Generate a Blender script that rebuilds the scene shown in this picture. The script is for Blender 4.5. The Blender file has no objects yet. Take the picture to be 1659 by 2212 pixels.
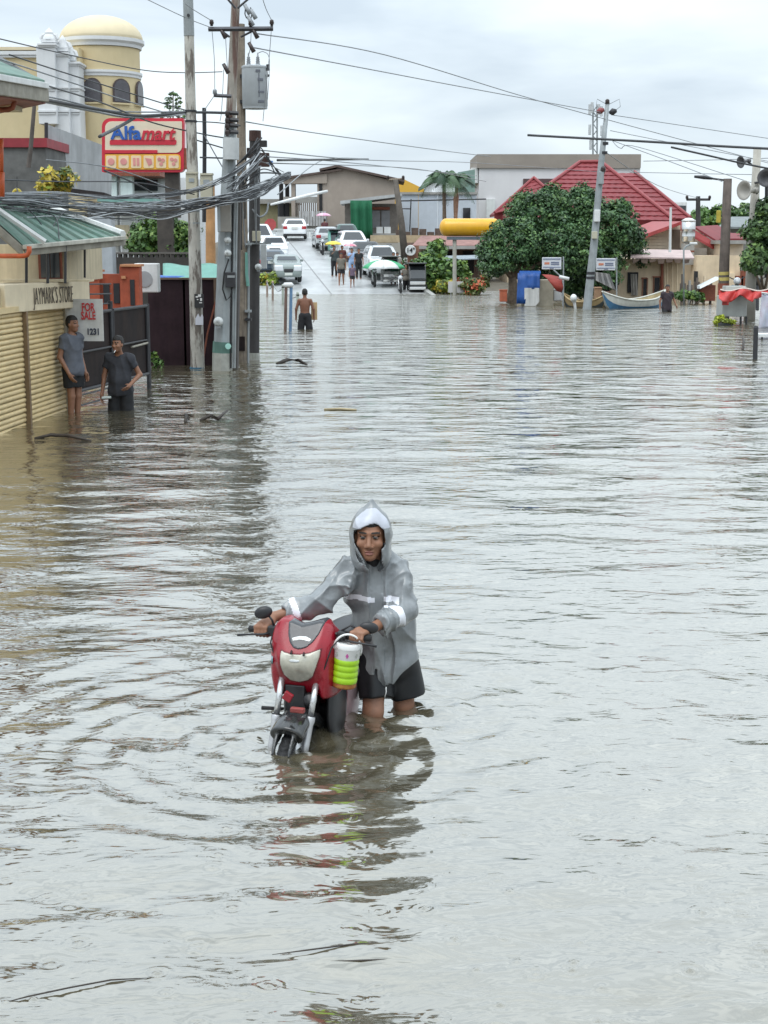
import bpy, math, random
import numpy as np
from mathutils import Vector, Matrix

SC = bpy.context.scene
COL = SC.collection
random.seed(11)
RNG = np.random.default_rng(11)
PI = math.pi

# ------------------------------------------------------------------ camera
FPX, CAM_H = 3200.0, 2.6                 # focal length for a frame 1659 x 2212, lens height over the flood
PITCH = math.atan(585.0 / FPX)
cam = bpy.data.cameras.new('camera')
cam.sensor_fit = 'VERTICAL'
cam.sensor_height = 36.0
cam.lens = FPX / 2212.0 * 36.0
cam.clip_start, cam.clip_end = 0.1, 3000.0
camo = bpy.data.objects.new('camera', cam)
COL.objects.link(camo)
camo.location = (0, 0, CAM_H)
camo.rotation_euler = (PI / 2 - PITCH, 0, 0)
SC.camera = camo

# ------------------------------------------------------------------ sky
W = bpy.data.worlds.new('World')
SC.world = W
W.use_nodes = True
wn, wl = W.node_tree.nodes, W.node_tree.links
wn.clear()
w_out = wn.new('ShaderNodeOutputWorld')
w_bg = wn.new('ShaderNodeBackground')
w_tc = wn.new('ShaderNodeTexCoord')
w_sep = wn.new('ShaderNodeSeparateXYZ')
wl.new(w_tc.outputs['Generated'], w_sep.inputs[0])
SUN_EL, SUN_AZ = math.radians(62), math.radians(205)
w_sky = wn.new('ShaderNodeTexSky')
w_sky.sky_type = 'NISHITA'
w_sky.sun_disc = False
w_sky.sun_elevation = SUN_EL
w_sky.sun_rotation = SUN_AZ
w_skys = wn.new('ShaderNodeVectorMath'); w_skys.operation = 'SCALE'
w_skys.inputs['Scale'].default_value = 0.10
wl.new(w_sky.outputs[0], w_skys.inputs[0])
# closed cloud deck: brighter towards the zenith, soft darker rolls
w_el = wn.new('ShaderNodeMapRange')
w_el.inputs['From Min'].default_value = 0.0
w_el.inputs['From Max'].default_value = 0.85
w_el.inputs['To Min'].default_value = 1.0
w_el.inputs['To Max'].default_value = 2.25
wl.new(w_sep.outputs['Z'], w_el.inputs['Value'])
w_map = wn.new('ShaderNodeMapping')
w_map.inputs['Scale'].default_value = (1.6, 1.6, 7.0)
w_map.inputs['Location'].default_value = (0.35, 0.1, 0.25)
wl.new(w_tc.outputs['Generated'], w_map.inputs[0])
w_noi = wn.new('ShaderNodeTexNoise')
w_noi.inputs['Scale'].default_value = 1.7
w_noi.inputs['Detail'].default_value = 5.0
w_noi.inputs['Roughness'].default_value = 0.5
w_noi.inputs['Distortion'].default_value = 0.4
wl.new(w_map.outputs[0], w_noi.inputs['Vector'])
w_ramp = wn.new('ShaderNodeValToRGB')
w_ramp.color_ramp.elements[0].position = 0.34
w_ramp.color_ramp.elements[0].color = (0.43, 0.50, 0.565, 1)
w_ramp.color_ramp.elements[1].position = 0.66
w_ramp.color_ramp.elements[1].color = (0.69, 0.76, 0.80, 1)
wl.new(w_noi.outputs['Fac'], w_ramp.inputs[0])
w_mul = wn.new('ShaderNodeVectorMath'); w_mul.operation = 'SCALE'
wl.new(w_ramp.outputs[0], w_mul.inputs[0])
wl.new(w_el.outputs[0], w_mul.inputs['Scale'])
w_mix = wn.new('ShaderNodeMix'); w_mix.data_type = 'RGBA'
w_mix.inputs['Factor'].default_value = 0.94
wl.new(w_skys.outputs[0], w_mix.inputs['A'])
wl.new(w_mul.outputs[0], w_mix.inputs['B'])
wl.new(w_mix.outputs['Result'], w_bg.inputs['Color'])
w_bg.inputs['Strength'].default_value = 1.0
wl.new(w_bg.outputs[0], w_out.inputs[0])

sun = bpy.data.lights.new('sun', 'SUN')
sun.energy = 0.9
sun.angle = math.radians(35)
sun.color = (1.0, 0.97, 0.93)
suno = bpy.data.objects.new('sun', sun)
COL.objects.link(suno)
suno.rotation_euler = (PI / 2 - SUN_EL, 0, PI - SUN_AZ)

SC.view_settings.view_transform = 'Standard'
SC.view_settings.look = 'None'
SC.view_settings.exposure = 0.45
SC.view_settings.gamma = 1.0
SC.render.engine = 'CYCLES'
SC.cycles.use_denoising = True
SC.cycles.max_bounces = 6
SC.cycles.diffuse_bounces = 3
SC.cycles.glossy_bounces = 3
SC.cycles.transmission_bounces = 4
SC.cycles.transparent_max_bounces = 6
SC.cycles.caustics_reflective = False
SC.cycles.caustics_refractive = False
SC.cycles.sample_clamp_indirect = 6.0

# ------------------------------------------------------------------ measuring
CP, SP = math.cos(PITCH), math.sin(PITCH)
def at(px, py, Y):
    """world point seen at (px, py) of the 1659 x 2212 frame, Y metres down the street"""
    dx, dy = px - 829.5, 1106.0 - py
    ry, rz = FPX * CP + dy * SP, -FPX * SP + dy * CP
    t = Y / ry
    return Vector((dx * t, Y, CAM_H + rz * t))
def ground(px, py, z=0.0):
    dx, dy = px - 829.5, 1106.0 - py
    ry, rz = FPX * CP + dy * SP, -FPX * SP + dy * CP
    t = (z - CAM_H) / rz
    return Vector((dx * t, ry * t, z))

# ------------------------------------------------------------------ materials
MATS = {}
def mat(name, col, rough=0.6, metal=0.0, var=0.18, scale=3.0, bump=0.0, bscale=60.0, spec=0.5,
        streak=0.0, dirt=(0.08, 0.07, 0.055), sscale=(6, 6, 0.5), coat=0.0, spread=(0.42, 0.7), rvar=0.0):
    if name in MATS:
        return MATS[name]
    m = bpy.data.materials.new(name)
    m.use_nodes = True
    n, l = m.node_tree.nodes, m.node_tree.links
    b = n['Principled BSDF']
    b.inputs['Roughness'].default_value = rough
    b.inputs['Metallic'].default_value = metal
    b.inputs['Specular IOR Level'].default_value = spec
    b.inputs['Coat Weight'].default_value = coat
    geo = n.new('ShaderNodeNewGeometry')
    pos = geo.outputs['Position']
    noi = n.new('ShaderNodeTexNoise')
    noi.inputs['Scale'].default_value = scale
    noi.inputs['Detail'].default_value = 6.0
    noi.inputs['Roughness'].default_value = 0.62
    l.new(pos, noi.inputs['Vector'])
    rmp = n.new('ShaderNodeValToRGB')
    rmp.color_ramp.elements[0].position = 0.3
    rmp.color_ramp.elements[1].position = 0.7
    rmp.color_ramp.elements[0].color = tuple(c * (1 - var) for c in col) + (1,)
    rmp.color_ramp.elements[1].color = tuple(min(c * (1 + var), 0.95) for c in col) + (1,)
    l.new(noi.outputs['Fac'], rmp.inputs[0])
    out = rmp.outputs[0]
    if streak > 0:
        mp = n.new('ShaderNodeMapping')
        mp.inputs['Scale'].default_value = sscale
        l.new(pos, mp.inputs[0])
        n2 = n.new('ShaderNodeTexNoise')
        n2.inputs['Scale'].default_value = 1.0
        n2.inputs['Detail'].default_value = 5.0
        n2.inputs['Roughness'].default_value = 0.65
        l.new(mp.outputs[0], n2.inputs['Vector'])
        mr = n.new('ShaderNodeMapRange')
        mr.inputs['From Min'].default_value = spread[0]
        mr.inputs['From Max'].default_value = spread[1]
        mr.inputs['To Max'].default_value = streak
        l.new(n2.outputs['Fac'], mr.inputs['Value'])
        mx = n.new('ShaderNodeMix'); mx.data_type = 'RGBA'
        l.new(mr.outputs[0], mx.inputs['Factor'])
        l.new(out, mx.inputs['A'])
        mx.inputs['B'].default_value = tuple(dirt) + (1,)
        out = mx.outputs['Result']
    l.new(out, b.inputs['Base Color'])
    if rvar > 0:
        mr2 = n.new('ShaderNodeMapRange')
        mr2.inputs['To Min'].default_value = max(rough - rvar, 0.02)
        mr2.inputs['To Max'].default_value = min(rough + rvar, 1)
        l.new(noi.outputs['Fac'], mr2.inputs['Value'])
        l.new(mr2.outputs[0], b.inputs['Roughness'])
    if bump > 0:
        nb = n.new('ShaderNodeTexNoise')
        nb.inputs['Scale'].default_value = bscale
        nb.inputs['Detail'].default_value = 4.0
        l.new(pos, nb.inputs['Vector'])
        bp = n.new('ShaderNodeBump')
        bp.inputs['Strength'].default_value = bump
        bp.inputs['Distance'].default_value = 0.02
        l.new(nb.outputs['Fac'], bp.inputs['Height'])
        l.new(bp.outputs[0], b.inputs['Normal'])
    MATS[name] = m
    return m

# ------------------------------------------------------------------ objects
def tag(o, label=None, cat=None, group=None, kind=None):
    if label: o['label'] = label
    if cat: o['category'] = cat
    if group: o['group'] = group
    if kind: o['kind'] = kind
    return o
def thing(name, label, cat, loc=(0, 0, 0), rz=0.0, group=None):
    o = bpy.data.objects.new(name, None)
    o.empty_display_size = 0.1
    COL.objects.link(o)
    o.location = loc
    o.rotation_euler = (0, 0, rz)
    return tag(o, label, cat, group)
def top(o):
    while o.parent: o = o.parent
    return o
def root_loc(o):
    L = Vector((0, 0, 0))
    while o is not None:
        L = L + Vector(o.location); o = o.parent
    return L
def link(name, me, parent=None, loc=None):
    o = bpy.data.objects.new(name, me)
    COL.objects.link(o)
    if parent is not None: o.parent = parent
    if loc is not None: o.location = loc
    return o
def copy_tree(o, parent=None):
    c = o.copy(); COL.objects.link(c); c.parent = parent
    for ch in list(o.children): copy_tree(ch, c)
    return c
def V(*a): return Vector(a)

class MB:
    """collects shapes and links them as one mesh"""
    def __init__(self): self.v, self.f, self.m = [], [], []
    def add(self, vs, fs, mi=0):
        k = len(self.v)
        self.v += [tuple(p) for p in vs]
        self.f += [tuple(i + k for i in f) for f in fs]
        self.m += [mi] * len(fs)
        return self
    def box(self, c, s, rz=0.0, mi=0, tilt=None):
        M = Matrix.Rotation(rz, 3, 'Z')
        if tilt is not None: M = M @ tilt
        c = Vector(c)
        vs = [c + M @ Vector((sx * s[0] / 2, sy * s[1] / 2, sz * s[2] / 2))
              for sz in (-1, 1) for sy in (-1, 1) for sx in (-1, 1)]
        return self.add(vs, [(0, 2, 3, 1), (4, 5, 7, 6), (0, 1, 5, 4), (2, 6, 7, 3), (0, 4, 6, 2), (1, 3, 7, 5)], mi)
    def slab(self, poly, vec, mi=0):
        """polygon pushed along vec"""
        n = len(poly); vec = Vector(vec)
        poly = [Vector(p) for p in poly]
        nr = Vector((0, 0, 0))
        for i in range(n): nr += poly[i].cross(poly[(i + 1) % n])
        if nr.dot(vec) > 0: poly = poly[::-1]
        vs = poly + [p + vec for p in poly]
        fs = [tuple(range(n)), tuple(range(2 * n - 1, n - 1, -1))]
        fs += [((i + 1) % n, i, n + i, n + (i + 1) % n) for i in range(n)]
        return self.add(vs, fs, mi)
    def tube(self, pts, r, n=8, mi=0, cap=True, sx=1.0):
        pts = [Vector(p) for p in pts]
        rs = [r] * len(pts) if isinstance(r, (int, float)) else list(r)
        t = (pts[1] - pts[0]).normalized()
        u = t.cross(Vector((0, 0, 1)))
        if u.length < 1e-3: u = Vector((1, 0, 0))
        u.normalize()
        vs, fs = [], []
        for i, p in enumerate(pts):
            a = pts[max(i - 1, 0)]; b = pts[min(i + 1, len(pts) - 1)]
            d = (b - a)
            if d.length > 1e-9: t = d.normalized()
            u = (u - t * u.dot(t)).normalized()
            w = t.cross(u)
            for k in range(n):
                an = 2 * PI * k / n
                vs.append(p + (u * math.cos(an) * sx + w * math.sin(an)) * rs[i])
        for i in range(len(pts) - 1):
            for k in range(n):
                k2 = (k + 1) % n
                fs.append((i * n + k, i * n + k2, (i + 1) * n + k2, (i + 1) * n + k))
        if cap:
            fs.append(tuple(range(n - 1, -1, -1)))
            fs.append(tuple(range((len(pts) - 1) * n, len(pts) * n)))
        return self.add(vs, fs, mi)
    def lathe(self, prof, c, n=16, mi=0, axis='Z', M=None):
        c = Vector(c); vs, fs = [], []
        for (r, z) in prof:
            for k in range(n):
                an = 2 * PI * k / n
                p = Vector((r * math.cos(an), r * math.sin(an), z))
                if axis == 'X': p = Vector((p.z, p.x, p.y))
                elif axis == 'Y': p = Vector((p.x, p.z, p.y)) * 1.0
                if M is not None: p = M @ p
                vs.append(c + p)
        flip = axis == 'Y'
        for i in range(len(prof) - 1):
            for k in range(n):
                k2 = (k + 1) % n
                q = (i * n + k, i * n + k2, (i + 1) * n + k2, (i + 1) * n + k)
                fs.append(q[::-1] if flip else q)
        a, b = tuple(range(n - 1, -1, -1)), tuple(range((len(prof) - 1) * n, len(prof) * n))
        fs.append(a[::-1] if flip else a); fs.append(b[::-1] if flip else b)
        return self.add(vs, fs, mi)
    def sheet(self, rows, mi=0):
        """grid of points -> faces"""
        k = len(rows[0])
        vs = [p for r in rows for p in r]
        fs = [(i * k + j, i * k + j + 1, (i + 1) * k + j + 1, (i + 1) * k + j) for i in range(len(rows) - 1) for j in range(k - 1)]
        return self.add(vs, fs, mi)
    def build(self, name, mats, parent=None, smooth=False, world=True, bevel=0.0, thick=0.0, auto=None):
        me = bpy.data.meshes.new(name)
        vs = self.v
        if parent is not None and world:
            L = root_loc(parent)
            vs = [(p[0] - L.x, p[1] - L.y, p[2] - L.z) for p in vs]
        org = None
        me.from_pydata(vs, [], self.f)
        if not isinstance(mats, (list, tuple)): mats = [mats]
        for m in mats: me.materials.append(m)
        if len(mats) > 1: me.polygons.foreach_set('material_index', self.m)
        if smooth: me.polygons.foreach_set('use_smooth', [True] * len(self.f))
        me.update()
        o = link(name, me, parent)
        if thick:
            md = o.modifiers.new('thick', 'SOLIDIFY'); md.thickness = thick; md.offset = 0
        if bevel > 0:
            md = o.modifiers.new('edge', 'BEVEL'); md.width = bevel; md.segments = 2; md.limit_method = 'ANGLE'
            md.harden_normals = False
        if auto is not None:
            for p in me.polygons: p.use_smooth = True
            me.set_sharp_from_angle(angle=math.radians(auto))
        return o
def part(name, m, parent, fn, **k):
    b = MB(); fn(b); return b.build(name, m, parent, **k)

def text_mesh(name, s, size, m, parent, M, extrude=0.004, sx=1.0, shear=0.0, align='CENTER', bold=0.0, spacing=1.0):
    cu = bpy.data.curves.new(name, 'FONT')
    cu.body = s; cu.size = size; cu.extrude = extrude; cu.align_x = align; cu.align_y = 'CENTER'
    cu.shear = shear; cu.offset = bold; cu.space_character = spacing
    cu.resolution_u = 3
    tmp = bpy.data.objects.new('tmp_text', cu)
    COL.objects.link(tmp)
    dg = bpy.context.evaluated_depsgraph_get(); dg.update()
    me = bpy.data.meshes.new_from_object(tmp.evaluated_get(dg))
    bpy.data.objects.remove(tmp)
    me.transform(M @ Matrix.Diagonal((sx, 1, 1, 1)))
    if parent is not None: me.transform(Matrix.Translation(-root_loc(parent)))
    me.materials.clear(); me.materials.append(m)
    return link(name, me, parent)
def frame_mat(o, ex, ey):
    """matrix whose local x, y run along ex, ey from origin o"""
    ex = Vector(ex).normalized(); ey = Vector(ey); ey = (ey - ex * ey.dot(ex)).normalized(); ez = ex.cross(ey)
    M = Matrix.Identity(4)
    for i in range(3):
        M[i][0], M[i][1], M[i][2], M[i][3] = ex[i], ey[i], ez[i], o[i]
    return M

def np_mesh(name, verts, faces, mats, parent=None, smooth=True, mi=None, world=True):
    verts = np.asarray(verts, np.float32); faces = np.asarray(faces, np.int32)
    if parent is not None and world:
        verts = verts - np.array(root_loc(parent), np.float32)
    me = bpy.data.meshes.new(name)
    k = faces.shape[1]
    me.vertices.add(len(verts)); me.vertices.foreach_set('co', verts.ravel())
    me.loops.add(faces.size); me.loops.foreach_set('vertex_index', faces.ravel())
    me.polygons.add(len(faces))
    me.polygons.foreach_set('loop_start', np.arange(0, faces.size, k, dtype=np.int32))
    if not isinstance(mats, (list, tuple)): mats = [mats]
    for m in mats: me.materials.append(m)
    if mi is not None: me.polygons.foreach_set('material_index', np.asarray(mi, np.int32))
    if smooth: me.polygons.foreach_set('use_smooth', np.ones(len(faces), bool))
    me.update(calc_edges=True); me.validate()
    return link(name, me, parent)

# ------------------------------------------------------------------ soft bodies: distance fields turned into meshes
def A(*p): return np.array(p if len(p) > 1 else p[0], float)
def cap(P, a, b, ra, rb=None):
    rb = ra if rb is None else rb
    a, b = A(a), A(b)
    ba = b - a; pa = P - a
    t = np.clip(pa @ ba / max(ba @ ba, 1e-9), 0, 1)
    return np.linalg.norm(pa - t[:, None] * ba, axis=1) - (ra + (rb - ra) * t)
def ell(P, c, r, R=None):
    q = P - A(c)
    if R is not None: q = q @ R
    r = A(r)
    k0 = np.linalg.norm(q / r, axis=1); k1 = np.linalg.norm(q / (r * r), axis=1)
    return k0 * (k0 - 1.0) / np.maximum(k1, 1e-6)
def rbox(P, c, hs, rad, R=None):
    q = P - A(c)
    if R is not None: q = q @ R
    q = np.abs(q) - (A(hs) - rad)
    return np.linalg.norm(np.maximum(q, 0), axis=1) + np.minimum(q.max(axis=1), 0) - rad
def smin(a, b, k):
    h = np.clip(0.5 + 0.5 * (b - a) / k, 0, 1)
    return b + (a - b) * h - k * h * (1 - h)
def smax(a, b, k): return -smin(-a, -b, k)
def half(P, o, n):
    n = A(n); n = n / np.linalg.norm(n)
    return (P - A(o)) @ n
def poly2(x, y, pts):
    pts = np.asarray(pts, float); n = len(pts)
    d = np.full(len(x), 1e9); s = np.ones(len(x))
    for i in range(n):
        a, b = pts[i], pts[i - 1]
        e = b - a; wx, wy = x - a[0], y - a[1]
        t = np.clip((wx * e[0] + wy * e[1]) / max(e @ e, 1e-12), 0, 1)
        d = np.minimum(d, (wx - e[0] * t) ** 2 + (wy - e[1] * t) ** 2)
        c1 = y >= a[1]; c2 = y < b[1]; c3 = e[0] * wy > e[1] * wx
        s = np.where((c1 & c2 & c3) | (~c1 & ~c2 & ~c3), -s, s)
    return s * np.sqrt(d)
def rotz(a):
    c, s = math.cos(a), math.sin(a)
    return np.array([[c, -s, 0], [s, c, 0], [0, 0, 1.0]])
def sdf_mesh(f, lo, hi, h):
    lo, hi = A(lo), A(hi)
    nc = np.ceil((hi - lo) / (4 * h)).astype(int) + 1
    ax = [lo[i] + 4 * h * np.arange(nc[i]) for i in range(3)]
    G = np.stack(np.meshgrid(*ax, indexing='ij'), -1).reshape(-1, 3)
    Dc = f(G).reshape(nc)
    n = (nc - 1) * 4 + 1
    idx = [np.minimum((np.arange(n[i]) + 2) // 4, nc[i] - 1) for i in range(3)]
    D = Dc[np.ix_(*idx)].astype(np.float32)
    near = np.abs(D) < 4 * h * 1.9
    I = np.argwhere(near)
    D[near] = f(lo + I * h)
    S = D < 0
    S[0] = S[-1] = False; S[:, 0] = S[:, -1] = False; S[:, :, 0] = S[:, :, -1] = False
    D = np.where(S, np.minimum(D, -1e-6), np.maximum(D, 1e-6))
    cnt = np.zeros(n - 1, np.int8)
    for a in (0, 1):
        for b in (0, 1):
            for c in (0, 1):
                cnt += S[a:n[0] - 1 + a, b:n[1] - 1 + b, c:n[2] - 1 + c]
    act = (cnt > 0) & (cnt < 8)
    C = np.argwhere(act)
    vid = np.full(n - 1, -1, np.int32); vid[act] = np.arange(len(C))
    corners = [(a, b, c) for a in (0, 1) for b in (0, 1) for c in (0, 1)]
    vals = {k: D[C[:, 0] + k[0], C[:, 1] + k[1], C[:, 2] + k[2]] for k in corners}
    sm = np.zeros((len(C), 3)); ct = np.zeros(len(C))
    for k in corners:
        for axn in range(3):
            if k[axn] == 0:
                k2 = tuple(1 if i == axn else k[i] for i in range(3))
                v0, v1 = vals[k], vals[k2]
                cr = (v0 < 0) != (v1 < 0)
                t = np.where(cr, v0 / np.where(cr, v0 - v1, 1), 0)
                p = np.array(k, float)[None, :].repeat(len(C), 0); p[:, axn] += t
                sm += np.where(cr[:, None], p, 0); ct += cr
    verts = lo + (C + sm / np.maximum(ct, 1)[:, None]) * h
    quads = []
    for axn in range(3):
        u, w = [(1, 2), (2, 0), (0, 1)][axn]
        s0 = [slice(None)] * 3; s1 = [slice(None)] * 3
        s0[axn] = slice(0, -1); s1[axn] = slice(1, None)
        a, b = S[tuple(s0)], S[tuple(s1)]
        E = np.argwhere(a != b)
        E = E[(E[:, u] > 0) & (E[:, w] > 0) & (E[:, u] < n[u] - 1) & (E[:, w] < n[w] - 1)]
        ins = a[E[:, 0], E[:, 1], E[:, 2]]
        def cid(du, dw):
            Q = E.copy(); Q[:, u] += du; Q[:, w] += dw
            return vid[Q[:, 0], Q[:, 1], Q[:, 2]]
        q = np.stack([cid(-1, -1), cid(0, -1), cid(0, 0), cid(-1, 0)], 1)
        q[~ins] = q[~ins][:, ::-1]
        quads.append(q)
    return verts, np.concatenate(quads)
def join_np(ms):
    vs, fs, k = [], [], 0
    for v, f in ms:
        vs.append(v); fs.append(f + k); k += len(v)
    return np.concatenate(vs), np.concatenate(fs)
def cen(v, f): return v[f].mean(axis=1)
def wob(P, fr, seed=0):
    """cheap smooth noise, about -1..1"""
    r = np.random.default_rng(seed); o = np.zeros(len(P))
    for i in range(5):
        d = r.normal(size=3); d /= np.linalg.norm(d)
        d2 = r.normal(size=3)
        o += np.sin(P @ d * fr * (0.7 + 0.25 * i) + r.uniform(0, 6.28) + 1.3 * np.sin(P @ d2 * fr * 0.4))
    return o / 3.0

# ================================================================== flood water and land
def water_material():
    m = bpy.data.materials.new('muddy_flood_water')
    m.use_nodes = True
    n, l = m.node_tree.nodes, m.node_tree.links
    b = n['Principled BSDF']
    geo = n.new('ShaderNodeNewGeometry')
    nz = n.new('ShaderNodeTexNoise'); nz.inputs['Scale'].default_value = 0.35; nz.inputs['Detail'].default_value = 5
    l.new(geo.outputs['Position'], nz.inputs['Vector'])
    rp = n.new('ShaderNodeValToRGB')
    rp.color_ramp.elements[0].position = 0.3; rp.color_ramp.elements[1].position = 0.7
    rp.color_ramp.elements[0].color = (0.092, 0.080, 0.050, 1)
    rp.color_ramp.elements[1].color = (0.132, 0.116, 0.077, 1)
    l.new(nz.outputs['Fac'], rp.inputs[0])
    n.remove(b)
    dif = n.new('ShaderNodeBsdfDiffuse'); glo = n.new('ShaderNodeBsdfGlossy'); mixs = n.new('ShaderNodeMixShader')
    glo.inputs['Roughness'].default_value = 0.055; glo.inputs['Color'].default_value = (0.98, 0.97, 0.94, 1)
    l.new(rp.outputs[0], dif.inputs['Color'])
    lw = n.new('ShaderNodeLayerWeight'); lw.inputs['Blend'].default_value = 0.5
    pw = n.new('ShaderNodeMath'); pw.operation = 'POWER'; pw.inputs[1].default_value = 1.6
    l.new(lw.outputs['Facing'], pw.inputs[0])
    ma = n.new('ShaderNodeMath'); ma.operation = 'MULTIPLY_ADD'; ma.inputs[1].default_value = 0.81; ma.inputs[2].default_value = 0.115
    l.new(pw.outputs[0], ma.inputs[0])
    l.new(ma.outputs[0], mixs.inputs[0]); l.new(dif.outputs[0], mixs.inputs[1]); l.new(glo.outputs[0], mixs.inputs[2])
    l.new(mixs.outputs[0], n['Material Output'].inputs[0])
    # fine ripples below the size of the modelled waves
    mp = n.new('ShaderNodeMapping'); mp.inputs['Scale'].default_value = (3.2, 7.0, 1)
    mp.inputs['Rotation'].default_value = (0, 0, 0.12)
    l.new(geo.outputs['Position'], mp.inputs[0])
    n1 = n.new('ShaderNodeTexNoise'); n1.inputs['Scale'].default_value = 1.0; n1.inputs['Detail'].default_value = 3
    n1.inputs['Distortion'].default_value = 0.7
    l.new(mp.outputs[0], n1.inputs['Vector'])
    mp2 = n.new('ShaderNodeMapping'); mp2.inputs['Scale'].default_value = (0.95, 1.7, 1)
    l.new(geo.outputs['Position'], mp2.inputs[0])
    n2 = n.new('ShaderNodeTexNoise'); n2.inputs['Scale'].default_value = 1.0; n2.inputs['Detail'].default_value = 4
    l.new(mp2.outputs[0], n2.inputs['Vector'])
    b1 = n.new('ShaderNodeBump'); b1.inputs['Distance'].default_value = 0.014; b1.inputs['Strength'].default_value = 0.8
    l.new(n1.outputs['Fac'], b1.inputs['Height'])
    b2 = n.new('ShaderNodeBump'); b2.inputs['Distance'].default_value = 0.15; b2.inputs['Strength'].default_value = 0.8
    l.new(n2.outputs['Fac'], b2.inputs['Height'])
    sepp = n.new('ShaderNodeSeparateXYZ'); l.new(geo.outputs['Position'], sepp.inputs[0])
    gust = n.new('ShaderNodeMapRange')                       # the open middle of the street is ruffled by the wind
    gust.inputs['From Min'].default_value = 12.0; gust.inputs['From Max'].default_value = 42.0
    gust.inputs['To Min'].default_value = 0.06; gust.inputs['To Max'].default_value = 0.33
    l.new(sepp.outputs['Y'], gust.inputs['Value']); l.new(gust.outputs[0], b2.inputs['Distance'])
    l.new(b1.outputs[0], b2.inputs['Normal'])
    for t_ in (dif, glo, lw): l.new(b2.outputs[0], t_.inputs['Normal'])
    return m

def build_water():
    pys = np.linspace(2560, 606, 900)
    dy = 1106.0 - pys
    Y = CAM_H * (FPX * CP + dy * SP) / -(-FPX * SP + dy * CP)
    Y = np.concatenate([Y, np.linspace(Y[-1] + 3, 150, 18)])
    NX = 540
    u = np.linspace(-1, 1, NX)
    X = u[None, :] * (Y[:, None] * 0.36 + 1.2)
    YY = np.repeat(Y[:, None], NX, 1)
    dYr = np.gradient(Y)[:, None]
    dXr = ((Y * 0.36 + 1.2) * 2 / NX)[:, None]
    r = np.random.default_rng(5)
    Z = np.zeros_like(X)
    env = 0.75 + 0.35 * np.sin(X * 0.55 + 0.9 * np.sin(YY * 0.31) + 1.0) * np.sin(YY * 0.42 + 0.7 * np.sin(X * 0.6))
    # the ripples are stronger down the near side of the street and to the left of the rider
    for i in range(84):
        lam = math.exp(r.uniform(math.log(0.13), math.log(2.3)))
        th = r.normal(0.05, 0.42)
        kx, ky = math.sin(th) * 2 * PI / lam, math.cos(th) * 2 * PI / lam
        slope = 0.0092 * (lam / 0.5) ** 0.05 * r.uniform(0.5, 1.5)
        amp = slope * lam / (2 * PI)
        att = np.exp(-((dYr * abs(ky) / 1.5) ** 2) - ((dXr * abs(kx) / 1.5) ** 2))
        ph = kx * X + ky * YY + r.uniform(0, 6.28) + 0.9 * np.sin(X * r.uniform(.3, 1.1) + r.uniform(0, 6)) + 0.9 * np.sin(YY * r.uniform(.3, .9) + r.uniform(0, 6))
        s = np.sin(ph)
        Z += amp * att * env * (s + 0.18 * np.cos(2 * ph))
    # rings and wakes round everything that wades
    def rings(cx, cy, amp, lam, reach, ex=1.0, rmin=0.12):
        rr = np.sqrt((X - cx) ** 2 + ((YY - cy) * ex) ** 2)
        k = 2 * PI / lam
        att = np.exp(-((dYr * k / 1.6) ** 2))
        e = np.exp(-rr / reach) * np.clip((rr - rmin * .3) / rmin, 0, 1)
        return amp * att * e * np.sin(k * rr + 0.8 * np.sin(3 * np.arctan2(YY - cy, X - cx)))
    for (cx, cy, a, lam, re) in ((-0.03, 7.95, .010, .34, 1.0), (0.12, 8.1, .008, .22, .7), (-0.50, 7.35, .008, .25, 1.5), (-0.9, 7.0, .003, .40, 2.0),
                                 (-0.3, 8.1, .007, .2, .55), (-4.15, 22.6, .012, .4, 1.0), (-4.75, 22.3, .008, .35, .8),
                                 (-2.25, 44.0, .02, 1.0, 2.0), (10.2, 54, .02, 1.1, 2.5), (-3.85, 29.8, .01, .5, 1.0)):
        Z += rings(cx, cy, a, lam, re)
    # bow waves of rider and machine: two arms opening away from the lens
    for (cx, cy, a) in ((-0.02, 7.75, .022), (-0.52, 7.15, .020)):
        for sg, ang in ((1, 0.95), (-1, 0.8)):
            dxv, dyv = sg * math.sin(ang), math.cos(ang)
            s = (X - cx) * dxv + (YY - cy) * dyv
            d = (X - cx) * dyv - (YY - cy) * dxv
            e = np.exp(-np.clip(s, 0, None) / 0.9) / (1 + np.exp(-s * 12))
            for k, (w, ph) in enumerate(((0.07, 0.0), (0.09, 0.2), (0.11, 0.42))):
                Z += a * (0.75 ** k) * e * np.exp(-((d + sg * ph) / w) ** 2) * (1 if k != 1 else -0.6)
    # churned foamy water beside the legs
    ch = np.exp(-(((X - 0.32) / 0.22) ** 2 + ((YY - 8.15) / 0.16) ** 2))
    P3 = np.stack([X, YY, np.zeros_like(X)], -1).reshape(-1, 3)
    Z += ch * 0.030 * wob(P3, 24, 3).reshape(X.shape)
    # rain drops striking: little craters with a rim
    for i in range(520):
        cy = 4.2 + 22 * r.uniform() ** 2.0
        cx = r.uniform(-1, 1) * (cy * 0.28)
        j0, j1 = np.searchsorted(Y[:900], (cy - 0.12, cy + 0.12))
        if j1 - j0 < 2: continue
        hw = (Y[j0] * 0.36 + 1.2)
        c0 = int(np.clip((cx - 0.12) / hw * .5 * NX + NX / 2, 0, NX - 1)); c1 = int(np.clip((cx + 0.12) / hw * .5 * NX + NX / 2 + 1, 1, NX))
        xx, yy = X[j0:j1, c0:c1] - cx, YY[j0:j1, c0:c1] - cy
        rr = np.sqrt(xx ** 2 + yy ** 2)
        R = r.uniform(0.012, 0.05)
        Z[j0:j1, c0:c1] += r.uniform(.0008, .0022) * np.sin((rr - R) * 160) * np.exp(-((rr - R) / 0.03) ** 2)
        Z[j0:j1, c0:c1] += r.uniform(.0, .014) * np.exp(-(rr / 0.010) ** 2)
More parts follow.
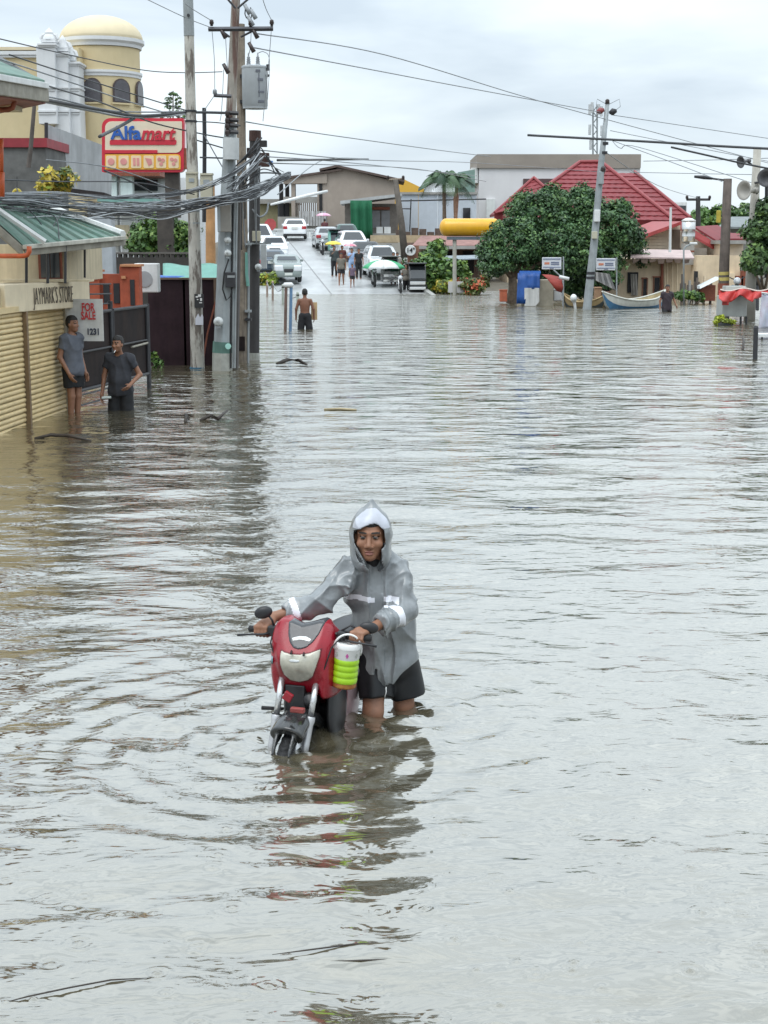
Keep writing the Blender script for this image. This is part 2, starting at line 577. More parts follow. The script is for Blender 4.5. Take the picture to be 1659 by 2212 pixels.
    fade = np.clip((YY - 78) / 12, 0, 1)
    Z *= 1 - fade
    NY = len(Y)
    I = np.arange(NY * NX, dtype=np.int32).reshape(NY, NX)
    fc = np.stack([I[:-1, :-1], I[:-1, 1:], I[1:, 1:], I[1:, :-1]], -1).reshape(-1, 4)
    o = np_mesh('water', np.stack([X, YY, Z], -1).reshape(-1, 3), fc, water_material())
    tag(o, kind='structure', label='muddy grey green flood water covering the whole street')
    return o
build_water()

# land: a sheet that lies under the flood and climbs beyond it
ROAD_A, ROAD_B = V(-2.3, 76.0, 0), V(-6.9, 112.0, 0)       # centre line of the ramp that leaves the water
def road_x(Y): return ROAD_A.x + (ROAD_B.x - ROAD_A.x) * (Y - ROAD_A.y) / (ROAD_B.y - ROAD_A.y)
def road_z(Y):
    t = min(max((Y - 73.0) / 38.0, -0.5), 1.0)
    return -0.18 + 3.05 * t if t < 0.97 else -0.18 + 3.05 * 0.97 + 0.3 * (t - 0.97)
def land_z(x, y):
    if y < 66: return -0.6
    a = min(max((y - 66) / 20, 0), 1)
    d = abs(x - road_x(y))
    lo = -0.6 + 0.85 * a
    near = min(max((9.0 - d) / 5.0, 0), 1)
    return lo + (min(road_z(y), 3) - 0.12 - lo) * near if y > 73 else lo
def build_land():
    xs = [-2500, -800, -300, -120, -60, -40] + [x for x in range(-30, 42, 2)] + [60, 120, 300, 800, 2500]
    ys = [-2500, -500, -100, 0, 20, 40, 60] + [66 + 2 * i for i in range(30)] + [140, 180, 300, 800, 2500]
    b = MB()
    b.sheet([[V(x, y, land_z(x, y)) for x in xs] for y in ys])
    o = b.build('terrain', mat('wet_earth', (0.11, 0.095, 0.07), 0.85, var=.3, scale=1.5, bump=.4, bscale=8), smooth=True)
    tag(o, kind='structure')
build_land()
def build_road():
    b = MB(); rows = []
    for i in range(26):
        Y = 70 + i * 2.0
        c = road_x(Y); hw = 4.3
        rows.append([V(c + hw * t, Y, road_z(Y) + 0.05 * (1 - t * t)) for t in (-1, -.6, -.2, .2, .6, 1)])
    b.sheet(rows)
    o = b.build('road', mat('wet_concrete_road', (0.46, 0.47, 0.47), 0.32, var=.22, scale=.8, bump=.15, bscale=6,
                            streak=.35, dirt=(.26, .26, .25), sscale=(1.2, .25, 1), rvar=.14, spec=.8), smooth=True)
    tag(o, kind='structure')
    for sg in (-1, 1):
        k = MB()
        for i in range(20):
            Y = 72 + i * 2.0; Y2 = Y + 1.98
            x0, x1 = road_x(Y) + sg * 4.42, road_x(Y2) + sg * 4.42
            z0, z1 = road_z(Y), road_z(Y2)
            k.slab([V(x0 - .12, Y, z0 - .1), V(x0 + .12, Y, z0 - .1), V(x0 + .12, Y, z0 + .14), V(x0 - .12, Y, z0 + .14)], V(x1 - x0, Y2 - Y, z1 - z0))
        ko = k.build('kerb', mat('kerb_concrete', (.36, .36, .34), .7, var=.25))
        ko.parent = o
    # painted centre line seam
    k = MB(); rows = []
    for i in range(24):
        Y = 72.5 + i * 1.7; c = road_x(Y) - .5
        rows.append([V(c - .04, Y, road_z(Y) + .056), V(c + .04, Y, road_z(Y) + .056)])
    k.sheet(rows)
    s = k.build('joint_line', mat('tar_joint', (.26, .26, .26), .6)); s.parent = o
build_road()

# ================================================================== people: bodies as one continuous surface
def M_skin(name, col): return mat(name, col, .48, var=.12, scale=25, spec=.4)
SKIN = M_skin('warm_brown_skin', (.29, .142, .086))
SKIN_DARK = M_skin('dark_brown_skin', (.22, .10, .062))
HAIR = mat('black_hair', (.012, .010, .009), .55, var=.4, scale=60, bump=.6, bscale=180)
LIP = mat('lip', (.30, .12, .095), .4, var=.1)
EYE_W = mat('eye_white', (.17, .125, .105), .25, var=.02)
EYE_D = mat('eye_dark', (.012, .008, .006), .15, var=.02)
BROW = mat('brow_hair', (.02, .014, .011), .7, var=.2)

def head_sdf(P, C, yaw, s=1.0, detail=True):
    """face towards the lens when yaw is 0"""
    q = (P - A(C)) @ rotz(yaw) / s
    q = np.stack([q[:, 0], -q[:, 1], q[:, 2]], 1)       # x across, y out of the face, z up
    d = ell(q, (0, -.008, .030), (.076, .094, .100))
    d = smin(d, ell(q, (0, .020, -.045), (.060, .066, .070)), .035)
    d = smin(d, ell(q, (0, .062, -.093), (.024, .022, .020)), .03)
    if detail:
        for sg in (-1, 1):
            d = smin(d, ell(q, (sg * .042, .058, -.022), (.026, .026, .022)), .02)
            d = smin(d, ell(q, (sg * .079, -.005, -.005), (.010, .020, .032)), .008)
            d = smax(d, -ell(q, (sg * .033, .102, .014), (.023, .022, .012)), .012)
            d = np.minimum(d, ell(q, (sg * .032, .072, .012), (.016, .016, .012)))
            d = smin(d, cap(q, (sg * .014, .086, .036), (sg * .052, .070, .036), .010, .008), .012)
            d = smin(d, ell(q, (sg * .014, .092, -.034), (.011, .014, .010)), .008)
        d = smin(d, cap(q, (0, .082, .020), (0, .106, -.026), .009, .013), .012)
        d = smin(d, ell(q, (0, .084, -.059), (.026, .014, .007)), .006)
        d = smin(d, ell(q, (0, .082, -.072), (.021, .014, .008)), .006)
        d = smax(d, -cap(q, (-.024, .094, -.0655), (.024, .094, -.0655), .0035), .003)
    else:
        d = smin(d, cap(q, (0, .085, .015), (0, .104, -.026), .008, .014), .012)
        for sg in (-1, 1): d = smin(d, ell(q, (sg * .078, -.005, -.005), (.012, .022, .034)), .01)
    return d * s
def head_mats(c, C, yaw, s=1.0):
    q = (c - A(C)) @ rotz(yaw) / s
    x, y, z = np.abs(q[:, 0]), -q[:, 1], q[:, 2]
    mi = np.zeros(len(c), int)
    fr = y > .045
    mi[fr & (((x / .023) ** 2 + ((z + .066) / .013) ** 2) < 1)] = 1
    e = fr & ((((x - .033) / .0155) ** 2 + ((z - .0115) / .0056) ** 2) < 1)
    mi[e] = 2
    mi[e & (np.abs(q[:, 0] - np.sign(q[:, 0]) * .032) < .0085)] = 3
    mi[fr & (np.abs(z - .019 + .10 * (x - .033) ** 2 / .033) < .003) & (x > .014) & (x < .052)] = 3
    mi[fr & (np.abs(z - .040 + 4.0 * (x - .034) ** 2) < .0048) & (x > .013) & (x < .056)] = 4
    return mi
FACE_MATS = lambda skin: [skin, LIP, EYE_W, EYE_D, BROW]

def hand_sdf(P, wr, dirv, palmn, side, curl=.35, s=1.0):
    """relaxed hand: dirv = wrist to knuckles, palmn = way the palm faces, side = +1 thumb on dirv x palmn"""
    d0 = A(dirv) / np.linalg.norm(dirv); n0 = A(palmn) - d0 * (A(palmn) @ d0); n0 /= np.linalg.norm(n0)
    t0 = np.cross(d0, n0) * side
    wr = A(wr)
    d = cap(P, wr, wr + d0 * .04 * s, .026 * s, .030 * s)
    for k in range(4):
        o = wr + d0 * .075 * s + t0 * (.030 - .020 * k) * s
        d = smin(d, cap(P, wr + d0 * .02 * s + t0 * (.018 - .012 * k) * s, o, .016 * s, .013 * s), .012 * s)
    L = (.045, .050, .046, .036)
    for k in range(4):
        o = wr + d0 * .078 * s + t0 * (.031 - .020 * k) * s
        a1, a2, a3 = curl, curl * 2.2, curl * 3.2
        p1 = o + (d0 * math.cos(a1) + n0 * math.sin(a1)) * L[k] * s
        p2 = p1 + (d0 * math.cos(a2) + n0 * math.sin(a2)) * L[k] * .62 * s
        p3 = p2 + (d0 * math.cos(a3) + n0 * math.sin(a3)) * L[k] * .45 * s
        f = np.minimum(cap(P, o, p1, .0100 * s, .0092 * s), np.minimum(cap(P, p1, p2, .0092 * s, .0084 * s), cap(P, p2, p3, .0084 * s, .0070 * s)))
        d = smin(d, f, .006 * s)
    b = wr + d0 * .022 * s + t0 * .024 * s
    m = b + (d0 * .62 + t0 * .62 + n0 * .45) * .040 * s
    e = m + (d0 * .85 + n0 * .5) * .032 * s
    return smin(d, np.minimum(cap(P, b, m, .014 * s, .011 * s), cap(P, m, e, .011 * s, .0085 * s)), .012 * s)

def make_person(name, label, base, yaw, h=1.68, arms=None, legs=None, skin=None, shirt=None, sleeve=.55, shorts=None, short_len=.62,
                hem=.86, lean=0.0, head_yaw=0.0, hair=True, res=.011, group=None, hair_len=0.0, belly=0.0, detail=True, loose=.018, bend=0.0, longp=False):
    """base = point under the feet; yaw 0 faces the lens; arms = ((elbow, wrist) left-of-picture, right-of-picture) in body space for 1.7 m"""
    s = h / 1.7
    R = rotz(yaw); B = A(base)
    def L(x, y, z):                                    # body space: x to the picture's right, y to the front, z up
        ly = y + lean * max(z - .9, 0)
        return B + R @ (A(x, -ly, z) * s)
    def inv(P):
        q = (P - B) @ R / s
        return np.stack([q[:, 0], -q[:, 1], q[:, 2]], 1)
    skin = skin or SKIN
    if arms is None: arms = (((-.235, -.02, 1.12), (-.245, .06, .88)), ((.235, -.02, 1.12), (.245, .06, .88)))
    if legs is None: legs = (((-.10, .02, .49), (-.11, -.02, .08)), ((.10, .02, .49), (.11, -.02, .08)))
    shz = 1.385
    def torso(P, g=0.0):
        d = ell(P, L(0, 0, 1.24), A(.155 + g, .105 + g, .205) * s, R)
        d = smin(d, ell(P, L(0, .012 + belly * .5, 1.04), A(.138 + g, .098 + g + belly, .17) * s, R), .07 * s)
        d = smin(d, ell(P, L(0, 0, .915), A(.150 + g, .108 + g, .12) * s, R), .06 * s)
        return smin(d, cap(P, L(-.15, 0, shz - .01), L(.15, 0, shz - .01), (.052 + g) * s), .05 * s)
    def limbs(P):
        d = np.full(len(P), 9.0)
        for i, sg in ((0, -1), (1, 1)):
            e, w = arms[i]
            d = np.minimum(d, smin(cap(P, L(sg * .175, 0, shz - .015), L(*e), .050 * s, .040 * s), cap(P, L(*e), L(*w), .040 * s, .027 * s), .02 * s))
        return d
    def legd(P):
        d = np.full(len(P), 9.0)
        for i, sg in ((0, -1), (1, 1)):
            k, a = legs[i]
            q = smin(cap(P, L(sg * .085, 0, .90), L(*k), .085 * s, .056 * s), cap(P, L(*k), L(*a), .058 * s, .038 * s), .02 * s)
            q = smin(q, cap(P, L(a[0], a[1], .05), L(a[0], a[1] + .15, .035), .040 * s, .034 * s), .02 * s)
            d = np.minimum(d, q)
        return d
    HC = L(0, .025 + bend, 1.59)
    hy = yaw + head_yaw
    def body(P):
        d = smin(torso(P), limbs(P), .04 * s)
        d = smin(d, legd(P), .04 * s)
        d = smin(d, cap(P, L(0, -.01, 1.40), L(0, .01 + bend, 1.52), .055 * s, .052 * s), .035 * s)
        d = smin(d, head_sdf(P, HC, hy, s, detail), .012 * s)
        for i, sg in ((0, -1), (1, 1)):
            e, w = arms[i]
            dv = A(L(*w)) - A(L(*e)); 
            d = smin(d, hand_sdf(P, L(*w), dv, R @ A(-sg, -.25, 0.05), 1 if sg < 0 else -1, .3, s), .012 * s)
        return d
    pts = [L(0, 0, 0), L(-.42, -.3, 0), L(.42, .3, 1.74), L(-.42, .3, 0), L(.42, -.3, 1.74)] + [L(*w) for a in arms for w in a] + [HC]
    pts = np.array(pts); lo, hi = pts.min(0) - .16 * s, pts.max(0) + .16 * s
    v, f = sdf_mesh(body, lo, hi, res)
    c = cen(v, f)
    t = thing(name, label, 'person', B, group=group)
    np_mesh('body', v, f, FACE_MATS(skin), t, mi=head_mats(c, HC, hy, s))
    if hair:
        def hr(P):
            q = (P - A(HC)) @ rotz(hy) / s
            q = np.stack([q[:, 0], -q[:, 1], q[:, 2]], 1)
            d = ell(q, (0, -.012, .036), (.086, .104, .108)) + .004 * wob(q, 90, 4)
            line = np.minimum(q[:, 2] - (.062), 0.0) * 0
            cut = np.maximum(.066 - q[:, 2] + 0 * line, q[:, 1] - .02)       # face kept free
            cut = np.minimum(cut, 1.0)
            fr = np.where(q[:, 1] > .015, .064 - q[:, 2], -.052 - hair_len - q[:, 2] + np.clip(q[:, 1], -.2, 0) * .3)
            return smax(d, fr, .01) * s
        v, f = sdf_mesh(hr, HC - .16 * s, HC + .17 * s, min(res, .008))
        np_mesh('hair', v, f, HAIR, t)
    if shirt:
        def sh(P):
            d = torso(P, loose) - .012 * s
            for i, sg in ((0, -1), (1, 1)):
                e, w = arms[i]; a0 = A(L(sg * .165, 0, shz - .01)); e0 = A(L(*e)); w0 = A(L(*w))
                if sleeve <= 1:
                    end = a0 + (e0 - a0) * sleeve
                    q = smax(cap(P, a0, end + (e0 - a0) * .1, .070 * s, .064 * s), half(P, end, e0 - a0), .01)
                else:
                    end = e0 + (w0 - e0) * (sleeve - 1)
                    q = np.minimum(cap(P, a0, e0, .068 * s, .056 * s), smax(cap(P, e0, end, .056 * s, .048 * s), half(P, end, w0 - e0), .01))
                d = smin(d, q, .04 * s)
            z = inv(P)
            hemd = ell(P, L(0, .012, hem + .08), A(.168 + loose, .118 + loose + belly * .8, .16) * s, R)
            d = smin(d, hemd, .05 * s)
            d = smax(d, (hem - z[:, 2]) * s, .012)
            d = smax(d, -(cap(P, L(0, .03, 1.47), L(0, .06, 1.52), .075 * s, .085 * s)), .012)
            return d + .004 * wob(P * A(1, 1, .55), 32, 8) + .004 - .012 * s * (1 - np.abs(np.sin(P[:, 0] * 16 + P[:, 2] * 9 + 2.2 * wob(P, 9, 15)))) ** 1.6
        v, f = sdf_mesh(sh, lo, hi, res)
        np_mesh('shirt', v, f, shirt, t)
    if shorts:
        def so(P):
            z = inv(P)
            d = ell(P, L(0, 0, .93), A(.166, .124, .13) * s, R)
            for i, sg in ((0, -1), (1, 1)):
                k, a = legs[i]; h0 = A(L(sg * .085, 0, .90)); k0 = A(L(*k)); a0 = A(L(*a))
                dv = k0 - h0
                if longp:
                    q = smin(cap(P, h0, k0, .105 * s, .078 * s), cap(P, k0, a0, .078 * s, .06 * s), .02)
                else:
                    end = h0 + dv * short_len
                    q = smax(cap(P, h0, end + dv * .25, .108 * s, .108 * s), half(P, end, dv), .008)
                d = smin(d, q, .03 * s)
            d = smax(d, (z[:, 2] - 1.01) * s, .01)
            return d + .004 * wob(P, 30, 5)
        v, f = sdf_mesh(so, lo, hi, res)
        np_mesh('trousers' if longp else 'shorts', v, f, shorts, t)
    return t

# ------------------------------------------------------------------ the motorcycle in the foreground
BY = math.radians(17)
BR, BK = A(math.cos(BY), -math.sin(BY), 0), A(math.sin(BY), math.cos(BY), 0)   # machine's own axes: across, and from front to rear
_c = at(664, 1379, 7.60)
BO = A(_c.x, _c.y, 0)
def B3(r, f, z): return Vector(BO + BR * r + BK * f + A(0, 0, z))
def bl(P):
    q = P - BO
    return np.stack([q @ BR, q @ BK, q[:, 2]], 1)
def bpx(px, py, f):
    """(across, up) where the sight line through a pixel meets the machine's cross plane f"""
    d = A(at(px, py, 8.0)) - A(0, 0, CAM_H); o = A(0, 0, CAM_H)
    t = (f - (o - BO) @ BK) / (d @ BK)
    p = o + d * t - BO
    return (float(p @ BR), float(p[2]))
RED = mat('red_gloss_plastic', (.30, .006, .018), .28, var=.14, scale=9, coat=.15, rvar=.08, streak=.25, dirt=(.16, .03, .03), sscale=(9, 9, 4))
RED_D = mat('dark_red_plastic', (.16, .012, .02), .32, var=.2, scale=12)
BLK = mat('black_plastic', (.018, .018, .020), .38, var=.25, scale=14)
RUB = mat('black_rubber', (.014, .014, .015), .7, var=.2, scale=25, bump=.3)
SILV = mat('silver_fork', (.62, .62, .62), .24, metal=.75, var=.12, scale=20)
CHROME = mat('chrome', (.7, .7, .7), .12, metal=1.0, var=.05)
LENS = mat('hazed_lamp_lens', (.52, .50, .42), .16, var=.22, scale=22, coat=.6, streak=.4, dirt=(.30, .28, .20), sscale=(14, 14, 8))
WHITE = mat('white_plastic', (.78, .78, .76), .35, var=.05)

moto = thing('motorcycle', 'red motorcycle with silver forks pushed through the flood', 'motorcycle', B3(0, .2, 0))
def cowl(P):
    q = bl(P)
    x = q[:, 0] + .012
    d = ell(q, (-.012, -.02, .455), (.205, .215, .245))
    # two flat cheeks meeting in a blunt nose, top sloping back, chin tucked under
    for sg in (-1, 1):
        d = smax(d, (sg * x * .80 - q[:, 1] * .58 - .03 * (q[:, 2] - .45)) - .176, .035)
        d = smax(d, sg * x - .168 - .05 * (q[:, 2] - .5), .02)
    d = smax(d, -q[:, 1] * .80 + (q[:, 2] - .45) * .60 - .135, .05)
    d = smax(d, -q[:, 1] * .86 - (q[:, 2] - .45) * .50 - .155, .05)
    d = smax(d, q[:, 2] - .632 + .25 * np.clip(.09 - np.abs(x), 0, .09), .015)
    for sg in (-1, 1):
        d = smin(d, ell(q, (sg * .140 - .007, .06, .36), (.045, .17, .21)), .04)
        d = smin(d, ell(q, (sg * .122 - .007, .00, .275), (.035, .10, .13)), .03)
    d = smax(d, .225 + .45 * np.abs(np.abs(x) - .13) * 0 - q[:, 2], .02)
    d = smax(d, q[:, 1] - .14, .02)
    d = smax(d, -ell(q, (-.005, .12, .66), (.115, .14, .10)), .015)
    return d + .0035 * np.tanh((np.abs(x) - .108 - .12 * (q[:, 2] - .42)) * 110)
lo, hi = BO + A(-.45, -.45, .15), BO + A(.45, .5, .75)
v, f = sdf_mesh(cowl, lo, hi, .0065)
np_mesh('front_cowl', v, f, RED, moto)
HLP = [bpx(*p, -.2) for p in ((598, 1410), (606, 1414), (622, 1418), (641, 1419), (660, 1417), (681, 1411), (680, 1428), (674, 1450), (667, 1468), (654, 1479), (634, 1484), (615, 1479), (604, 1464), (599, 1440))]
def lamp(P):
    q = bl(P)
    return smax(smax(cowl(P) - .006, poly2(q[:, 0], q[:, 2], HLP), .006), q[:, 1] + .02, .01)
v, f = sdf_mesh(lamp, lo, hi, .005)
hl = np_mesh('headlight', v, f, LENS, moto)
def inlay(P):
    q = bl(P)
    a = np.abs(poly2(q[:, 0], q[:, 2], HLP)) - .0035
    return smax(smax(cowl(P) - .0045, a, .002), q[:, 1] + .02, .01)
v, f = sdf_mesh(inlay, lo, hi, .004)
np_mesh('lamp_rim', v, f, RED_D, hl)
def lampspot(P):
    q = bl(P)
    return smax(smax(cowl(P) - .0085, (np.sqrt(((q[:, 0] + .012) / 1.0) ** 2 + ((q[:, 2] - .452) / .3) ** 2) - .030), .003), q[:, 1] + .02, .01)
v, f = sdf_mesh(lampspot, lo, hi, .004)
np_mesh('lamp_emblem', v, f, mat('pale_lens_oval', (.60, .62, .62), .1, var=.05), hl)  # small pale oval raised on the lamp lens
# dark visor set into the top of the cowl
VP = [bpx(*p, -.13) for p in ((611, 1352), (615, 1372), (622, 1388), (632, 1399), (645, 1403), (660, 1400), (673, 1390), (682, 1375), (689, 1354), (670, 1340), (630, 1340))]
def visor(P):
    q = bl(P)
    return smax(smax(cowl(P) - .005, poly2(q[:, 0], q[:, 2], VP), .005), q[:, 1] - .06, .01)
v, f = sdf_mesh(visor, lo, hi, .005)
vs = np_mesh('dark_visor', v, f, mat('smoked_visor', (.035, .037, .042), .2, var=.3, scale=30, coat=.4), moto)
SPL = [bpx(*p, -.14) for p in ((625, 1382), (640, 1379), (655, 1380), (667, 1385), (665, 1390), (645, 1386), (628, 1388))]
def stick(P):
    q = bl(P)
    return smax(smax(cowl(P) - .008, poly2(q[:, 0], q[:, 2], SPL), .002), q[:, 1] - .06, .01)
v, f = sdf_mesh(stick, lo, hi, .004)
np_mesh('white_sticker', v, f, WHITE, vs)
for px, py in ((630, 1408), (657, 1412)):
    r, z = bpx(px, py, -.15)
    part('bolt', BLK, moto, lambda b: b.lathe([(.0, -.03), (.006, -.028), (.006, .03), (.0, .03)], B3(r, -.155, z), 8, axis='Y'))
# side sticker
# handlebar
b = MB()
b.tube([B3(-.335, .035, .548), B3(-.2, .015, .556), B3(-.09, 0, .575), B3(.09, 0, .575), B3(.2, .015, .556), B3(.335, .035, .548)], .011, 10)
hb = b.build('handlebar', BLK, moto, smooth=True)
for sg in (-1, 1):
    g = MB(); g.tube([B3(sg * .215, .018, .555), B3(sg * .22, .018, .555), B3(sg * .34, .036, .548), B3(sg * .345, .037, .548)], [.012, .0185, .0185, .014], 12)
    g.build('grip', RUB, hb, smooth=True)
    g = MB(); g.tube([B3(sg * .20, -.012, .548), B3(sg * .24, -.035, .543), B3(sg * .33, -.036, .535), B3(sg * .39, -.018, .522)], [.008, .006, .0055, .0075], 8)
    g.build('brake_lever', BLK, hb, smooth=True)
    g = MB(); g.box(B3(sg * .195, .0, .56), (.05, .045, .05), -BY)
    g.build('switch_box', BLK, hb, bevel=.008)
# mirrors
for (px, py, Y, rx, rz_, root, tilt) in ((569, 1323, 7.66, .050, .034, (-.19, .01, .575), -.25), (797, 1356, 7.56, .052, .032, (.175, .01, .575), .12)):
    c = at(px, py, Y)
    mr = thing('tmp', '', '') if False else None
    g = MB(); r0 = B3(*root)
    e = Vector(c) + Vector((-.025 if tilt > 0 else .03, 0, -.02))
    g.tube([r0, r0 + (e - r0) * .45 + Vector((0, 0, .012 if tilt < 0 else .035)), e], .0058, 8)
    mo = g.build('mirror', BLK, moto, smooth=True)
    Rm = np.array(Matrix.Rotation(tilt, 3, 'Y'))
    v, f = sdf_mesh(lambda P: ell(P, c, (rx, .022, rz_), Rm), A(c) - .08, A(c) + .08, .005)
    np_mesh('mirror_shell', v, f, BLK, mo)
# forks
for sg, pt, pb in ((-1, (607, 1478), (588, 1606)), (1, (681, 1488), (661, 1606))):
    a = at(pt[0], pt[1], 7.50 - .02 * sg); e = at(pb[0], pb[1], 7.41 - .02 * sg)
    d = (e - a)
    fk = thing('x', '', '') if False else None
    g = MB(); g.tube([a - d * .12, a + d * .52], .0165, 14); up = g.build('fork_tube', SILV, moto, smooth=True)
    g = MB(); g.tube([a + d * .50, a + d * .53, a + d * .60, a + d * .66, a + d * 1.0, a + d * 1.25], [.0235, .0265, .0265, .0215, .0205, .019], 14)
    g.build('fork_slider', mat('grey_fork_slider', (.50, .50, .51), .35, metal=.5, var=.15, scale=18), up, smooth=True)
    g = MB(); g.tube([a + d * .495, a + d * .508], .0275, 14); g.build('fork_seal', BLK, up, smooth=True)
# reflector bar, brace and black innards between the forks
fa, fb_ = at(607, 1478, 7.48), at(588, 1606, 7.255)
b = MB()
b.box(B3(-.035, -.06, .20), (.11, .10, .20), -BY); b.box(B3(-.03, .02, .10), (.13, .16, .3), -BY); b.tube([B3(-.12, -.10, .115), B3(.05, -.10, .115)], .014, 8)
b.build('steering_stem', BLK, moto, bevel=.012)
c = at(643, 1534, 7.30)
part('fork_brace', mat('dull_red_plate', (.24, .045, .04), .5, var=.35, scale=40), moto, lambda b: b.box(c, (.075, .03, .026), -BY), bevel=.005)
c = at(622, 1505, 7.42)
part('red_reflector', RED, moto, lambda b: b.box(c, (.05, .02, .05), -BY, tilt=Matrix.Rotation(.5, 3, 'Y')), bevel=.006)
for sg in (-1, 1):
    b = MB(); b.tube([B3(sg * .19, -.01, .55), B3(sg * .17, -.10, .52), B3(sg * .13, -.11, .40), B3(sg * .10, -.02, .27)], .0045, 6); b.build('control_cable', RUB, moto, smooth=True)
b = MB(); b.tube([B3(-.135, -.02, .30), B3(-.15, -.07, .27), B3(-.14, -.06, .22), B3(-.12, -.03, .2)], .005, 6); b.build('brake_hose', RUB, moto, smooth=True)
part('horn', BLK, moto, lambda b: b.lathe([(0, -.03), (.035, -.028), (.04, .0), (.03, .02), (0, .02)], B3(.045, -.09, .225), 14, axis='Y'), smooth=True)
# foot peg sticking out
p0, p1 = at(612, 1531, 7.62), at(566, 1529, 7.66)
part('foot_peg', RUB, moto, lambda b: b.tube([p0, p1 + (p0 - p1) * .12, p1], [.009, .011, .012], 8), smooth=True)
# front fender and wheel
wc = V(-.455, 7.47, -.175)
FW = Vector(BK); RT = Vector(BR)
WA = A(math.sin(BY + .03), math.cos(BY + .03), 0); WR = A(math.cos(BY + .03), -math.sin(BY + .03), 0)
def fender(P):
    q = P - A(wc); x = q @ WR; y = q @ WA; z = q[:, 2]
    rr = np.sqrt(y * y + z * z)
    sec = np.sqrt((x / 1.35) ** 2 + (rr - .300) ** 2) - .062 - .02 * np.clip(-y * 2, -.5, .6)
    inner = np.sqrt(x ** 2 + (rr - .265) ** 2) - .052
    d = smax(sec, -inner, .006)
    d = smax(d, .245 - rr - .18 * np.abs(x), .01)
    an = np.arctan2(z, -y)
    d = smax(d, (np.radians(58) - an) * .3, .01)
    d = smax(d, (an - np.radians(140)) * .3, .01)
    return smin(d, smax(np.abs(np.abs(x) - .045) - .008, np.abs(rr - .30) - .03 + np.abs(an - 1.1) * .06, .004), .006)
v, f = sdf_mesh(fender, A(wc) - .42, A(wc) + .45, .006)
np_mesh('front_fender', v, f, mat('black_gloss_fender', (.02, .021, .023), .16, var=.3, coat=.5, streak=.3, dirt=(.12, .12, .11), sscale=(20, 20, 14)), moto)
def torus(P, c, R0, r0, ax):
    q = P - A(c); x = q @ ax; rr = np.sqrt(np.maximum((q * q).sum(1) - x * x, 0))
    g = .003 * np.sign(np.sin(np.arctan2(q[:, 2], q @ WA) * 34 + np.abs(x) * 90)) * (rr > R0 + r0 * .55)
    return np.sqrt((x / .95) ** 2 + (rr - R0) ** 2) - r0 + g
v, f = sdf_mesh(lambda P: torus(P, wc, .245, .043, WR), A(wc) - .33, A(wc) + .33, .006)
wh = np_mesh('front_wheel', v, f, RUB, moto)
b = MB()
b.lathe([(.02, -.03), (.21, -.018), (.215, 0), (.21, .018), (.02, .03)], wc, 24, M=Matrix(np.stack([WA, A(0, 0, 1), WR], 1).tolist()))
b.build('rim', SILV, wh, smooth=True)
# leg shield, tank tunnel, seat, rear body, engine, rear wheel
def tail(P):
    q = bl(P)
    d = ell(q, (0, .30, .27), (.105, .20, .16))
    d = smin(d, ell(q, (0, .62, .36), (.10, .30, .085)), .06)
    d = smin(d, ell(q, (0, .30, .12), (.12, .10, .20)), .05)
    return d
v, f = sdf_mesh(tail, BO + A(-.3, .0, -.2), BO + A(.75, 1.05, .6), .008)
np_mesh('rear_body', v, f, RED_D, moto)
def shield(P):
    q = bl(P)
    d = np.full(len(P), 9.0)
    for sg in (-1, 1):
        d = np.minimum(d, np.maximum(ell(q, (sg * .12, .12, .14), (.035, .13, .20)), -ell(q, (sg * .09, .14, .14), (.035, .13, .20))))
    return d - .003
v, f = sdf_mesh(shield, BO + A(-.4, -.2, -.2), BO + A(.5, .6, .5), .007)
np_mesh('leg_shield', v, f, BLK, moto)
def seat(P):
    q = bl(P)
    return smax(ell(q, (0, .60, .42), (.115, .34, .055)), -q[:, 2] + .39, .02)
v, f = sdf_mesh(seat, BO + A(-.3, .1, .3), BO + A(.7, 1.2, .55), .008)
np_mesh('seat', v, f, BLK, moto)
def panel(P):
    q = bl(P)
    return np.maximum(ell(q, (.075, .42, .10), (.06, .17, .20)), -ell(q, (.05, .42, .10), (.055, .16, .19)))
v, f = sdf_mesh(panel, BO + A(-.1, .1, -.2), BO + A(.5, .8, .4), .007)
np_mesh('side_panel', v, f, mat('pinkish_silver_panel', (.42, .30, .31), .3, metal=.3, var=.2, scale=12), moto)
b = MB(); b.box(B3(0, .30, -.02), (.2, .3, .28), -BY); b.build('engine', BLK, moto, bevel=.03)
rc = B3(0, .92, -.215)
v, f = sdf_mesh(lambda P: torus(P, rc, .245, .045, BR), A(rc) - .33, A(rc) + .33, .01)
np_mesh('rear_wheel', v, f, RUB, moto)
# silver logo patch on the cowl side
lg = at(588, 1425, 7.55)
part('badge', mat('teal_badge', (.20, .33, .36), .3, var=.4, scale=60), moto, lambda b: b.lathe([(0, -.006), (.022, -.005), (.022, .004), (0, .006)], lg, 12, axis='X'))

# the bundle lying behind the dashboard
def bundle(P):
    return ell(P, at(683, 1362, 7.72), (.055, .06, .038)) + .006 * wob(P, 60, 3)
cb = A(at(683, 1362, 7.72))
v, f = sdf_mesh(bundle, cb - .1, cb + .1, .005)
c = cen(v, f)
o = np_mesh('plastic_bag', v, f, [mat('red_plastic_bag', (.55, .02, .015), .25, var=.2), mat('orange_plastic_bag', (.75, .30, .05), .25, var=.3, scale=50)],
            mi=(wob(c, 45, 9) > .35).astype(int))
tag(o, 'crumpled red and orange plastic bag tucked behind the motorcycle dashboard', 'bag')

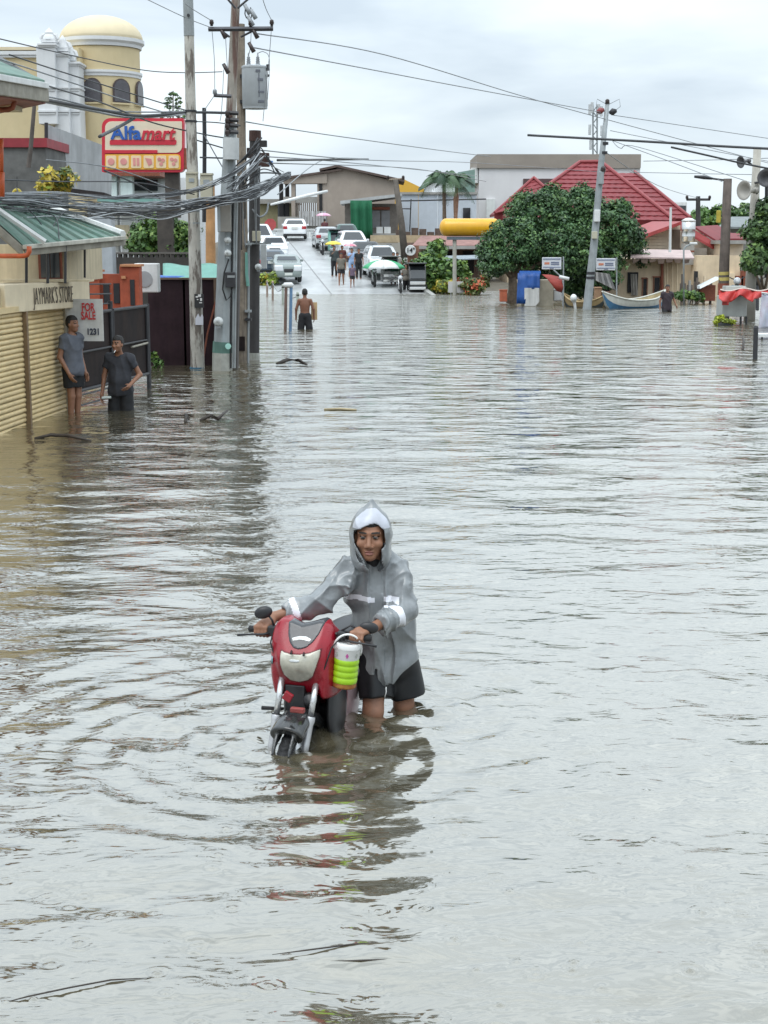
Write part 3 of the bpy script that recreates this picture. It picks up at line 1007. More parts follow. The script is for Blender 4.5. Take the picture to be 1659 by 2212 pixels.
# ------------------------------------------------------------------ drinking water jug hung on the handlebar
jb = at(743, 1481, 7.52)
jug = thing('water_jug', 'lime green ribbed water jug with white lid hanging from the handlebar', 'jug', jb)
R0 = .067
lean = Matrix.Rotation(.10, 3, 'Y')
GREEN = mat('lime_green_plastic', (.36, .62, .015), .32, var=.08, scale=18, spec=.6)
prof = [(.0, .022)]
for k in range(4):
    z = .022 + k * .033
    prof += [(R0 - .0035, z), (R0 - .001, z + .004), (R0 + .0005, z + .016), (R0 - .001, z + .029)]
prof += [(R0 - .005, .156), (.0, .156)]
part('green_body', GREEN, jug, lambda b: b.lathe(prof, jb, 32, M=lean), smooth=True)
part('base', mat('rusty_brown_base', (.26, .07, .02), .5, var=.4, scale=40, streak=.5, dirt=(.5, .3, .05), sscale=(20, 20, 30)), jug, lambda b: b.lathe([(0, -.004), (R0 - .006, -.003), (R0 - .003, .003), (R0 - .003, .024), (0, .024)], jb, 32, M=lean), smooth=False)
part('white_collar', WHITE, jug, lambda b: b.lathe([(0, .150), (R0 - .003, .151), (R0, .158), (R0 + .001, .205), (R0 + .002, .207), (0, .207)], jb, 32, M=lean), smooth=False, auto=40)
part('lid', WHITE, jug, lambda b: b.lathe([(0, .205), (R0 - .004, .206), (R0 + .001, .210), (R0 + .001, .232), (R0 - .004, .238), (R0 - .012, .237), (R0 - .016, .232), (0, .230)], jb, 32, M=lean), auto=40)
part('carrying_handle', WHITE, jug, lambda b: b.tube([jb + lean @ V(math.cos(t) * (R0 + .006), .0 - .02 * math.sin(t), .200 + .085 * math.sin(t)) for t in np.linspace(-.35, PI + .35, 18)], .0058, 8), smooth=True)
PINK = mat('pink_print', (.45, .08, .28), .4, var=.2, scale=90)
for an, m in ((-1.55, PINK), (-.75, mat('grey_print', (.45, .47, .42), .4, var=.2)), (-2.45, mat('grey_print', (.45, .47, .42), .4))):
    b = MB()
    b.sheet([[jb + lean @ V(math.cos(an + .12 * t * w) * (R0 + .003), math.sin(an + .12 * t * w) * (R0 + .003), .18 + dz) for t in (-1, 0, 1)] for dz, w in ((-.012, .2), (0, 1), (.012, .3))])
    b.build('printed_flower', m, jug, thick=.001)

# ------------------------------------------------------------------ the rider
rb = ground(822, 1540)
rider = thing('person', 'person in grey hooded raincoat wading while pushing the red motorcycle', 'person', (rb.x, rb.y, -.5))
YH = 7.82
HC = A(at(801, 1163, YH)) + A(0, .03, 0)
HYAW = -.10
def W3(px, py, Y): return A(at(px, py, Y))
SHL, SHR = W3(748, 1228, 7.92), W3(858, 1226, 7.96)
ELL, ELR = W3(695, 1300, 7.82), W3(878, 1318, 7.86)
WRL, WRR = W3(612, 1343, 7.70), W3(826, 1369, 7.62)
NECK = W3(806, 1222, 7.93)
PEL = W3(838, 1425, 8.06)
CHE = W3(812, 1265, 7.98)
HIPL, HIPR = W3(808, 1440, 8.03), W3(872, 1440, 8.09)
KNL, KNR = W3(806, 1535, 7.93), W3(872, 1520, 8.10)
ANL, ANR = KNL + A(0, .05, -.44), KNR + A(.0, .16, -.42)
GL, GR = A(B3(-.262, .024, .553)), A(B3(.275, .027, .552))
WRL2, WRR2 = GL + A(.055, .062, .052), GR + A(.075, .075, .030)
def rbody(P):
    d = cap(P, CHE + A(-.06, .03, 0), CHE + A(.06, .03, 0), .075)
    d = smin(d, cap(P, CHE + A(0, .02, 0), PEL, .075, .11), .05)
    d = smin(d, cap(P, NECK + A(0, .03, -.05), HC + A(0, .02, -.05), .062, .052), .03)
    for s_, e, w in ((SHL, ELL, WRL2), (SHR, ELR, WRR2)):
        d = smin(d, cap(P, s_, e, .045, .038), .03); d = smin(d, cap(P, e, w, .037, .027), .015)
    for h_, k, a in ((HIPL, KNL, ANL), (HIPR, KNR, ANR)):
        d = smin(d, cap(P, h_, k, .080, .056), .03)
        d = smin(d, cap(P, k + A(0, -.012, -.015), k, .050), .03)
        d = smin(d, cap(P, k, a, .054, .036), .015)
        d = smin(d, cap(P, a + A(0, 0, -.03), a + A(0, -.16, -.05), .04, .035), .02)
    return d
v1 = sdf_mesh(rbody, A(-.65, 7.3, -.62), A(.4, 8.6, 1.1), .009)
# head
v2 = sdf_mesh(lambda P: head_sdf(P, HC, HYAW, 1.03), HC - .15, HC + .17, .0036)
# hands closed round the grips
def fist(P, wr, gc, ga, up, thumb):
    """wr wrist, gc centre of the grip, ga grip axis (thumb end positive), fingers fold over the far side"""
    ga = A(ga) / np.linalg.norm(ga)
    v = gc - wr; v = v - ga * (v @ ga); v /= np.linalg.norm(v)
    n = np.cross(ga, v)
    if n @ A(up) < 0: n = -n
    kn = gc + n * .030 + v * .012
    d = cap(P, wr, kn - v * .02, .026, .024)
    for k in range(4):
        o = kn + ga * (.030 - .020 * k)
        d = smin(d, cap(P, wr + (kn - wr) * .35 + ga * (.018 - .012 * k), o, .018, .0125), .012)
        r_ = (.0098, .0102, .0098, .0088)[k]
        p1 = gc + ga * (.030 - .020 * k) + v * .036 + n * .010
        p2 = gc + ga * (.029 - .0195 * k) + v * .026 - n * .022
        p3 = gc + ga * (.028 - .019 * k) + v * .002 - n * .030
        fg = np.minimum(cap(P, o, p1, r_ * 1.1, r_), np.minimum(cap(P, p1, p2, r_, r_ * .95), cap(P, p2, p3, r_ * .95, r_ * .8)))
        d = smin(d, fg, .004)
    b0 = wr + (kn - wr) * .35 + ga * .022
    m = gc + ga * .050 - n * .006 - v * .010
    e = gc + ga * .040 - n * .028 + v * .012
    return smin(d, np.minimum(cap(P, b0, m, .0145, .0115), cap(P, m, e, .0115, .0085)), .010)
v3 = sdf_mesh(lambda P: smin(fist(P, WRL2, GL, BR, (0, 0, 1), 1), cap(P, WRL2, WRL2 + (ELL - WRL2) * .25, .027, .031), .015), GL - .12, GL + .18, .004)
v4 = sdf_mesh(lambda P: smin(fist(P, WRR2, GR, -BR, (0, 0, 1), 1), cap(P, WRR2, WRR2 + (ELR - WRR2) * .3, .027, .032), .015), GR - .12, GR + .18, .004)
vv, ff = join_np([v1, v2, v3, v4])
cc = cen(vv, ff)
np_mesh('body', vv, ff, FACE_MATS(SKIN), rider, mi=head_mats(cc, HC, HYAW, 1.03))
def rhair(P):
    q = (P - HC) @ rotz(HYAW) / .97
    d = ell(q, (0, .008, .036), (.086, .104, .106)) + .004 * wob(q, 80, 4)
    return smax(d, np.where(q[:, 1] < -.015, .070 + .2 * q[:, 0] ** 2 * 10 - q[:, 2], -.03 - q[:, 2]), .01)
v, f = sdf_mesh(rhair, HC - .16, HC + .17, .006)
np_mesh('hair', v, f, HAIR, rider)

RAIN = mat('grey_vinyl_raincoat', (.215, .230, .238), .24, var=.14, scale=9, spec=.8, bump=.16, bscale=30, rvar=.08, streak=.3, dirt=(.36, .385, .40), sscale=(16, 16, 5))
def vinyl_creases(m, scale, zs, dist, strength):
    n, l = m.node_tree.nodes, m.node_tree.links
    b = n['Principled BSDF']
    geo = n.new('ShaderNodeNewGeometry'); mp = n.new('ShaderNodeMapping'); mp.inputs['Scale'].default_value = (1, 1, zs); mp.inputs['Rotation'].default_value = (.2, .35, 0)
    l.new(geo.outputs['Position'], mp.inputs[0])
    t = n.new('ShaderNodeTexNoise'); t.noise_type = 'RIDGED_MULTIFRACTAL'; t.normalize = True
    t.inputs['Scale'].default_value = scale; t.inputs['Detail'].default_value = 3.0; t.inputs['Distortion'].default_value = .6
    l.new(mp.outputs[0], t.inputs['Vector'])
    bp = n.new('ShaderNodeBump'); bp.inputs['Distance'].default_value = dist; bp.inputs['Strength'].default_value = strength
    l.new(t.outputs['Fac'], bp.inputs['Height'])
    old = b.inputs['Normal'].links
    if old: l.new(old[0].from_socket, bp.inputs['Normal'])
    l.new(bp.outputs[0], b.inputs['Normal'])
vinyl_creases(RAIN, 7.0, .45, .045, .8)
REFL = mat('white_reflective_tape', (.78, .79, .84), .35, var=.08, scale=30)
def crease(ph): return (1 - np.abs(np.sin(ph))) ** 1.5          # narrow raised pleat
def fold(P, a, b, fr, seed):
    """oblique creases on a sleeve running from a to b"""
    a, b = A(a), A(b); u = (b - a) / np.linalg.norm(b - a)
    t = (P - a) @ u
    w = wob(P, 13, seed); w2 = wob(P + .7, 19, seed + 40); w3 = wob(P + 1.3, 11, seed + 60)
    return crease(t * fr * .42 + P[:, 0] * 13 + 2.4 * w) * np.clip(.55 + .6 * w2, 0, 1.2) + .7 * crease(t * fr * .30 - P[:, 0] * 16 + 2.8 * w2) * np.clip(.3 + .8 * w3, 0, 1)
HEM1, HEM2 = W3(812, 1491, 7.90), W3(912, 1416, 8.05)
HEM3, HEM4 = W3(808, 1494, 7.90), W3(768, 1446, 8.02)
n1 = A(HEM2[2] - HEM1[2], 0, -(HEM2[0] - HEM1[0])); n2 = A(HEM3[2] - HEM4[2], 0, -(HEM3[0] - HEM4[0])) 
def coat(P):
    d = cap(P, W3(768, 1236, 7.95), W3(842, 1234, 7.98), .080)
    d = smin(d, cap(P, W3(785, 1205, 7.93), W3(826, 1203, 7.95), .07), .06)
    d = smin(d, ell(P, W3(812, 1275, 8.00), (.185, .130, .16)), .07)
    d = smin(d, ell(P, W3(828, 1350, 8.03), (.185, .140, .17)), .07)
    d = smin(d, ell(P, W3(840, 1440, 8.05), (.180, .150, .20)), .07)
    d = smax(d, half(P, HEM1, n1), .006); d = smax(d, half(P, HEM3, n2), .006)
    for s_, e, w, sd in ((SHL, ELL, WRL2, 1), (SHR, ELR, WRR2, 2)):
        cu = w + (e - w) * .22
        q = cap(P, s_ + A(0, 0, -.012), e, .074, .070) 
        q2 = smax(cap(P, e, cu + (w - e) * .05, .070, .050 if sd == 1 else .056), half(P, cu, w - e), .008)
        q2 = smax(q2, -cap(P, cu, cu + (w - e), .036), .006)
        q = q + .006 - .019 * fold(P, s_, e, 38, sd)
        q2 = q2 + .006 - .020 * fold(P, e, w, 46, sd + 5)
        d = smin(d, smin(q, q2, .03), .030)
    # long soft folds hanging from the shoulders
    x = P[:, 0] - .02; z = P[:, 2]
    fan = x / (.35 + .9 * np.clip(1.0 - z, 0, 1))                     # folds fan out from the collar
    up = np.clip((z - .45) / .3, 0, 1)
    d = d + .006 - .021 * crease(fan * 15 + 1.7 * wob(P * A(1, 1, .45), 10, 21)) * np.clip(.5 + .7 * wob(P * A(1, 1, .4), 12, 23), 0, 1.1)
    d = d - .016 * crease(x * 12 + z * 9 * np.sign(x) + 2.0 * wob(P, 9, 24)) * np.clip(wob(P, 8, 25) + .1, 0, 1)
    d = d - .018 * (1 - up) * crease(x * 15 + 1.2 * wob(P, 8, 26)) + .004 * wob(P, 26, 22)
    # placket down the front
    pl = np.maximum(np.abs(P[:, 0] - (W3(812, 1300, 7.9)[0] + (.85 - P[:, 2]) * .035)) - .030, P[:, 1] - 7.97)
    d = d - .006 * (pl < 0)
    # slit at the hem
    sl = np.maximum(np.abs(P[:, 0] - HEM1[0]) - .006 - .10 * np.clip(HEM1[2] + .11 - P[:, 2], 0, .1) * .6, P[:, 2] - HEM1[2] - .12)
    d = smax(d, -np.maximum(sl, P[:, 1] - 7.97), .004)
    # neck opening
    d = smax(d, -cap(P, W3(803, 1226, 7.80), W3(804, 1190, 7.82), .022, .06), .01)
    return d
lo, hi = A(-.62, 7.45, -.02), A(.36, 8.35, 1.02)
v, f = sdf_mesh(coat, lo, hi, .0055)
c = cen(v, f)
mi = np.zeros(len(c), int)
bz = W3(780, 1293, 7.88)[2]
xs = W3(812, 1300, 7.9)[0]
chest = (np.abs(c[:, 2] - bz - .004 * np.sin(c[:, 0] * 30)) < .0145) & (c[:, 0] > W3(742, 1290, 7.9)[0]) & (c[:, 0] < W3(862, 1290, 7.9)[0]) & (c[:, 1] < 8.02) & (np.abs(c[:, 0] - xs - .018) > .026)
mi[chest] = 1
for e, w, t0, t1 in ((ELL, WRL2, .50, .63), (ELR, WRR2, .30, .46)):
    u = w - e; t = ((c - e) @ u) / (u @ u)
    dist = np.linalg.norm(c - (e + np.clip(t, 0, 1)[:, None] * u), axis=1)
    mi[(t > t0) & (t < t1) & (dist < .10)] = 1
jk = np_mesh('raincoat', v, f, [RAIN, REFL], rider, mi=mi)
def hood(P):
    q = (P - HC) @ rotz(HYAW * .6)
    tz = np.clip((q[:, 2] + .02) / .26, 0, 1)
    o = ell(q, (0, .018, .010), (.112, .132, .150))
    o = smin(o, cap(q, (0, .02, .085), (.008, -.005, .204), .088, .010), .03)
    o = smin(o, ell(q, (0, .02, -.115), (.105, .105, .085)), .05)
    i = ell(q, (0, .012, .005), (.103, .125, .142))
    i = smin(i, ell(q, (0, .0, -.12), (.085, .09, .08)), .05)
    d = smax(o, -i, .006)
    # opening for the face: pointed below, arched above
    yy = q[:, 2]
    wdt = np.where(yy > -.02, .082, .082 - .60 * np.clip(-.02 - yy, 0, .2))
    op = np.maximum(np.abs(q[:, 0] + .004) - wdt, np.maximum(yy - .082 + 1.6 * q[:, 0] ** 2 * 3, -.16 - yy))
    d = smax(d, -np.maximum(op, q[:, 1] + .015), .008)
    return d + .005 * wob(q, 30, 12) - .006 * crease(q[:, 0] * 22 + q[:, 2] * 6 + 1.5 * wob(q, 12, 14))
v, f = sdf_mesh(hood, HC - A(.19, .22, .24), HC + A(.2, .22, .25), .005)
c = cen(v, f); q = (c - HC)
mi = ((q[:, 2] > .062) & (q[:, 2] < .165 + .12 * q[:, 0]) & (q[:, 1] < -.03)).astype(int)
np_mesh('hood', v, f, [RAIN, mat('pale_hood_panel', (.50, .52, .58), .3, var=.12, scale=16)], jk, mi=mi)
# collar of the black shirt under the coat
v, f = sdf_mesh(lambda P: cap(P, W3(803, 1228, 7.95), W3(804, 1208, 7.89), .052, .044), W3(803, 1222, 7.88) - .12, W3(803, 1222, 7.88) + .12, .007)
np_mesh('undershirt', v, f, mat('black_cotton', (.012, .012, .013), .8, var=.2), rider)
# black shorts
SHORTS = mat('wet_black_shorts', (.007, .008, .010), .5, var=.25, scale=20, spec=.4)
def pants(P):
    d = ell(P, PEL + A(0, 0, .02), (.17, .14, .14))
    for h_, k, end, ww in ((HIPL, KNL, W3(812, 1509, 7.96), .095), (HIPR, KNR, W3(880, 1499, 8.1), .105)):
        u = end - h_
        d = smin(d, smax(cap(P, h_, end + u * .3, .100, ww), half(P, end, u), .006), .03)
    return d + .005 * wob(P * A(1, 1, .4), 34, 6)
v, f = sdf_mesh(pants, A(-.35, 7.7, -.02), A(.45, 8.4, .5), .007)
np_mesh('shorts', v, f, SHORTS, rider)
pc, pd = W3(834, 1484, 7.86), W3(831, 1507, 7.86)
part('drawstring', WHITE, rider, lambda b: b.tube([Vector(pc), Vector(pc * .5 + pd * .5) + V(.004, 0, 0), Vector(pd)], .0035, 6), smooth=True)

# ================================================================== street side with the store, gate and power poles
def rect(px0, py0, px1, py1, Y):
    a, b = at(px0, py1, Y), at(px1, py0, Y)
    return a.x, b.x, a.z, b.z
def fbox(b, px0, py0, px1, py1, Y, d, mi=0):
    """upright block whose front fills a pixel rectangle at distance Y and which is d deep"""
    x0, x1, z0, z1 = rect(px0, py0, px1, py1, Y)
    return b.box(((x0 + x1) / 2, Y + d / 2, (z0 + z1) / 2), (x1 - x0, d, z1 - z0), mi=mi)
def sbox(b, x0, x1, y0, y1, z0, z1, mi=0):
    return b.box(((x0 + x1) / 2, (y0 + y1) / 2, (z0 + z1) / 2), (abs(x1 - x0), abs(y1 - y0), abs(z1 - z0)), mi=mi)

# ---- leaves
LEAF = [mat('leaf_green', (.075, .145, .042), .55, var=.35, scale=2.5), mat('leaf_dark', (.040, .085, .028), .55, var=.35, scale=2.5),
        mat('leaf_light', (.14, .23, .06), .55, var=.3, scale=2.5)]
LEAF_Y = [mat('leaf_yellow', (.48, .38, .05), .5, var=.3), mat('leaf_olive', (.10, .14, .03), .5, var=.3), mat('leaf_lime', (.26, .34, .04), .5, var=.3)]
LEAF_B = [mat('shrub_green', (.085, .175, .035), .5, var=.3), mat('shrub_mid', (.05, .11, .025), .5, var=.3), mat('shrub_light', (.17, .27, .05), .5, var=.3)]
LEAF_O = [mat('flower_orange', (.55, .12, .05), .5, var=.3), mat('shrub_olive', (.14, .16, .04), .5, var=.3), mat('flower_green', (.10, .14, .03), .5, var=.3)]
def foliage(name, blobs, n, size, mats, parent, seed, share=(.45, .35, .2), clump=.28, fill=.55, aspect=.6):
    """many single leaves gathered in clumps over the given ellipsoids (centre, radii)"""
    r = np.random.default_rng(seed)
    vol = np.array([np.prod(b[1]) ** .7 for b in blobs]); vol = vol / vol.sum()
    cs, rs, outs = [], [], []
    nc = max(int(n / 42), 6)
    for (c, rad), w in zip(blobs, vol):
        k = max(int(nc * w), 3)
        d = r.normal(size=(k, 3)); d /= np.linalg.norm(d, axis=1)[:, None]
        t = r.uniform(fill, 1.0, k)[:, None]
        cs.append(A(c) + d * t * A(rad)); outs.append(d); rs.append(np.full(k, clump) * r.uniform(.6, 1.3, k))
    C, O, S = np.concatenate(cs), np.concatenate(outs), np.concatenate(rs)
    idx = r.integers(0, len(C), n)
    d = r.normal(size=(n, 3)); d /= np.linalg.norm(d, axis=1)[:, None]
    P = C[idx] + d * (S[idx] * r.uniform(.2, 1.0, n) ** .5)[:, None] * A(1.15, 1.15, .8)
    nr = d * .6 + O[idx] * .5 + r.normal(size=(n, 3)) * .55 + A(0, 0, .35)
    nr /= np.linalg.norm(nr, axis=1)[:, None]
    u = np.cross(nr, r.normal(size=(n, 3))); u /= np.linalg.norm(u, axis=1)[:, None]
    w = np.cross(nr, u)
    s = size * r.uniform(.55, 1.35, n)[:, None]
    q = np.stack([P - u * s, P + w * s * aspect - nr * s * .15, P + u * s, P - w * s * aspect - nr * s * .15], 1).reshape(-1, 3)
    f = np.arange(4 * n).reshape(-1, 4)
    tone = r.choice(len(mats), len(C), p=share)
    mi = np.where(r.uniform(size=n) < .7, tone[idx], r.choice(len(mats), n, p=share))
    o = np_mesh(name, q, f, mats, parent, smooth=False, mi=mi)
    if parent is not None: o['kind'] = 'stuff'
    return o
BARK = mat('grey_bark', (.16, .12, .085), .85, var=.35, scale=9, bump=.6, bscale=14)
def trunk(parent, base, tops, r0):
    b = MB(); base = Vector(base)
    fork = base + (Vector(tops[0]) - base) * .38
    b.tube([base - V(0, 0, .6), base, base + (fork - base) * .5 + V(.05, 0, 0), fork], [r0 * 1.3, r0 * 1.15, r0, r0 * .85], 10)
    for i, t in enumerate(tops):
        t = Vector(t); m = fork + (t - fork) * .5 + V(.12 * math.sin(i * 2.1), .12 * math.cos(i * 1.7), .1)
        b.tube([fork - V(0, 0, .08), m, t], [r0 * .6, r0 * .38, r0 * .14], 7)
    return b.build('trunk', BARK, parent, smooth=True)

# ------------------------------------------------------------------ the store
CREAM = mat('cream_painted_wall', (.60, .51, .35), .75, var=.16, scale=2, streak=.4, dirt=(.22, .18, .12), bump=.15, bscale=30)
SHUT = mat('cream_shutter_steel', (.70, .54, .29), .5, var=.12, scale=5, streak=.35, dirt=(.38, .29, .15), sscale=(3, 1.5, 9), spec=.35)
SIGNB = mat('cream_sign_board', (.72, .61, .43), .6, var=.10, scale=3, streak=.2, dirt=(.32, .26, .16))
ORANGE = mat('orange_pipe', (.50, .095, .025), .45, var=.2, scale=12)
RUST = mat('rust_brown_pipe', (.22, .06, .03), .6, var=.3, scale=10)
GUT = mat('old_grey_gutter', (.30, .28, .23), .6, var=.3, scale=4, streak=.5, dirt=(.12, .10, .07), sscale=(4, 4, 3))
GROOF = mat('green_roof_paint', (.10, .19, .150), .6, var=.3, scale=3, streak=.6, dirt=(.20, .26, .21), sscale=(2, 2, 6))
DARK = mat('dark_interior', (.02, .02, .022), .8, var=.3)
GLASS = mat('dark_window_glass', (.03, .035, .04), .08, var=.3, scale=1.5, spec=.7)
W0, W1 = ground(-2, 938), ground(146, 884)
wu = (W1 - W0).normalized(); wn_ = V(wu.y, -wu.x, 0)          # along the shop front, and out into the street
store = thing('store_building', 'small cream store with closed roller shutters and green roof', 'store', (W0 + W1) / 2 - V(0, 0, .6))
S0 = W0 - wu * 3.2
def wallpt(p, z, out=0.0): return V(p.x, p.y, z) + wn_ * out
b = MB(); b.slab([wallpt(S0, -.6, -.06), wallpt(W1, -.6, -.06), wallpt(W1, 1.98, -.06), wallpt(S0, 1.98, -.06)], -wn_ * 5)
b.build('wall', CREAM, store)
ML = ground(55, 916); tm = (ML - W0).length
segs = ((S0, W0 + wu * (tm - .03)), (W0 + wu * (tm + .05), W1 - wu * .06))
for a, e in segs:
    sh = MB(); sh.slab([wallpt(a, 1.62, -.05), wallpt(e, 1.62, -.05), wallpt(e, 1.70, -.05), wallpt(a, 1.70, -.05)], wn_ * .10)
    so = sh.build('roller_shutter', SHUT, store)
    H = .0725; first = None
    for k in range(28):
        z = 1.62 - H * (k + 1)
        prof = [(0, .000), (.018, .006), (.030, .022), (.033, .036), (.030, .052), (.018, .066), (.004, .0715)]
        if first is None:
            m = MB(); L = (e - a).length
            rows = [[Vector((0, 0, 0)) + wn_ * (p[0] - .02) + V(0, 0, p[1]) + wu * t for t in (0, L)] for p in prof]
            m.sheet(rows[::-1])
            me = bpy.data.meshes.new('slat'); me.from_pydata([tuple(v) for v in m.v], [], m.f); me.materials.append(SHUT)
            for p_ in me.polygons: p_.use_smooth = True
            first = me
        so_ = link('slat', first, so, V(a.x, a.y, z + random.uniform(-.003, .003)) + wn_ * random.uniform(-.005, .004) - root_loc(so)); so_.rotation_euler = (0, random.uniform(-.002, .002), 0)
b = MB(); mp = W0 + wu * (tm + .01); b.slab([wallpt(mp - wu * .035, -.6, 0), wallpt(mp + wu * .035, -.6, 0), wallpt(mp + wu * .035, 1.65, 0), wallpt(mp - wu * .035, 1.65, 0)], wn_ * .07)
b.build('mullion', mat('brown_mullion', (.20, .13, .07), .5, var=.3), store)
b = MB(); b.slab([wallpt(W1 - wu * .06, -.6, -.03), wallpt(W1 + wu * .07, -.6, -.03), wallpt(W1 + wu * .07, 1.98, -.03), wallpt(W1 - wu * .06, 1.98, -.03)], wn_ * .07)
b.build('corner_post', mat('pale_corner_post', (.50, .45, .36), .6, var=.2, streak=.4), store)
# sign box with lettering
TL, BL, TR, BR_ = at(10, 615, 20.6), at(6, 677, 20.6), at(193, 607, 23.6), at(193, 662, 23.6)
BL.x, BR_.x = TL.x, TR.x
su = (TR - TL); sl = su.length; sn = V(su.y, -su.x, 0).normalized()
b = MB(); b.slab([TL, TR, BR_, BL], -sn * .30)
sg_ = b.build('sign_box', SIGNB, store, bevel=.012)
c0 = (TL + BL) / 2; c1 = (TR + BR_) / 2
text_mesh('lettering', "JAYMARK'S STORE", .36, mat('brown_letters', (.085, .065, .045), .6, var=.3), sg_,
          frame_mat(c0 + (c1 - c0) * .535 + sn * .012, c1 - c0, V(0, 0, 1)), sx=.46, extrude=.004, spacing=1.08, bold=-.006)
# upper room set back over the shop, with posts and a window
Yw = 23.0
b = MB(); fbox(b, -40, 528, 140, 612, Yw, 3.0)
b.build('upper_wall', CREAM, store)
b = MB(); fbox(b, 84, 534, 132, 603, Yw - .06, .05); wi = b.build('window', RUST, store)
b = MB(); fbox(b, 89, 538, 106, 600, Yw - .075, .02); b.build('pane', GLASS, wi)
b = MB(); fbox(b, 110, 538, 127, 600, Yw - .075, .02); b.build('pane', GLASS, wi)
for px in (57, 103, 141):
    p0, p1 = at(px, 612, 22.0), at(px, 520, 22.0)
    b = MB(); b.tube([p0, p1], .022, 8); b.build('post', BLK, store)
p0, p1 = at(183, 600, 23.4), at(183, 520, 23.4)
b = MB(); b.tube([p0, p1], .018, 8); b.build('post', BLK, store)
b = MB(); fbox(b, 0, 604, 192, 609, 22.4, .4); b.build('ledge', CREAM, store)
# lower roof
RA, RB = at(52, 532, 21.0), at(266, 512, 23.8)
RC, RD = at(108, 458, 26.0), at(-70, 428, 20.6)
rf = MB(); rf.sheet([[RA.lerp(RB, u).lerp(RD.lerp(RC, u), q) - V(0, 0, .07) for u in np.linspace(0, 1, 10)] for q in np.linspace(0, 1, 6)])
roof = rf.build('roof', GUT, store)
N = 9
for k in range(N):
    t0, t1 = k / N, (k + .94) / N
    a0, a1 = RA.lerp(RB, t0), RA.lerp(RB, t1); b0, b1 = RD.lerp(RC, t0), RD.lerp(RC, t1)
    m = MB()
    cols = [(0, 0), (.08, .035), (.16, 0), (.5, .006), (1.0, 0)]
    rows = [[(a0.lerp(a1, c)).lerp(b0.lerp(b1, c), s) + V(0, 0, h_ + .02 * math.sin(s * 3)) for c, h_ in cols] for s in np.linspace(0, 1, 5)]
    m.sheet(rows); m.build('roof_panel', GROOF, roof)
def board(name, a, b_, h, m, parent, out=.05, drop=0.0):
    n_ = V((b_ - a).y, -(b_ - a).x, 0)
    n_ = n_.normalized() if n_.length > 1e-4 else V(1, 0, 0)
    q = MB(); q.slab([a - V(0, 0, drop), b_ - V(0, 0, drop), b_ - V(0, 0, h + drop), a - V(0, 0, h + drop)], n_ * out)
    return q.build(name, m, parent, bevel=.008)
board('fascia', RA + V(0, -.02, 0), RB + V(.0, -.02, 0), .13, GUT, roof)
board('fascia', RD, RA + V(-.03, 0, 0), .15, GUT, roof)
board('gutter', RA + V(0, -.1, .02), RB + V(0, -.1, .02), .06, mat('pale_gutter', (.52, .50, .43), .5, var=.2, streak=.4), roof, .08)
WTRIM = mat('white_trim', (.74, .75, .74), .55, var=.08, streak=.15)
q = MB(); q.tube([RB + V(0, 0, .05), RC + V(0, 0, .08)], .055, 6); q.build('ridge_cap', WTRIM, roof)
q = MB(); q.tube([RA + V(.25, .2, .06), RD + V(0, .3, .08)], .045, 6); q.build('ridge_cap', WTRIM, roof)
# upper eave
E0, E1 = at(-60, 158, 18.6), at(97, 186, 21.6)
E2, E3 = at(-5, 140, 24.5), at(-90, 104, 20.5)
q = MB(); q.slab([E0, E1, E2, E3], V(0, 0, .08)); up = q.build('upper_roof', GROOF, store)
board('fascia', E0 + V(0, -.03, .0), E1 + V(0, -.03, 0), .22, GUT, up, .06)
board('gutter', E0 + V(0, -.12, .03), E1 + V(0, -.12, .03), .08, WTRIM, up, .09)
q = MB(); q.tube([E1, E2 + V(0, 0, .1)], .05, 6); q.build('ridge_cap', BLK, up)
q = MB(); q.slab([E0 - V(0, 0, .18), E1 - V(0, 0, .18), E1 - V(1.0, -.2, .36), E0 - V(1.2, 0, .30)], V(0, 0, -.06)); q.build('soffit', RUST, up)
q = MB(); fbox(q, -60, 196, 28, 236, 21.0, .5); q.build('eave_wall', CREAM, up)
q = MB(); q.tube([at(31, 180, 20.6), at(31, 222, 20.6), at(27, 233, 20.6), at(18, 237, 20.6), at(-30, 238, 20.6)], .036, 8); q.build('drain_pipe', RUST, store, smooth=True)
q = MB(); q.tube([at(3, 300, 20.9), at(3, 372, 20.9)], .03, 8); q.tube([at(3, 372, 20.9), at(3, 425, 20.9)], .045, 8); q.build('drain_pipe', ORANGE, store, smooth=True)
q = MB(); q.tube([at(-30, 553, 20.6), at(50, 553, 20.6), at(59, 551, 20.6), at(63, 544, 20.6), at(63, 532, 20.6)], .034, 10); q.build('drain_pipe', ORANGE, store, smooth=True)

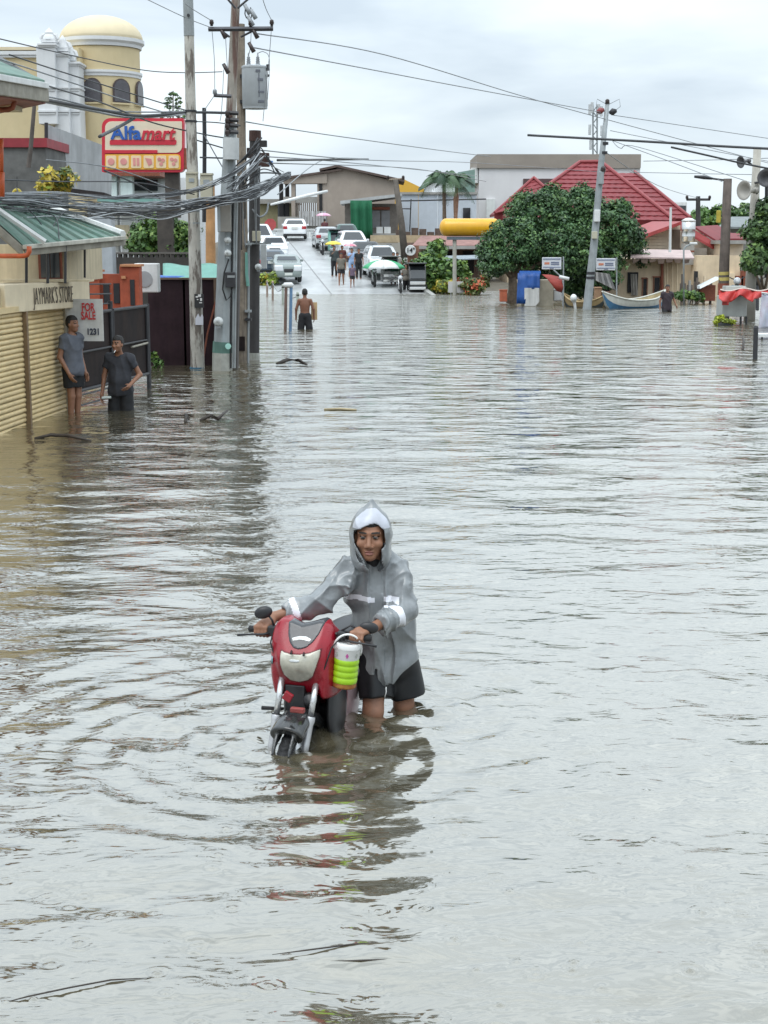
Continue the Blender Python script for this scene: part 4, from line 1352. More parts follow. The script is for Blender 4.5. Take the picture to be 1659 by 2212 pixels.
# ------------------------------------------------------------------ gate, lot fence and what stands behind
STEEL = mat('black_steel', (.022, .022, .026), .5, var=.3, scale=6)
RUSTY = mat('rusty_dark_sheet', (.022, .017, .017), .7, var=.35, scale=2.5, spec=.12, streak=.5, dirt=(.045, .028, .022), sscale=(5, 5, 1))
MAROON = mat('dark_maroon_sheet', (.028, .016, .020), .62, var=.3, scale=3, spec=.12, streak=.35, dirt=(.05, .03, .03), sscale=(7, 7, .8))
G0, G1 = ground(160, 884), ground(323, 838)
gu = (G1 - G0).normalized(); gl_ = (G1 - G0).length; gn = V(gu.y, -gu.x, 0)
gate = thing('steel_gate', 'black steel gate of rusty sheets beside the store', 'gate', G0.lerp(G1, .5) - V(0, 0, .6))
def gp(t, z, o=0.0): return V(G0.x, G0.y, z) + gu * (t * gl_) + gn * o
for t0, t1 in ((.0, .47), (.5, .97)):
    b = MB(); b.slab([gp(t0, .27), gp(t1, .27), gp(t1, 1.44), gp(t0, 1.44)], -gn * .02); pn = b.build('sheet_panel', RUSTY, gate)
    b = MB()
    for z in (.27, 1.47): b.tube([gp(t0, z, .02), gp(t1, z, .02)], .028, 6)
    for t in (t0, t1): b.tube([gp(t, .12, .02), gp(t, 1.47, .02)], .026, 6)
    b.tube([gp(t0, .87, .02), gp(t1, .87, .02)], .018, 6)
    b.build('frame', STEEL, pn)
for t in (.485, .995):
    b = MB(); b.tube([gp(t, -.6), gp(t, 1.62 if t < .9 else 1.50)], .042, 8); b.build('post', STEEL, gate)
for z in (.20, .04):
    b = MB(); b.tube([gp(.05, z, .03), gp(.47, z, .03)], .014, 6); b.build('rail', STEEL, gate)
b = MB(); b.tube([gp(.72, .80, .05), gp(.95, .82, .05)], .02, 6); b.build('bolt', GUT, gate)
b = MB()
for z in (1.58, 1.74, 1.9): b.tube([gp(-.1, z + .05), gp(.5, z)], .014, 6)
b.tube([gp(.22, 1.4), gp(.22, 1.98)], .02, 6)
b.build('top_rail', STEEL, gate)
# for sale board hung on it
FS = thing('sale_sign', 'white board with red sale lettering hung on the gate', 'sign', at(185, 736, 22.9))
x0, x1, z0, z1 = rect(146, 646, 221, 737, 22.9)
b = MB(); b.slab([V(x0, 22.92, z0), V(x1, 22.9, z0), V(x1, 22.9, z1), V(x0, 22.92, z1)], V(0, .025, 0)); bd = b.build('board', mat('dirty_white_board', (.60, .60, .58), .5, var=.12, scale=5, streak=.3, dirt=(.34, .33, .30)), FS)
REDP = mat('red_paint_letters', (.50, .03, .035), .5, var=.15)
for s_, zz, sz in (('FOR', .80, .17), ('SALE', .60, .17)):
    text_mesh('lettering', s_, sz, REDP, bd, frame_mat(V(x0 + (x1 - x0) * .60, 22.89, z0 + (z1 - z0) * zz), V(1, 0, 0), V(0, 0, 1)), extrude=.003, bold=.004, sx=.62)
text_mesh('lettering', '1231', .13, mat('navy_letters', (.03, .035, .06), .5), bd, frame_mat(V(x0 + (x1 - x0) * .72, 22.89, z0 + (z1 - z0) * .22), V(1, 0, 0), V(0, 0, 1)), extrude=.003, bold=.005, sx=.8)
# maroon lot fence
mf = thing('sheet_fence', 'dark maroon steel sheet fence round the lot behind the poles', 'fence', ground(400, 795) - V(0, 0, .6))
for i, (a, e) in enumerate(((325, 399), (400, 469))):
    b = MB(); fbox(b, a, 603 + i, e, 830, 31.6, .04); b.build('sheet_panel', MAROON, mf)
b = MB(); fbox(b, 322, 600, 472, 604, 31.55, .1); b.build('top_rail', mat('brown_rail', (.14, .09, .06), .6, var=.3), mf)
b = MB(); fbox(b, 466, 601, 474, 840, 31.5, .12); b.build('post', mat('brown_rail', (.14, .09, .06)), mf)
b = MB(); b.tube([at(466, 650, 31.2), at(448, 720, 31.2), at(437, 790, 31.2)], .02, 6); b.build('brace', RUST, mf)
# orange masonry fence with columns
BRICK = mat('orange_red_masonry', (.40, .085, .040), .75, var=.25, scale=4, bump=.25, bscale=20, streak=.3, dirt=(.2, .06, .04))
of = thing('masonry_fence', 'orange red masonry fence with columns and dark grilles', 'fence', at(220, 700, 29.0))
for (a, t, e) in ((137, 592, 163), (192, 588, 214), (262, 576, 300)):
    b = MB(); fbox(b, a, t, e, 720, 28.9, .35); co = b.build('column', BRICK, of, bevel=.01)
    b = MB(); fbox(b, a - 3, t - 5, e + 3, t, 28.85, .45); b.build('cap', mat('pale_orange_cap', (.55, .25, .12), .7, var=.2), co)
for (a, t, e) in ((163, 598, 192), (214, 592, 262)):
    b = MB(); fbox(b, a, t, e, 720, 29.0, .2); b.build('wall_panel', BRICK, of)
for px in (172, 224, 246):
    b = MB(); fbox(b, px, 612, px + 12, 655, 28.98, .05); b.build('grille', STEEL, of)
for px in (205, 268):
    b = MB(); fbox(b, px - 6, 596, px + 3, 602, 28.84, .05); b.build('inlay', mat('pale_orange_cap', (.55, .25, .12)), of)
b = MB(); fbox(b, 282, 604, 290, 660, 28.88, .1); b.build('grille', STEEL, of)
# white air conditioner on the fence
ac = thing('air_conditioner', 'white outdoor air conditioner unit above the gate', 'air conditioner', at(314, 632, 30.2))
b = MB(); fbox(b, 291, 569, 340, 632, 30.2, .35); b.build('case', WTRIM, ac, bevel=.02)
b = MB(); c = at(312, 603, 30.19); b.lathe([(.0, -.01), (.16, -.01), (.16, .01), (.0, .012)], c, 20, axis='Y'); b.build('fan_grille', mat('grey_grille', (.35, .36, .37), .5), ac)
# mint and blue tarpaulin over a shed
tp = thing('tarpaulin', 'mint green tarpaulin stretched over a low shed roof', 'tarpaulin', at(415, 610, 33.5))
TARP = mat('mint_tarpaulin', (.15, .35, .29), .55, var=.12, scale=5, bump=.2, bscale=5)
b = MB(); rows = []
for i, s in enumerate(np.linspace(0, 1, 7)):
    rows.append([at(352 + (478 - 352) * t, 606 - 34 * s + 3 * math.sin(t * 9 + s * 4), 33.2 + 1.2 * s) for t in np.linspace(0, 1, 16)])
b.sheet(rows); b.build('mint_sheet', TARP, tp, smooth=True, thick=.02)
b = MB(); fbox(b, 330, 596, 402, 607, 33.4, .8); b.build('blue_sheet', mat('blue_tarpaulin', (.06, .17, .55), .45, var=.25, scale=8), tp, bevel=.03)
b = MB(); fbox(b, 345, 606, 475, 612, 33.3, 1.2); b.build('frame', mat('timber_frame', (.25, .19, .12), .7), tp)
# dark boundary wall further back
dw = thing('boundary_wall', 'dark weathered wall with pierced coping behind the tarpaulin', 'wall', at(280, 640, 38))
b = MB(); fbox(b, 135, 556, 420, 660, 38, .3); b.build('wall', mat('black_stained_wall', (.055, .05, .045), .85, var=.4, scale=2), dw)
for k in range(24):
    b = MB(); fbox(b, 140 + k * 11.5, 548, 140 + k * 11.5 + 6, 556, 38.02, .2); b.build('coping_block', mat('black_stained_wall', (.055, .05, .045)), dw)
b = MB(); fbox(b, 135, 545, 420, 549, 38, .3); b.build('coping', mat('coping_grey', (.12, .11, .10), .85, var=.3), dw)
# steel box column
o = MB(); fbox(o, 197, 440, 240, 700, 36, .45); o = o.build('steel_column', mat('galvanised_grey', (.42, .45, .48), .45, metal=.3, var=.12, streak=.25, dirt=(.25, .26, .27)), bevel=.02)
tag(o, 'thick galvanised grey steel column behind the orange fence', 'column')
# bush behind the wall
bs = thing('leafy_tree', 'bushy green tree behind the mint tarpaulin', 'tree', at(350, 600, 42))
trunk(bs, at(350, 640, 42), [at(330, 500, 42), at(370, 490, 42), at(395, 510, 42)], .12)
foliage('crown', [(at(350, 510, 42), (.85, .8, .62)), (at(318, 530, 42), (.45, .5, .4)), (at(392, 520, 42), (.45, .5, .6))], 6500, .075, LEAF_B, bs, 3, clump=.22)
o = foliage('grass_tuft', [(at(340, 785, 31), (.10, .10, .09)), (at(331, 770, 31), (.09, .1, .12))], 140, .05, LEAF_B, None, 6, clump=.1)
tag(o, 'small green weed at the foot of the maroon fence', 'plant')

# ------------------------------------------------------------------ store sign on a pole
YS = 41.0
alfa = thing('store_sign', 'red and cream Alfamart store sign on a dark pole', 'sign', at(365, 640, YS))
def rr_poly(px0, py0, px1, py1, rads, Y, n=6):
    """rounded rectangle, radii in pixels from top-left clockwise"""
    pts = []
    cor = ((px0, py0, rads[0], 180, 1, 1), (px1, py0, rads[1], 270, -1, 1), (px1, py1, rads[2], 0, -1, -1), (px0, py1, rads[3], 90, 1, -1))
    for cx, cy, r, a0, ix, iy in cor:
        ox, oy = cx + ix * r, cy + iy * r
        for k in range(n + 1 if r > 0 else 1):
            an = math.radians(a0 + 90 * k / n)
            pts.append(at(ox + r * math.cos(an), oy + r * math.sin(an), Y) if r > 0 else at(cx, cy, Y))
    return pts
ARED = mat('sign_red', (.56, .022, .045), .35, var=.08, scale=3)
ACR = mat('sign_cream', (.72, .62, .47), .4, var=.06, scale=3)
AYE = mat('sign_yellow', (.80, .42, .05), .4, var=.06)
def plate(name, m, parent, poly, d):
    b = MB(); b.slab(poly, V(0, d, 0)); return b.build(name, m, parent)
bk = plate('panel', ARED, alfa, rr_poly(220, 255, 397, 372, (18, 3, 10, 3), YS), .35)
cr = plate('cream_panel', ACR, bk, rr_poly(227, 262, 393, 330, (14, 2, 14, 2), YS - .03), .05)
plate('red_bar', ARED, bk, rr_poly(237, 302, 381, 313, (4, 2, 4, 2), YS - .05), .03)
plate('red_strip', ARED, bk, rr_poly(226, 324, 340, 331, (0, 0, 0, 0), YS - .05), .03)
plate('yellow_strip', AYE, bk, rr_poly(227, 333, 390, 366, (2, 8, 2, 2), YS - .03), .05)
TILE = mat('sign_icon_tile', (.80, .62, .40), .4, var=.06); ICON = mat('sign_icon_pink', (.66, .27, .25), .4, var=.2)
for k in range(6):
    cx = 240 + k * 27
    tl = plate('icon_tile', TILE, bk, rr_poly(cx - 11, 336, cx + 11, 363, (3, 3, 3, 3), YS - .045), .03)
    b = MB(); c = at(cx, 349, YS - .055)
    if k < 2:
        b.lathe([(0, -.006), (.09, -.006), (.09, .02), (0, .02)], c, 14, axis='Y')
    elif k == 2:
        for sx in (-4, 4): fbox(b, cx + sx - 2.5, 341, cx + sx + 2.5, 358, YS - .055, .03)
    elif k == 3:
        b.slab([at(cx - 8, 341, YS - .055), at(cx + 6, 343, YS - .055), at(cx + 8, 354, YS - .055), at(cx, 359, YS - .055)], V(0, .03, 0))
    else:
        for sx, sy in ((-4, 344), (4, 346), (0, 354)): b.lathe([(0, -.006), (.05, -.006), (.05, .02), (0, .02)], at(cx + sx, sy, YS - .055), 10, axis='Y')
    b.build('icon', ICON, bk)
ABL = mat('sign_blue', (.02, .10, .40), .35, var=.06)
c = at(240, 288, YS - .05)
text_mesh('lettering', 'Alfa', .485, ABL, bk, frame_mat(c, V(1, 0, -.01), V(0, 0, 1)), align='LEFT', bold=.012, extrude=.02, sx=1.06)
c = at(304, 289, YS - .05)
text_mesh('lettering', 'mart', .50, ARED, bk, frame_mat(c, V(1, 0, -.01), V(0, 0, 1)), align='LEFT', bold=.012, extrude=.02, sx=.92, shear=.25)
b = MB(); fbox(b, 358, 372, 386, 470, YS + .12, .3); fbox(b, 345, 440, 372, 700, YS + .1, .3); b.build('pole', mat('brown_black_pole', (.06, .05, .042), .7, var=.4, scale=3), alfa)
b = MB(); fbox(b, 397, 320, 403, 365, YS + .02, .3); b.build('side_box', RUST, alfa)

# ------------------------------------------------------------------ buildings behind
WHT = mat('white_wall_paint', (.70, .71, .72), .7, var=.07, scale=2, streak=.3, dirt=(.42, .42, .40))
gy = thing('concrete_wall', 'grey streaked concrete wall beside the store sign', 'wall', at(160, 600, 50))
b = MB(); b.slab([at(101, 268, 47), at(226, 315, 53), at(226, 418, 53), at(101, 402, 47)], V(-.3, 3, 0))
b.build('wall', mat('streaked_concrete', (.42, .43, .44), .8, var=.15, scale=1.5, streak=.45, dirt=(.24, .24, .24), sscale=(2.5, 2.5, .3)), gy)
b = MB(); b.slab([at(101, 400, 46.9), at(226, 416, 52.9), at(226, 424, 52.9), at(101, 410, 46.9)], V(-.3, 3, 0)); b.build('dark_edge', RUSTY, gy)
b = MB(); b.tube([at(100, 265, 46.9), at(100, 470, 46.9)], .06, 6); b.build('corner_pipe', STEEL, gy)
dg_ = thing('grey_house', 'dark grey plastered house end with a red roof band', 'house', at(50, 600, 46))
b = MB(); fbox(b, -60, 318, 99, 640, 46, 3); b.build('wall', mat('dark_grey_plaster', (.13, .13, .125), .9, var=.35, scale=1.6, bump=.3, bscale=8), dg_)
b = MB(); fbox(b, -60, 298, 101, 318, 45.9, 3.2); b.build('roof_band', mat('dark_red_band', (.26, .025, .035), .6, var=.25), dg_)
o = MB(); o.tube([at(61, 362, 44), at(66, 325, 44), at(75, 218, 44)], [.07, .065, .055], 8); o = o.build('wooden_post', mat('old_grey_wood', (.10, .085, .075), .8, var=.3)); tag(o, 'slim dark wooden post leaning beside the grey house', 'post')
wb = thing('white_columned_house', 'white columned building under the store sign', 'house', at(290, 600, 60))
b = MB(); fbox(b, 225, 384, 420, 640, 62, 4); b.build('wall', WHT, wb)
for px in (242, 276):
    b = MB(); fbox(b, px - 9, 372, px + 9, 640, 60, .5); b.build('column', WTRIM, wb, bevel=.03)
b = MB(); fbox(b, 222, 370, 345, 380, 59.6, 2.5); b.build('roof_edge', RUST, wb)
b = MB(); fbox(b, 290, 388, 340, 412, 61.9, .1); b.build('window', GLASS, wb)
b = MB(); fbox(b, 236, 486, 276, 528, 59.5, .4); b.build('sign_panel', CREAM, wb)
b = MB(); fbox(b, 210, 428, 330, 436, 58.5, 3); b.build('canopy', mat('teal_canopy', (.20, .38, .34), .5), wb)
# yellow croton bush by the wires
cr = thing('croton_bush', 'yellow leaved croton bush in front of the grey wall', 'plant', at(118, 460, 31))
trunk(cr, at(118, 520, 31), [at(105, 400, 31), at(128, 385, 31), at(140, 410, 31)], .03)
foliage('foliage', [(at(118, 390, 28), (.24, .25, .22)), (at(138, 382, 28), (.14, .2, .2)), (at(96, 402, 28), (.16, .2, .14))], 420, .085, LEAF_Y, cr, 9, share=(.55, .25, .2), clump=.15, aspect=.4)
ring = thing('hanging_ring', 'small yellow ring hanging from a cable over the store', 'ornament', at(37, 418, 24))
b = MB(); c = at(37, 418, 24); b.tube([c + V(.06 * math.cos(t), 0, .06 * math.sin(t)) for t in np.linspace(0, 2 * PI, 17)], .022, 8); b.build('ring', LEAF_Y[0], ring, smooth=True)
b = MB(); b.tube([c + V(0, 0, .06), c + V(.01, 0, .26)], .006, 6); b.build('string', STEEL, ring)

# ------------------------------------------------------------------ church with the domed tower
YC = 115.0
church = thing('church', 'pale yellow church with domed round tower and white pilasters', 'church', at(215, 600, YC))
YEL = mat('pale_yellow_plaster', (.63, .52, .315), .8, var=.07, scale=.6, streak=.15, dirt=(.5, .385, .2), sscale=(1, 1, .15))
WPT = mat('church_white', (.68, .69, .70), .7, var=.06, scale=.7, streak=.15, dirt=(.5, .51, .52))
tc = at(226, 300, YC + 3.2); RT_ = 80 * YC / 3200
zt = lambda py: at(226, py, YC + .4).z
b = MB(); b.lathe([(0, -1), (RT_, -1), (RT_, zt(98)), (0, zt(98))], V(tc.x, tc.y, 0), 48); tw = b.build('tower', YEL, church, auto=40)
def ringband(y0, y1, out, m=WPT):
    b = MB(); z1, z0 = zt(y0), zt(y1); h = z1 - z0
    b.lathe([(RT_ - .1, z0), (RT_ + out * .4, z0), (RT_ + out * .5, z0 + h * .35), (RT_ + out, z0 + h * .6), (RT_ + out, z1), (RT_ - .1, z1)], V(tc.x, tc.y, 0), 48)
    b.build('cornice', m, tw, auto=30)
ringband(78, 97, .38); ringband(150, 163, .16)
b = MB(); pr = []
RD_ = RT_ + .28
for k in range(13):
    a = PI / 2 * k / 12
    pr.append((max(RD_ * math.cos(a), .01), zt(78) + 1.86 * math.sin(a)))
b.lathe(pr, V(tc.x, tc.y, 0), 48); b.build('dome', mat('dome_cream', (.70, .60, .41), .7, var=.08, scale=.5), church, smooth=True)
for ang in (-5, 38, 80):
    a = math.radians(ang)
    dx, dy = math.sin(a), -math.cos(a)
    cx, cy = tc.x + dx * RT_, tc.y + dy * RT_
    tx = V(math.cos(a), math.sin(a), 0)
    zb, zs, w = zt(221), zt(190), .72
    def arch(wd, zb, zs, off):
        pts = [V(cx, cy, zb) + tx * wd, V(cx, cy, zb) - tx * wd]
        for k in range(11):
            t = PI - PI * k / 10
            pts.append(V(cx, cy, zs + wd * 1.02 * math.sin(t)) + tx * wd * math.cos(t))
        return [p + V(dx, dy, 0) * off for p in pts]
    b = MB(); b.slab(arch(w, zb, zs, .02), V(dx, dy, 0) * .10); wi = b.build('arched_window', mat('dark_bronze', (.07, .05, .05), .6), tw)
    b = MB(); b.slab(arch(w * .86, zb + .08, zs, .125), V(dx, dy, 0) * .02); b.build('pane', mat('tower_glass', (.09, .085, .095), .25, var=.2), wi)
    b = MB(); b.slab([V(cx, cy, zb - .12) + tx * w * 1.15, V(cx, cy, zb - .12) - tx * w * 1.15, V(cx, cy, zb) - tx * w * 1.15, V(cx, cy, zb) + tx * w * 1.15], V(dx, dy, 0) * .16); b.build('sill', YEL, wi)
b = MB(); fbox(b, -120, 102, 170, 640, YC - 1, 9); b.build('nave_wall', YEL, church)
b = MB(); fbox(b, -120, 101, 95, 108, YC - 1.3, 1); b.build('parapet', mat('dome_cream', (.70, .60, .41)), church)
b = MB(); fbox(b, -120, 110, 96, 118, YC - 1.3, 1); fbox(b, -120, 119, 96, 124, YC - 1.2, 1); b.build('cornice', WPT, church)
for (a, e, t, bt, Yp) in ((84, 117, 98, 268, YC - 3.0), (119, 145, 118, 290, YC - 2.4), (147, 169, 138, 300, YC - 1.8)):
    b = MB(); fbox(b, a, t, e, bt, Yp, 2); pi_ = b.build('pilaster', WPT, church, bevel=.04)
    b = MB(); fbox(b, a - 4, t - 5, e + 4, t, Yp - .2, 2.4); fbox(b, a - 2, t, e + 2, t + 4, Yp - .1, 2.2); b.build('capital', WPT, pi_, bevel=.03)
    for q in (187, 238):
        b = MB(); fbox(b, a - 3, q, e + 3, q + 4, Yp - .15, 2.1); fbox(b, a - 1, q + 6, e + 1, q + 9, Yp - .08, 2.1); b.build('moulding', WPT, pi_)
for (cx, t, bt, w, Yp) in ((107, 60, 93, 15, YC - 3.0), (136, 76, 112, 13, YC - 2.4), (152, 92, 132, 12, YC - 1.8)):
    c = at(cx, bt, Yp + .6); hgt = at(cx, t, Yp + .6).z - c.z; rw = w * YC / 3200
    b = MB()
    b.box(c + V(0, 0, hgt * .12), (rw * 2, rw * 1.6, hgt * .24))
    b.lathe([(0, hgt * .2), (rw * .95, hgt * .2), (rw * .85, hgt * .4), (rw * .6, hgt * .55), (rw * .62, hgt * .68), (rw * .35, hgt * .85), (.02, hgt)], c, 10)
    b.tube([c + V(-rw * 1.2, 0, hgt * .24), c + V(-rw * .9, 0, hgt * .5), c + V(-rw * .5, 0, hgt * .6)], [.12, .16, .08], 6)
    b.tube([c + V(rw * 1.2, 0, hgt * .24), c + V(rw * .9, 0, hgt * .5), c + V(rw * .5, 0, hgt * .6)], [.12, .16, .08], 6)
    b.build('finial', WPT, church, auto=40)
# treetop of a Norfolk pine beyond
npn = thing('pine_tree', 'slender pine top with tiered tufts beside the tall pole', 'tree', at(374, 600, 90))
b = MB(); b.tube([at(372, 600, 90), at(374, 196, 90)], [.18, .03], 6); b.build('trunk', BARK, npn)
bl_ = []
for k, py in enumerate((203, 213, 222, 232, 242, 252, 264)):
    wd = (6, 13, 15, 14, 20, 24, 26)[k]
    for sx in (-1, -.4, .4, 1): bl_.append((at(374 + sx * wd, py, 90), (.10, .10, .09)))
foliage('crown', bl_, 1500, .06, LEAF, npn, 12, clump=.10)

# ------------------------------------------------------------------ power poles
CONC = mat('stained_concrete_pole', (.50, .48, .43), .85, var=.2, scale=2.2, streak=.8, dirt=(.10, .075, .06), sscale=(8, 8, 1.6), spread=(.49, .57), bump=.3, bscale=18)
GALV = mat('galvanised_pole', (.33, .36, .37), .55, metal=.2, var=.18, scale=3, streak=.35, dirt=(.17, .16, .15), sscale=(6, 6, .6))
WOODP = mat('weathered_wood_pole', (.27, .225, .175), .85, var=.3, scale=5, streak=.8, dirt=(.08, .06, .05), sscale=(14, 14, .7), bump=.4, bscale=25)
TARRED = mat('tarred_dark_pole', (.040, .038, .038), .75, var=.35, scale=4, streak=.3, dirt=(.10, .09, .085), sscale=(12, 12, .8))
METBOX = mat('beige_meter_box', (.50, .47, .36), .55, var=.12)
TANPAINT = mat('flood_grey_base', (.40, .40, .36), .8, var=.2, scale=6, streak=.5, dirt=(.2, .19, .16))
CERAM = mat('brown_porcelain', (.05, .036, .034), .3, var=.3)
CGREY = mat('grey_porcelain', (.30, .32, .34), .35, var=.2)
def insulator(name, c, parent, m=CERAM, s=1.0, axis=None):
    b = MB(); pr = [(.0, -.09), (.035, -.09), (.035, -.05), (.06, -.045), (.045, -.02), (.062, -.01), (.045, .015), (.055, .03), (.03, .06), (0, .07)]
    b.lathe([(r * s, z * s) for r, z in pr], c, 10, axis=axis or 'Z'); return b.build(name, m, parent, smooth=True)
def meter(parent, px, py, Y, r=.10):
    b = MB(); c = at(px, py, Y)
    b.lathe([(0, .06), (r * .8, .06), (r, .02), (r, -.02), (r * .8, -.07), (r * .5, -.09), (0, -.095)], c, 16, axis='Y'); me = b.build('electric_meter', mat('meter_glass', (.55, .57, .56), .25, var=.2, scale=30), parent, smooth=True)
    b = MB(); b.box(c + V(0, -.02, -r * 1.05), (r * .8, .1, r * .35)); b.build('meter_base', GALV, me)

Y1 = ground(427, 795).y
pA = thing('utility_pole', 'pale concrete utility pole with rust streaks and black poster', 'utility pole', ground(427, 795) - V(0, 0, .6))
b = MB(); b.tube([at(428, 850, Y1), at(427, 795, Y1), at(418, 440, Y1), at(412, 240, Y1), at(408.5, 76, Y1)], [.148, .146, .118, .106, .098], 16); sh = b.build('shaft', CONC, pA, auto=40)
b = MB(); b.tube([at(408.5, 78, Y1), at(406, -10, Y1), at(404, -120, Y1)], [.106, .102, .10], 16); b.build('top_sleeve', GALV, sh, auto=40)
b = MB(); b.lathe([(0, -.03), (.03, -.03), (.03, .03), (0, .03)], at(407, 33, Y1 - .11), 10, axis='Y'); b.build('bolt', STEEL, sh)
for py in (240, 262, 482, 455):
    b = MB(); b.tube([at(412 + (py - 240) * .03, py - 2, Y1), at(412 + (py - 240) * .03, py + 2, Y1)], .122, 14); b.build('clamp_band', STEEL if py < 300 else GALV, sh)
for (a, t, e, bt) in ((402, 375, 425, 431), (433, 378, 458, 434)):
    b = MB(); fbox(b, a, t, e, bt, Y1 - .30, .16); mb_ = b.build('meter_box', METBOX, pA, bevel=.015)
    b = MB(); fbox(b, a + 6, t + 10, e - 6, t + 18, Y1 - .315, .02); b.build('label_plate', GALV, mb_)
    b = MB(); fbox(b, a - 1, t - 4, e + 1, t, Y1 - .33, .2); b.build('rain_hood', METBOX, mb_)
b = MB(); b.box(at(430, 650, Y1 - .16), (.19, .015, .28)); ps = b.build('poster', mat('black_poster', (.02, .02, .022), .5, var=.3), pA)
b = MB(); c = at(430, 646, Y1 - .17)
for dx, dz, w, h in ((-.045, .045, .05, .03), (.01, .07, .06, .05), (.04, -.01, .04, .06), (-.03, -.01, .03, .02), (.03, -.075, .06, .02)): b.box(c + V(dx, 0, dz), (w, .006, h))
b.build('poster_print', WHITE, ps)
b = MB(); b.slab([at(422, 702, Y1 - .15), at(439, 702, Y1 - .15), at(439, 684, Y1 - .15), at(436, 678, Y1 - .15), at(432, 686, Y1 - .15), at(428, 677, Y1 - .15), at(422, 688, Y1 - .15)], V(0, .01, 0)); b.build('torn_paper', mat('pale_paper', (.62, .64, .70), .7, var=.06), pA)
b = MB(); b.lathe([(0, -.05), (.155, -.05), (.155, .04), (0, .05)], at(426, 797, Y1), 14); b.build('blue_rag', mat('blue_rag', (.05, .16, .25), .8, var=.4), pA)

Y2 = ground(480, 799).y
pB = thing('utility_pole', 'grey square steel pole with electric meters and green band', 'utility pole', ground(480, 799) - V(0, 0, .6))
def sqtube(b, pts, rs): b.tube([Vector(p) for p in pts], rs, 4)
M45 = None
b = MB(); b.tube([at(480, 860, Y2), at(480.5, 799, Y2), at(489, 500, Y2), at(498, 270, Y2)], [.205, .20, .16, .118], 8); sB = b.build('shaft', GALV, pB, auto=30)
b = MB(); b.tube([at(497.5, 285, Y2), at(498, 265, Y2), at(504, 120, Y2), at(513, -80, Y2)], [.118, .105, .092, .082], 10); b.build('upper_shaft', mat('rust_stained_pole', (.34, .31, .27), .8, var=.2, scale=3, streak=.85, dirt=(.13, .06, .045), sscale=(9, 9, .8), spread=(.44, .56)), sB, auto=40)
b = MB(); b.tube([at(480.6, 762, Y2), at(481.6, 738, Y2)], [.207, .205], 8); b.build('green_band', mat('faded_green_paint', (.10, .19, .16), .7, var=.25), sB, auto=30)
b = MB(); b.tube([at(480, 830, Y2), at(480.6, 762, Y2)], [.209, .207], 8); b.build('base_band', TANPAINT, sB, auto=30)
b = MB(); fbox(b, 470, 425, 497, 501, Y2 - .42, .2); cb_ = b.build('cabinet', mat('dull_grey_cabinet', (.25, .235, .21), .6, var=.12), pB, bevel=.01)
b = MB(); fbox(b, 471, 426, 475, 500, Y2 - .43, .02); b.build('hinge', GALV, cb_)
meter(pB, 492, 519, Y2 - .25, .07); meter(pB, 492, 547, Y2 - .25, .075); meter(pB, 472, 695, Y2 - .28, .10)
b = MB(); fbox(b, 487, 588, 508, 621, Y2 - .34, .18); b.build('switch_box', STEEL, pB, bevel=.015)
b = MB(); fbox(b, 491, 595, 507, 600, Y2 - .35, .02); b.build('label', GALV, pB)
b = MB(); b.tube([at(494, 560, Y2 - .24), at(484, 590, Y2 - .3), at(481, 625, Y2 - .26), at(489, 649, Y2 - .25), at(498, 640, Y2 - .25), at(502, 620, Y2 - .25)], .016, 6); b.build('drop_cable', RUB, pB, smooth=True)
for dx, m in ((502, RUB), (507, GALV), (511, GALV)):
    b = MB(); b.tube([at(dx - 4, 795, Y2 - .1), at(dx, 500, Y2 - .15), at(dx + 3, 380, Y2 - .15)], .02, 6); b.build('conduit', m, pB)
b = MB(); b.lathe([(0, -.03), (.06, -.03), (.06, .0), (0, .01)], at(493, 748, Y2 - .24), 12, axis='Y'); b.build('sticker', mat('mint_sticker', (.4, .7, .62), .5), pB)
# steel top: crossarms, braces, insulators, fuses
def arm(parent, p, q, r=.045, m=None):
    b = MB(); b.tube([p, q], r, 4); return b.build('crossarm', m or mat('dark_steel_arm', (.075, .075, .085), .6, var=.3), parent)
Y3 = Y2 - .25
a1 = arm(pB, at(450, 63, Y3), at(590, 62, Y3)); a2 = arm(pB, at(462, 206, Y3), at(500, 208, Y3), .035)
for px, py in ((457, 48), (587, 48), (541, 50)): insulator('insulator', at(px, py, Y3), a1, CERAM, .8)
insulator('insulator', at(464, 198, Y3), a2, CGREY, .8)
for p, q in (((509, 18), (490, -4)), ((513, 18), (541, -6)), ((520, 80), (548, 66)), ((496, 80), (478, 66))):
    b = MB(); b.tube([at(*p, Y3), at(*q, Y3)], .022, 5); b.build('brace', STEEL, pB)
for px, py in ((534, 20), (547, 30), (541, 45), (482, 72), (488, 148), (543, 102), (551, 72)):
    b = MB(); c = at(px, py, Y3); b.tube([c + V(-.05, 0, .09), c + V(.05, 0, -.09)], [.035, .045], 8); b.build('fuse_cutout', CERAM if py > 60 else CGREY, pB, smooth=True)
b = MB(); b.tube([at(531, 8, Y3), at(529, 30, Y3), at(532, 38, Y3), at(541, 46, Y3), at(544, 30, Y3), at(541, 16, Y3)], .012, 5); b.build('jumper', STEEL, pB)
for py in (243, 258, 270, 284):
    b = MB(); b.tube([at(488, py, Y2 - .2), at(515, py + 2, Y2 - .2)], .045, 6); b.build('rack', STEEL, pB)
    insulator('insulator', at(491, py + 2, Y2 - .25), pB, CERAM, .9)
# pale broken tank beneath the rack
b = MB(); b.tube([at(499, 298, Y2 - .22), at(499, 345, Y2 - .22)], .16, 12); b.build('junction_can', mat('pale_can', (.52, .54, .54), .5, var=.15), pB, auto=40)

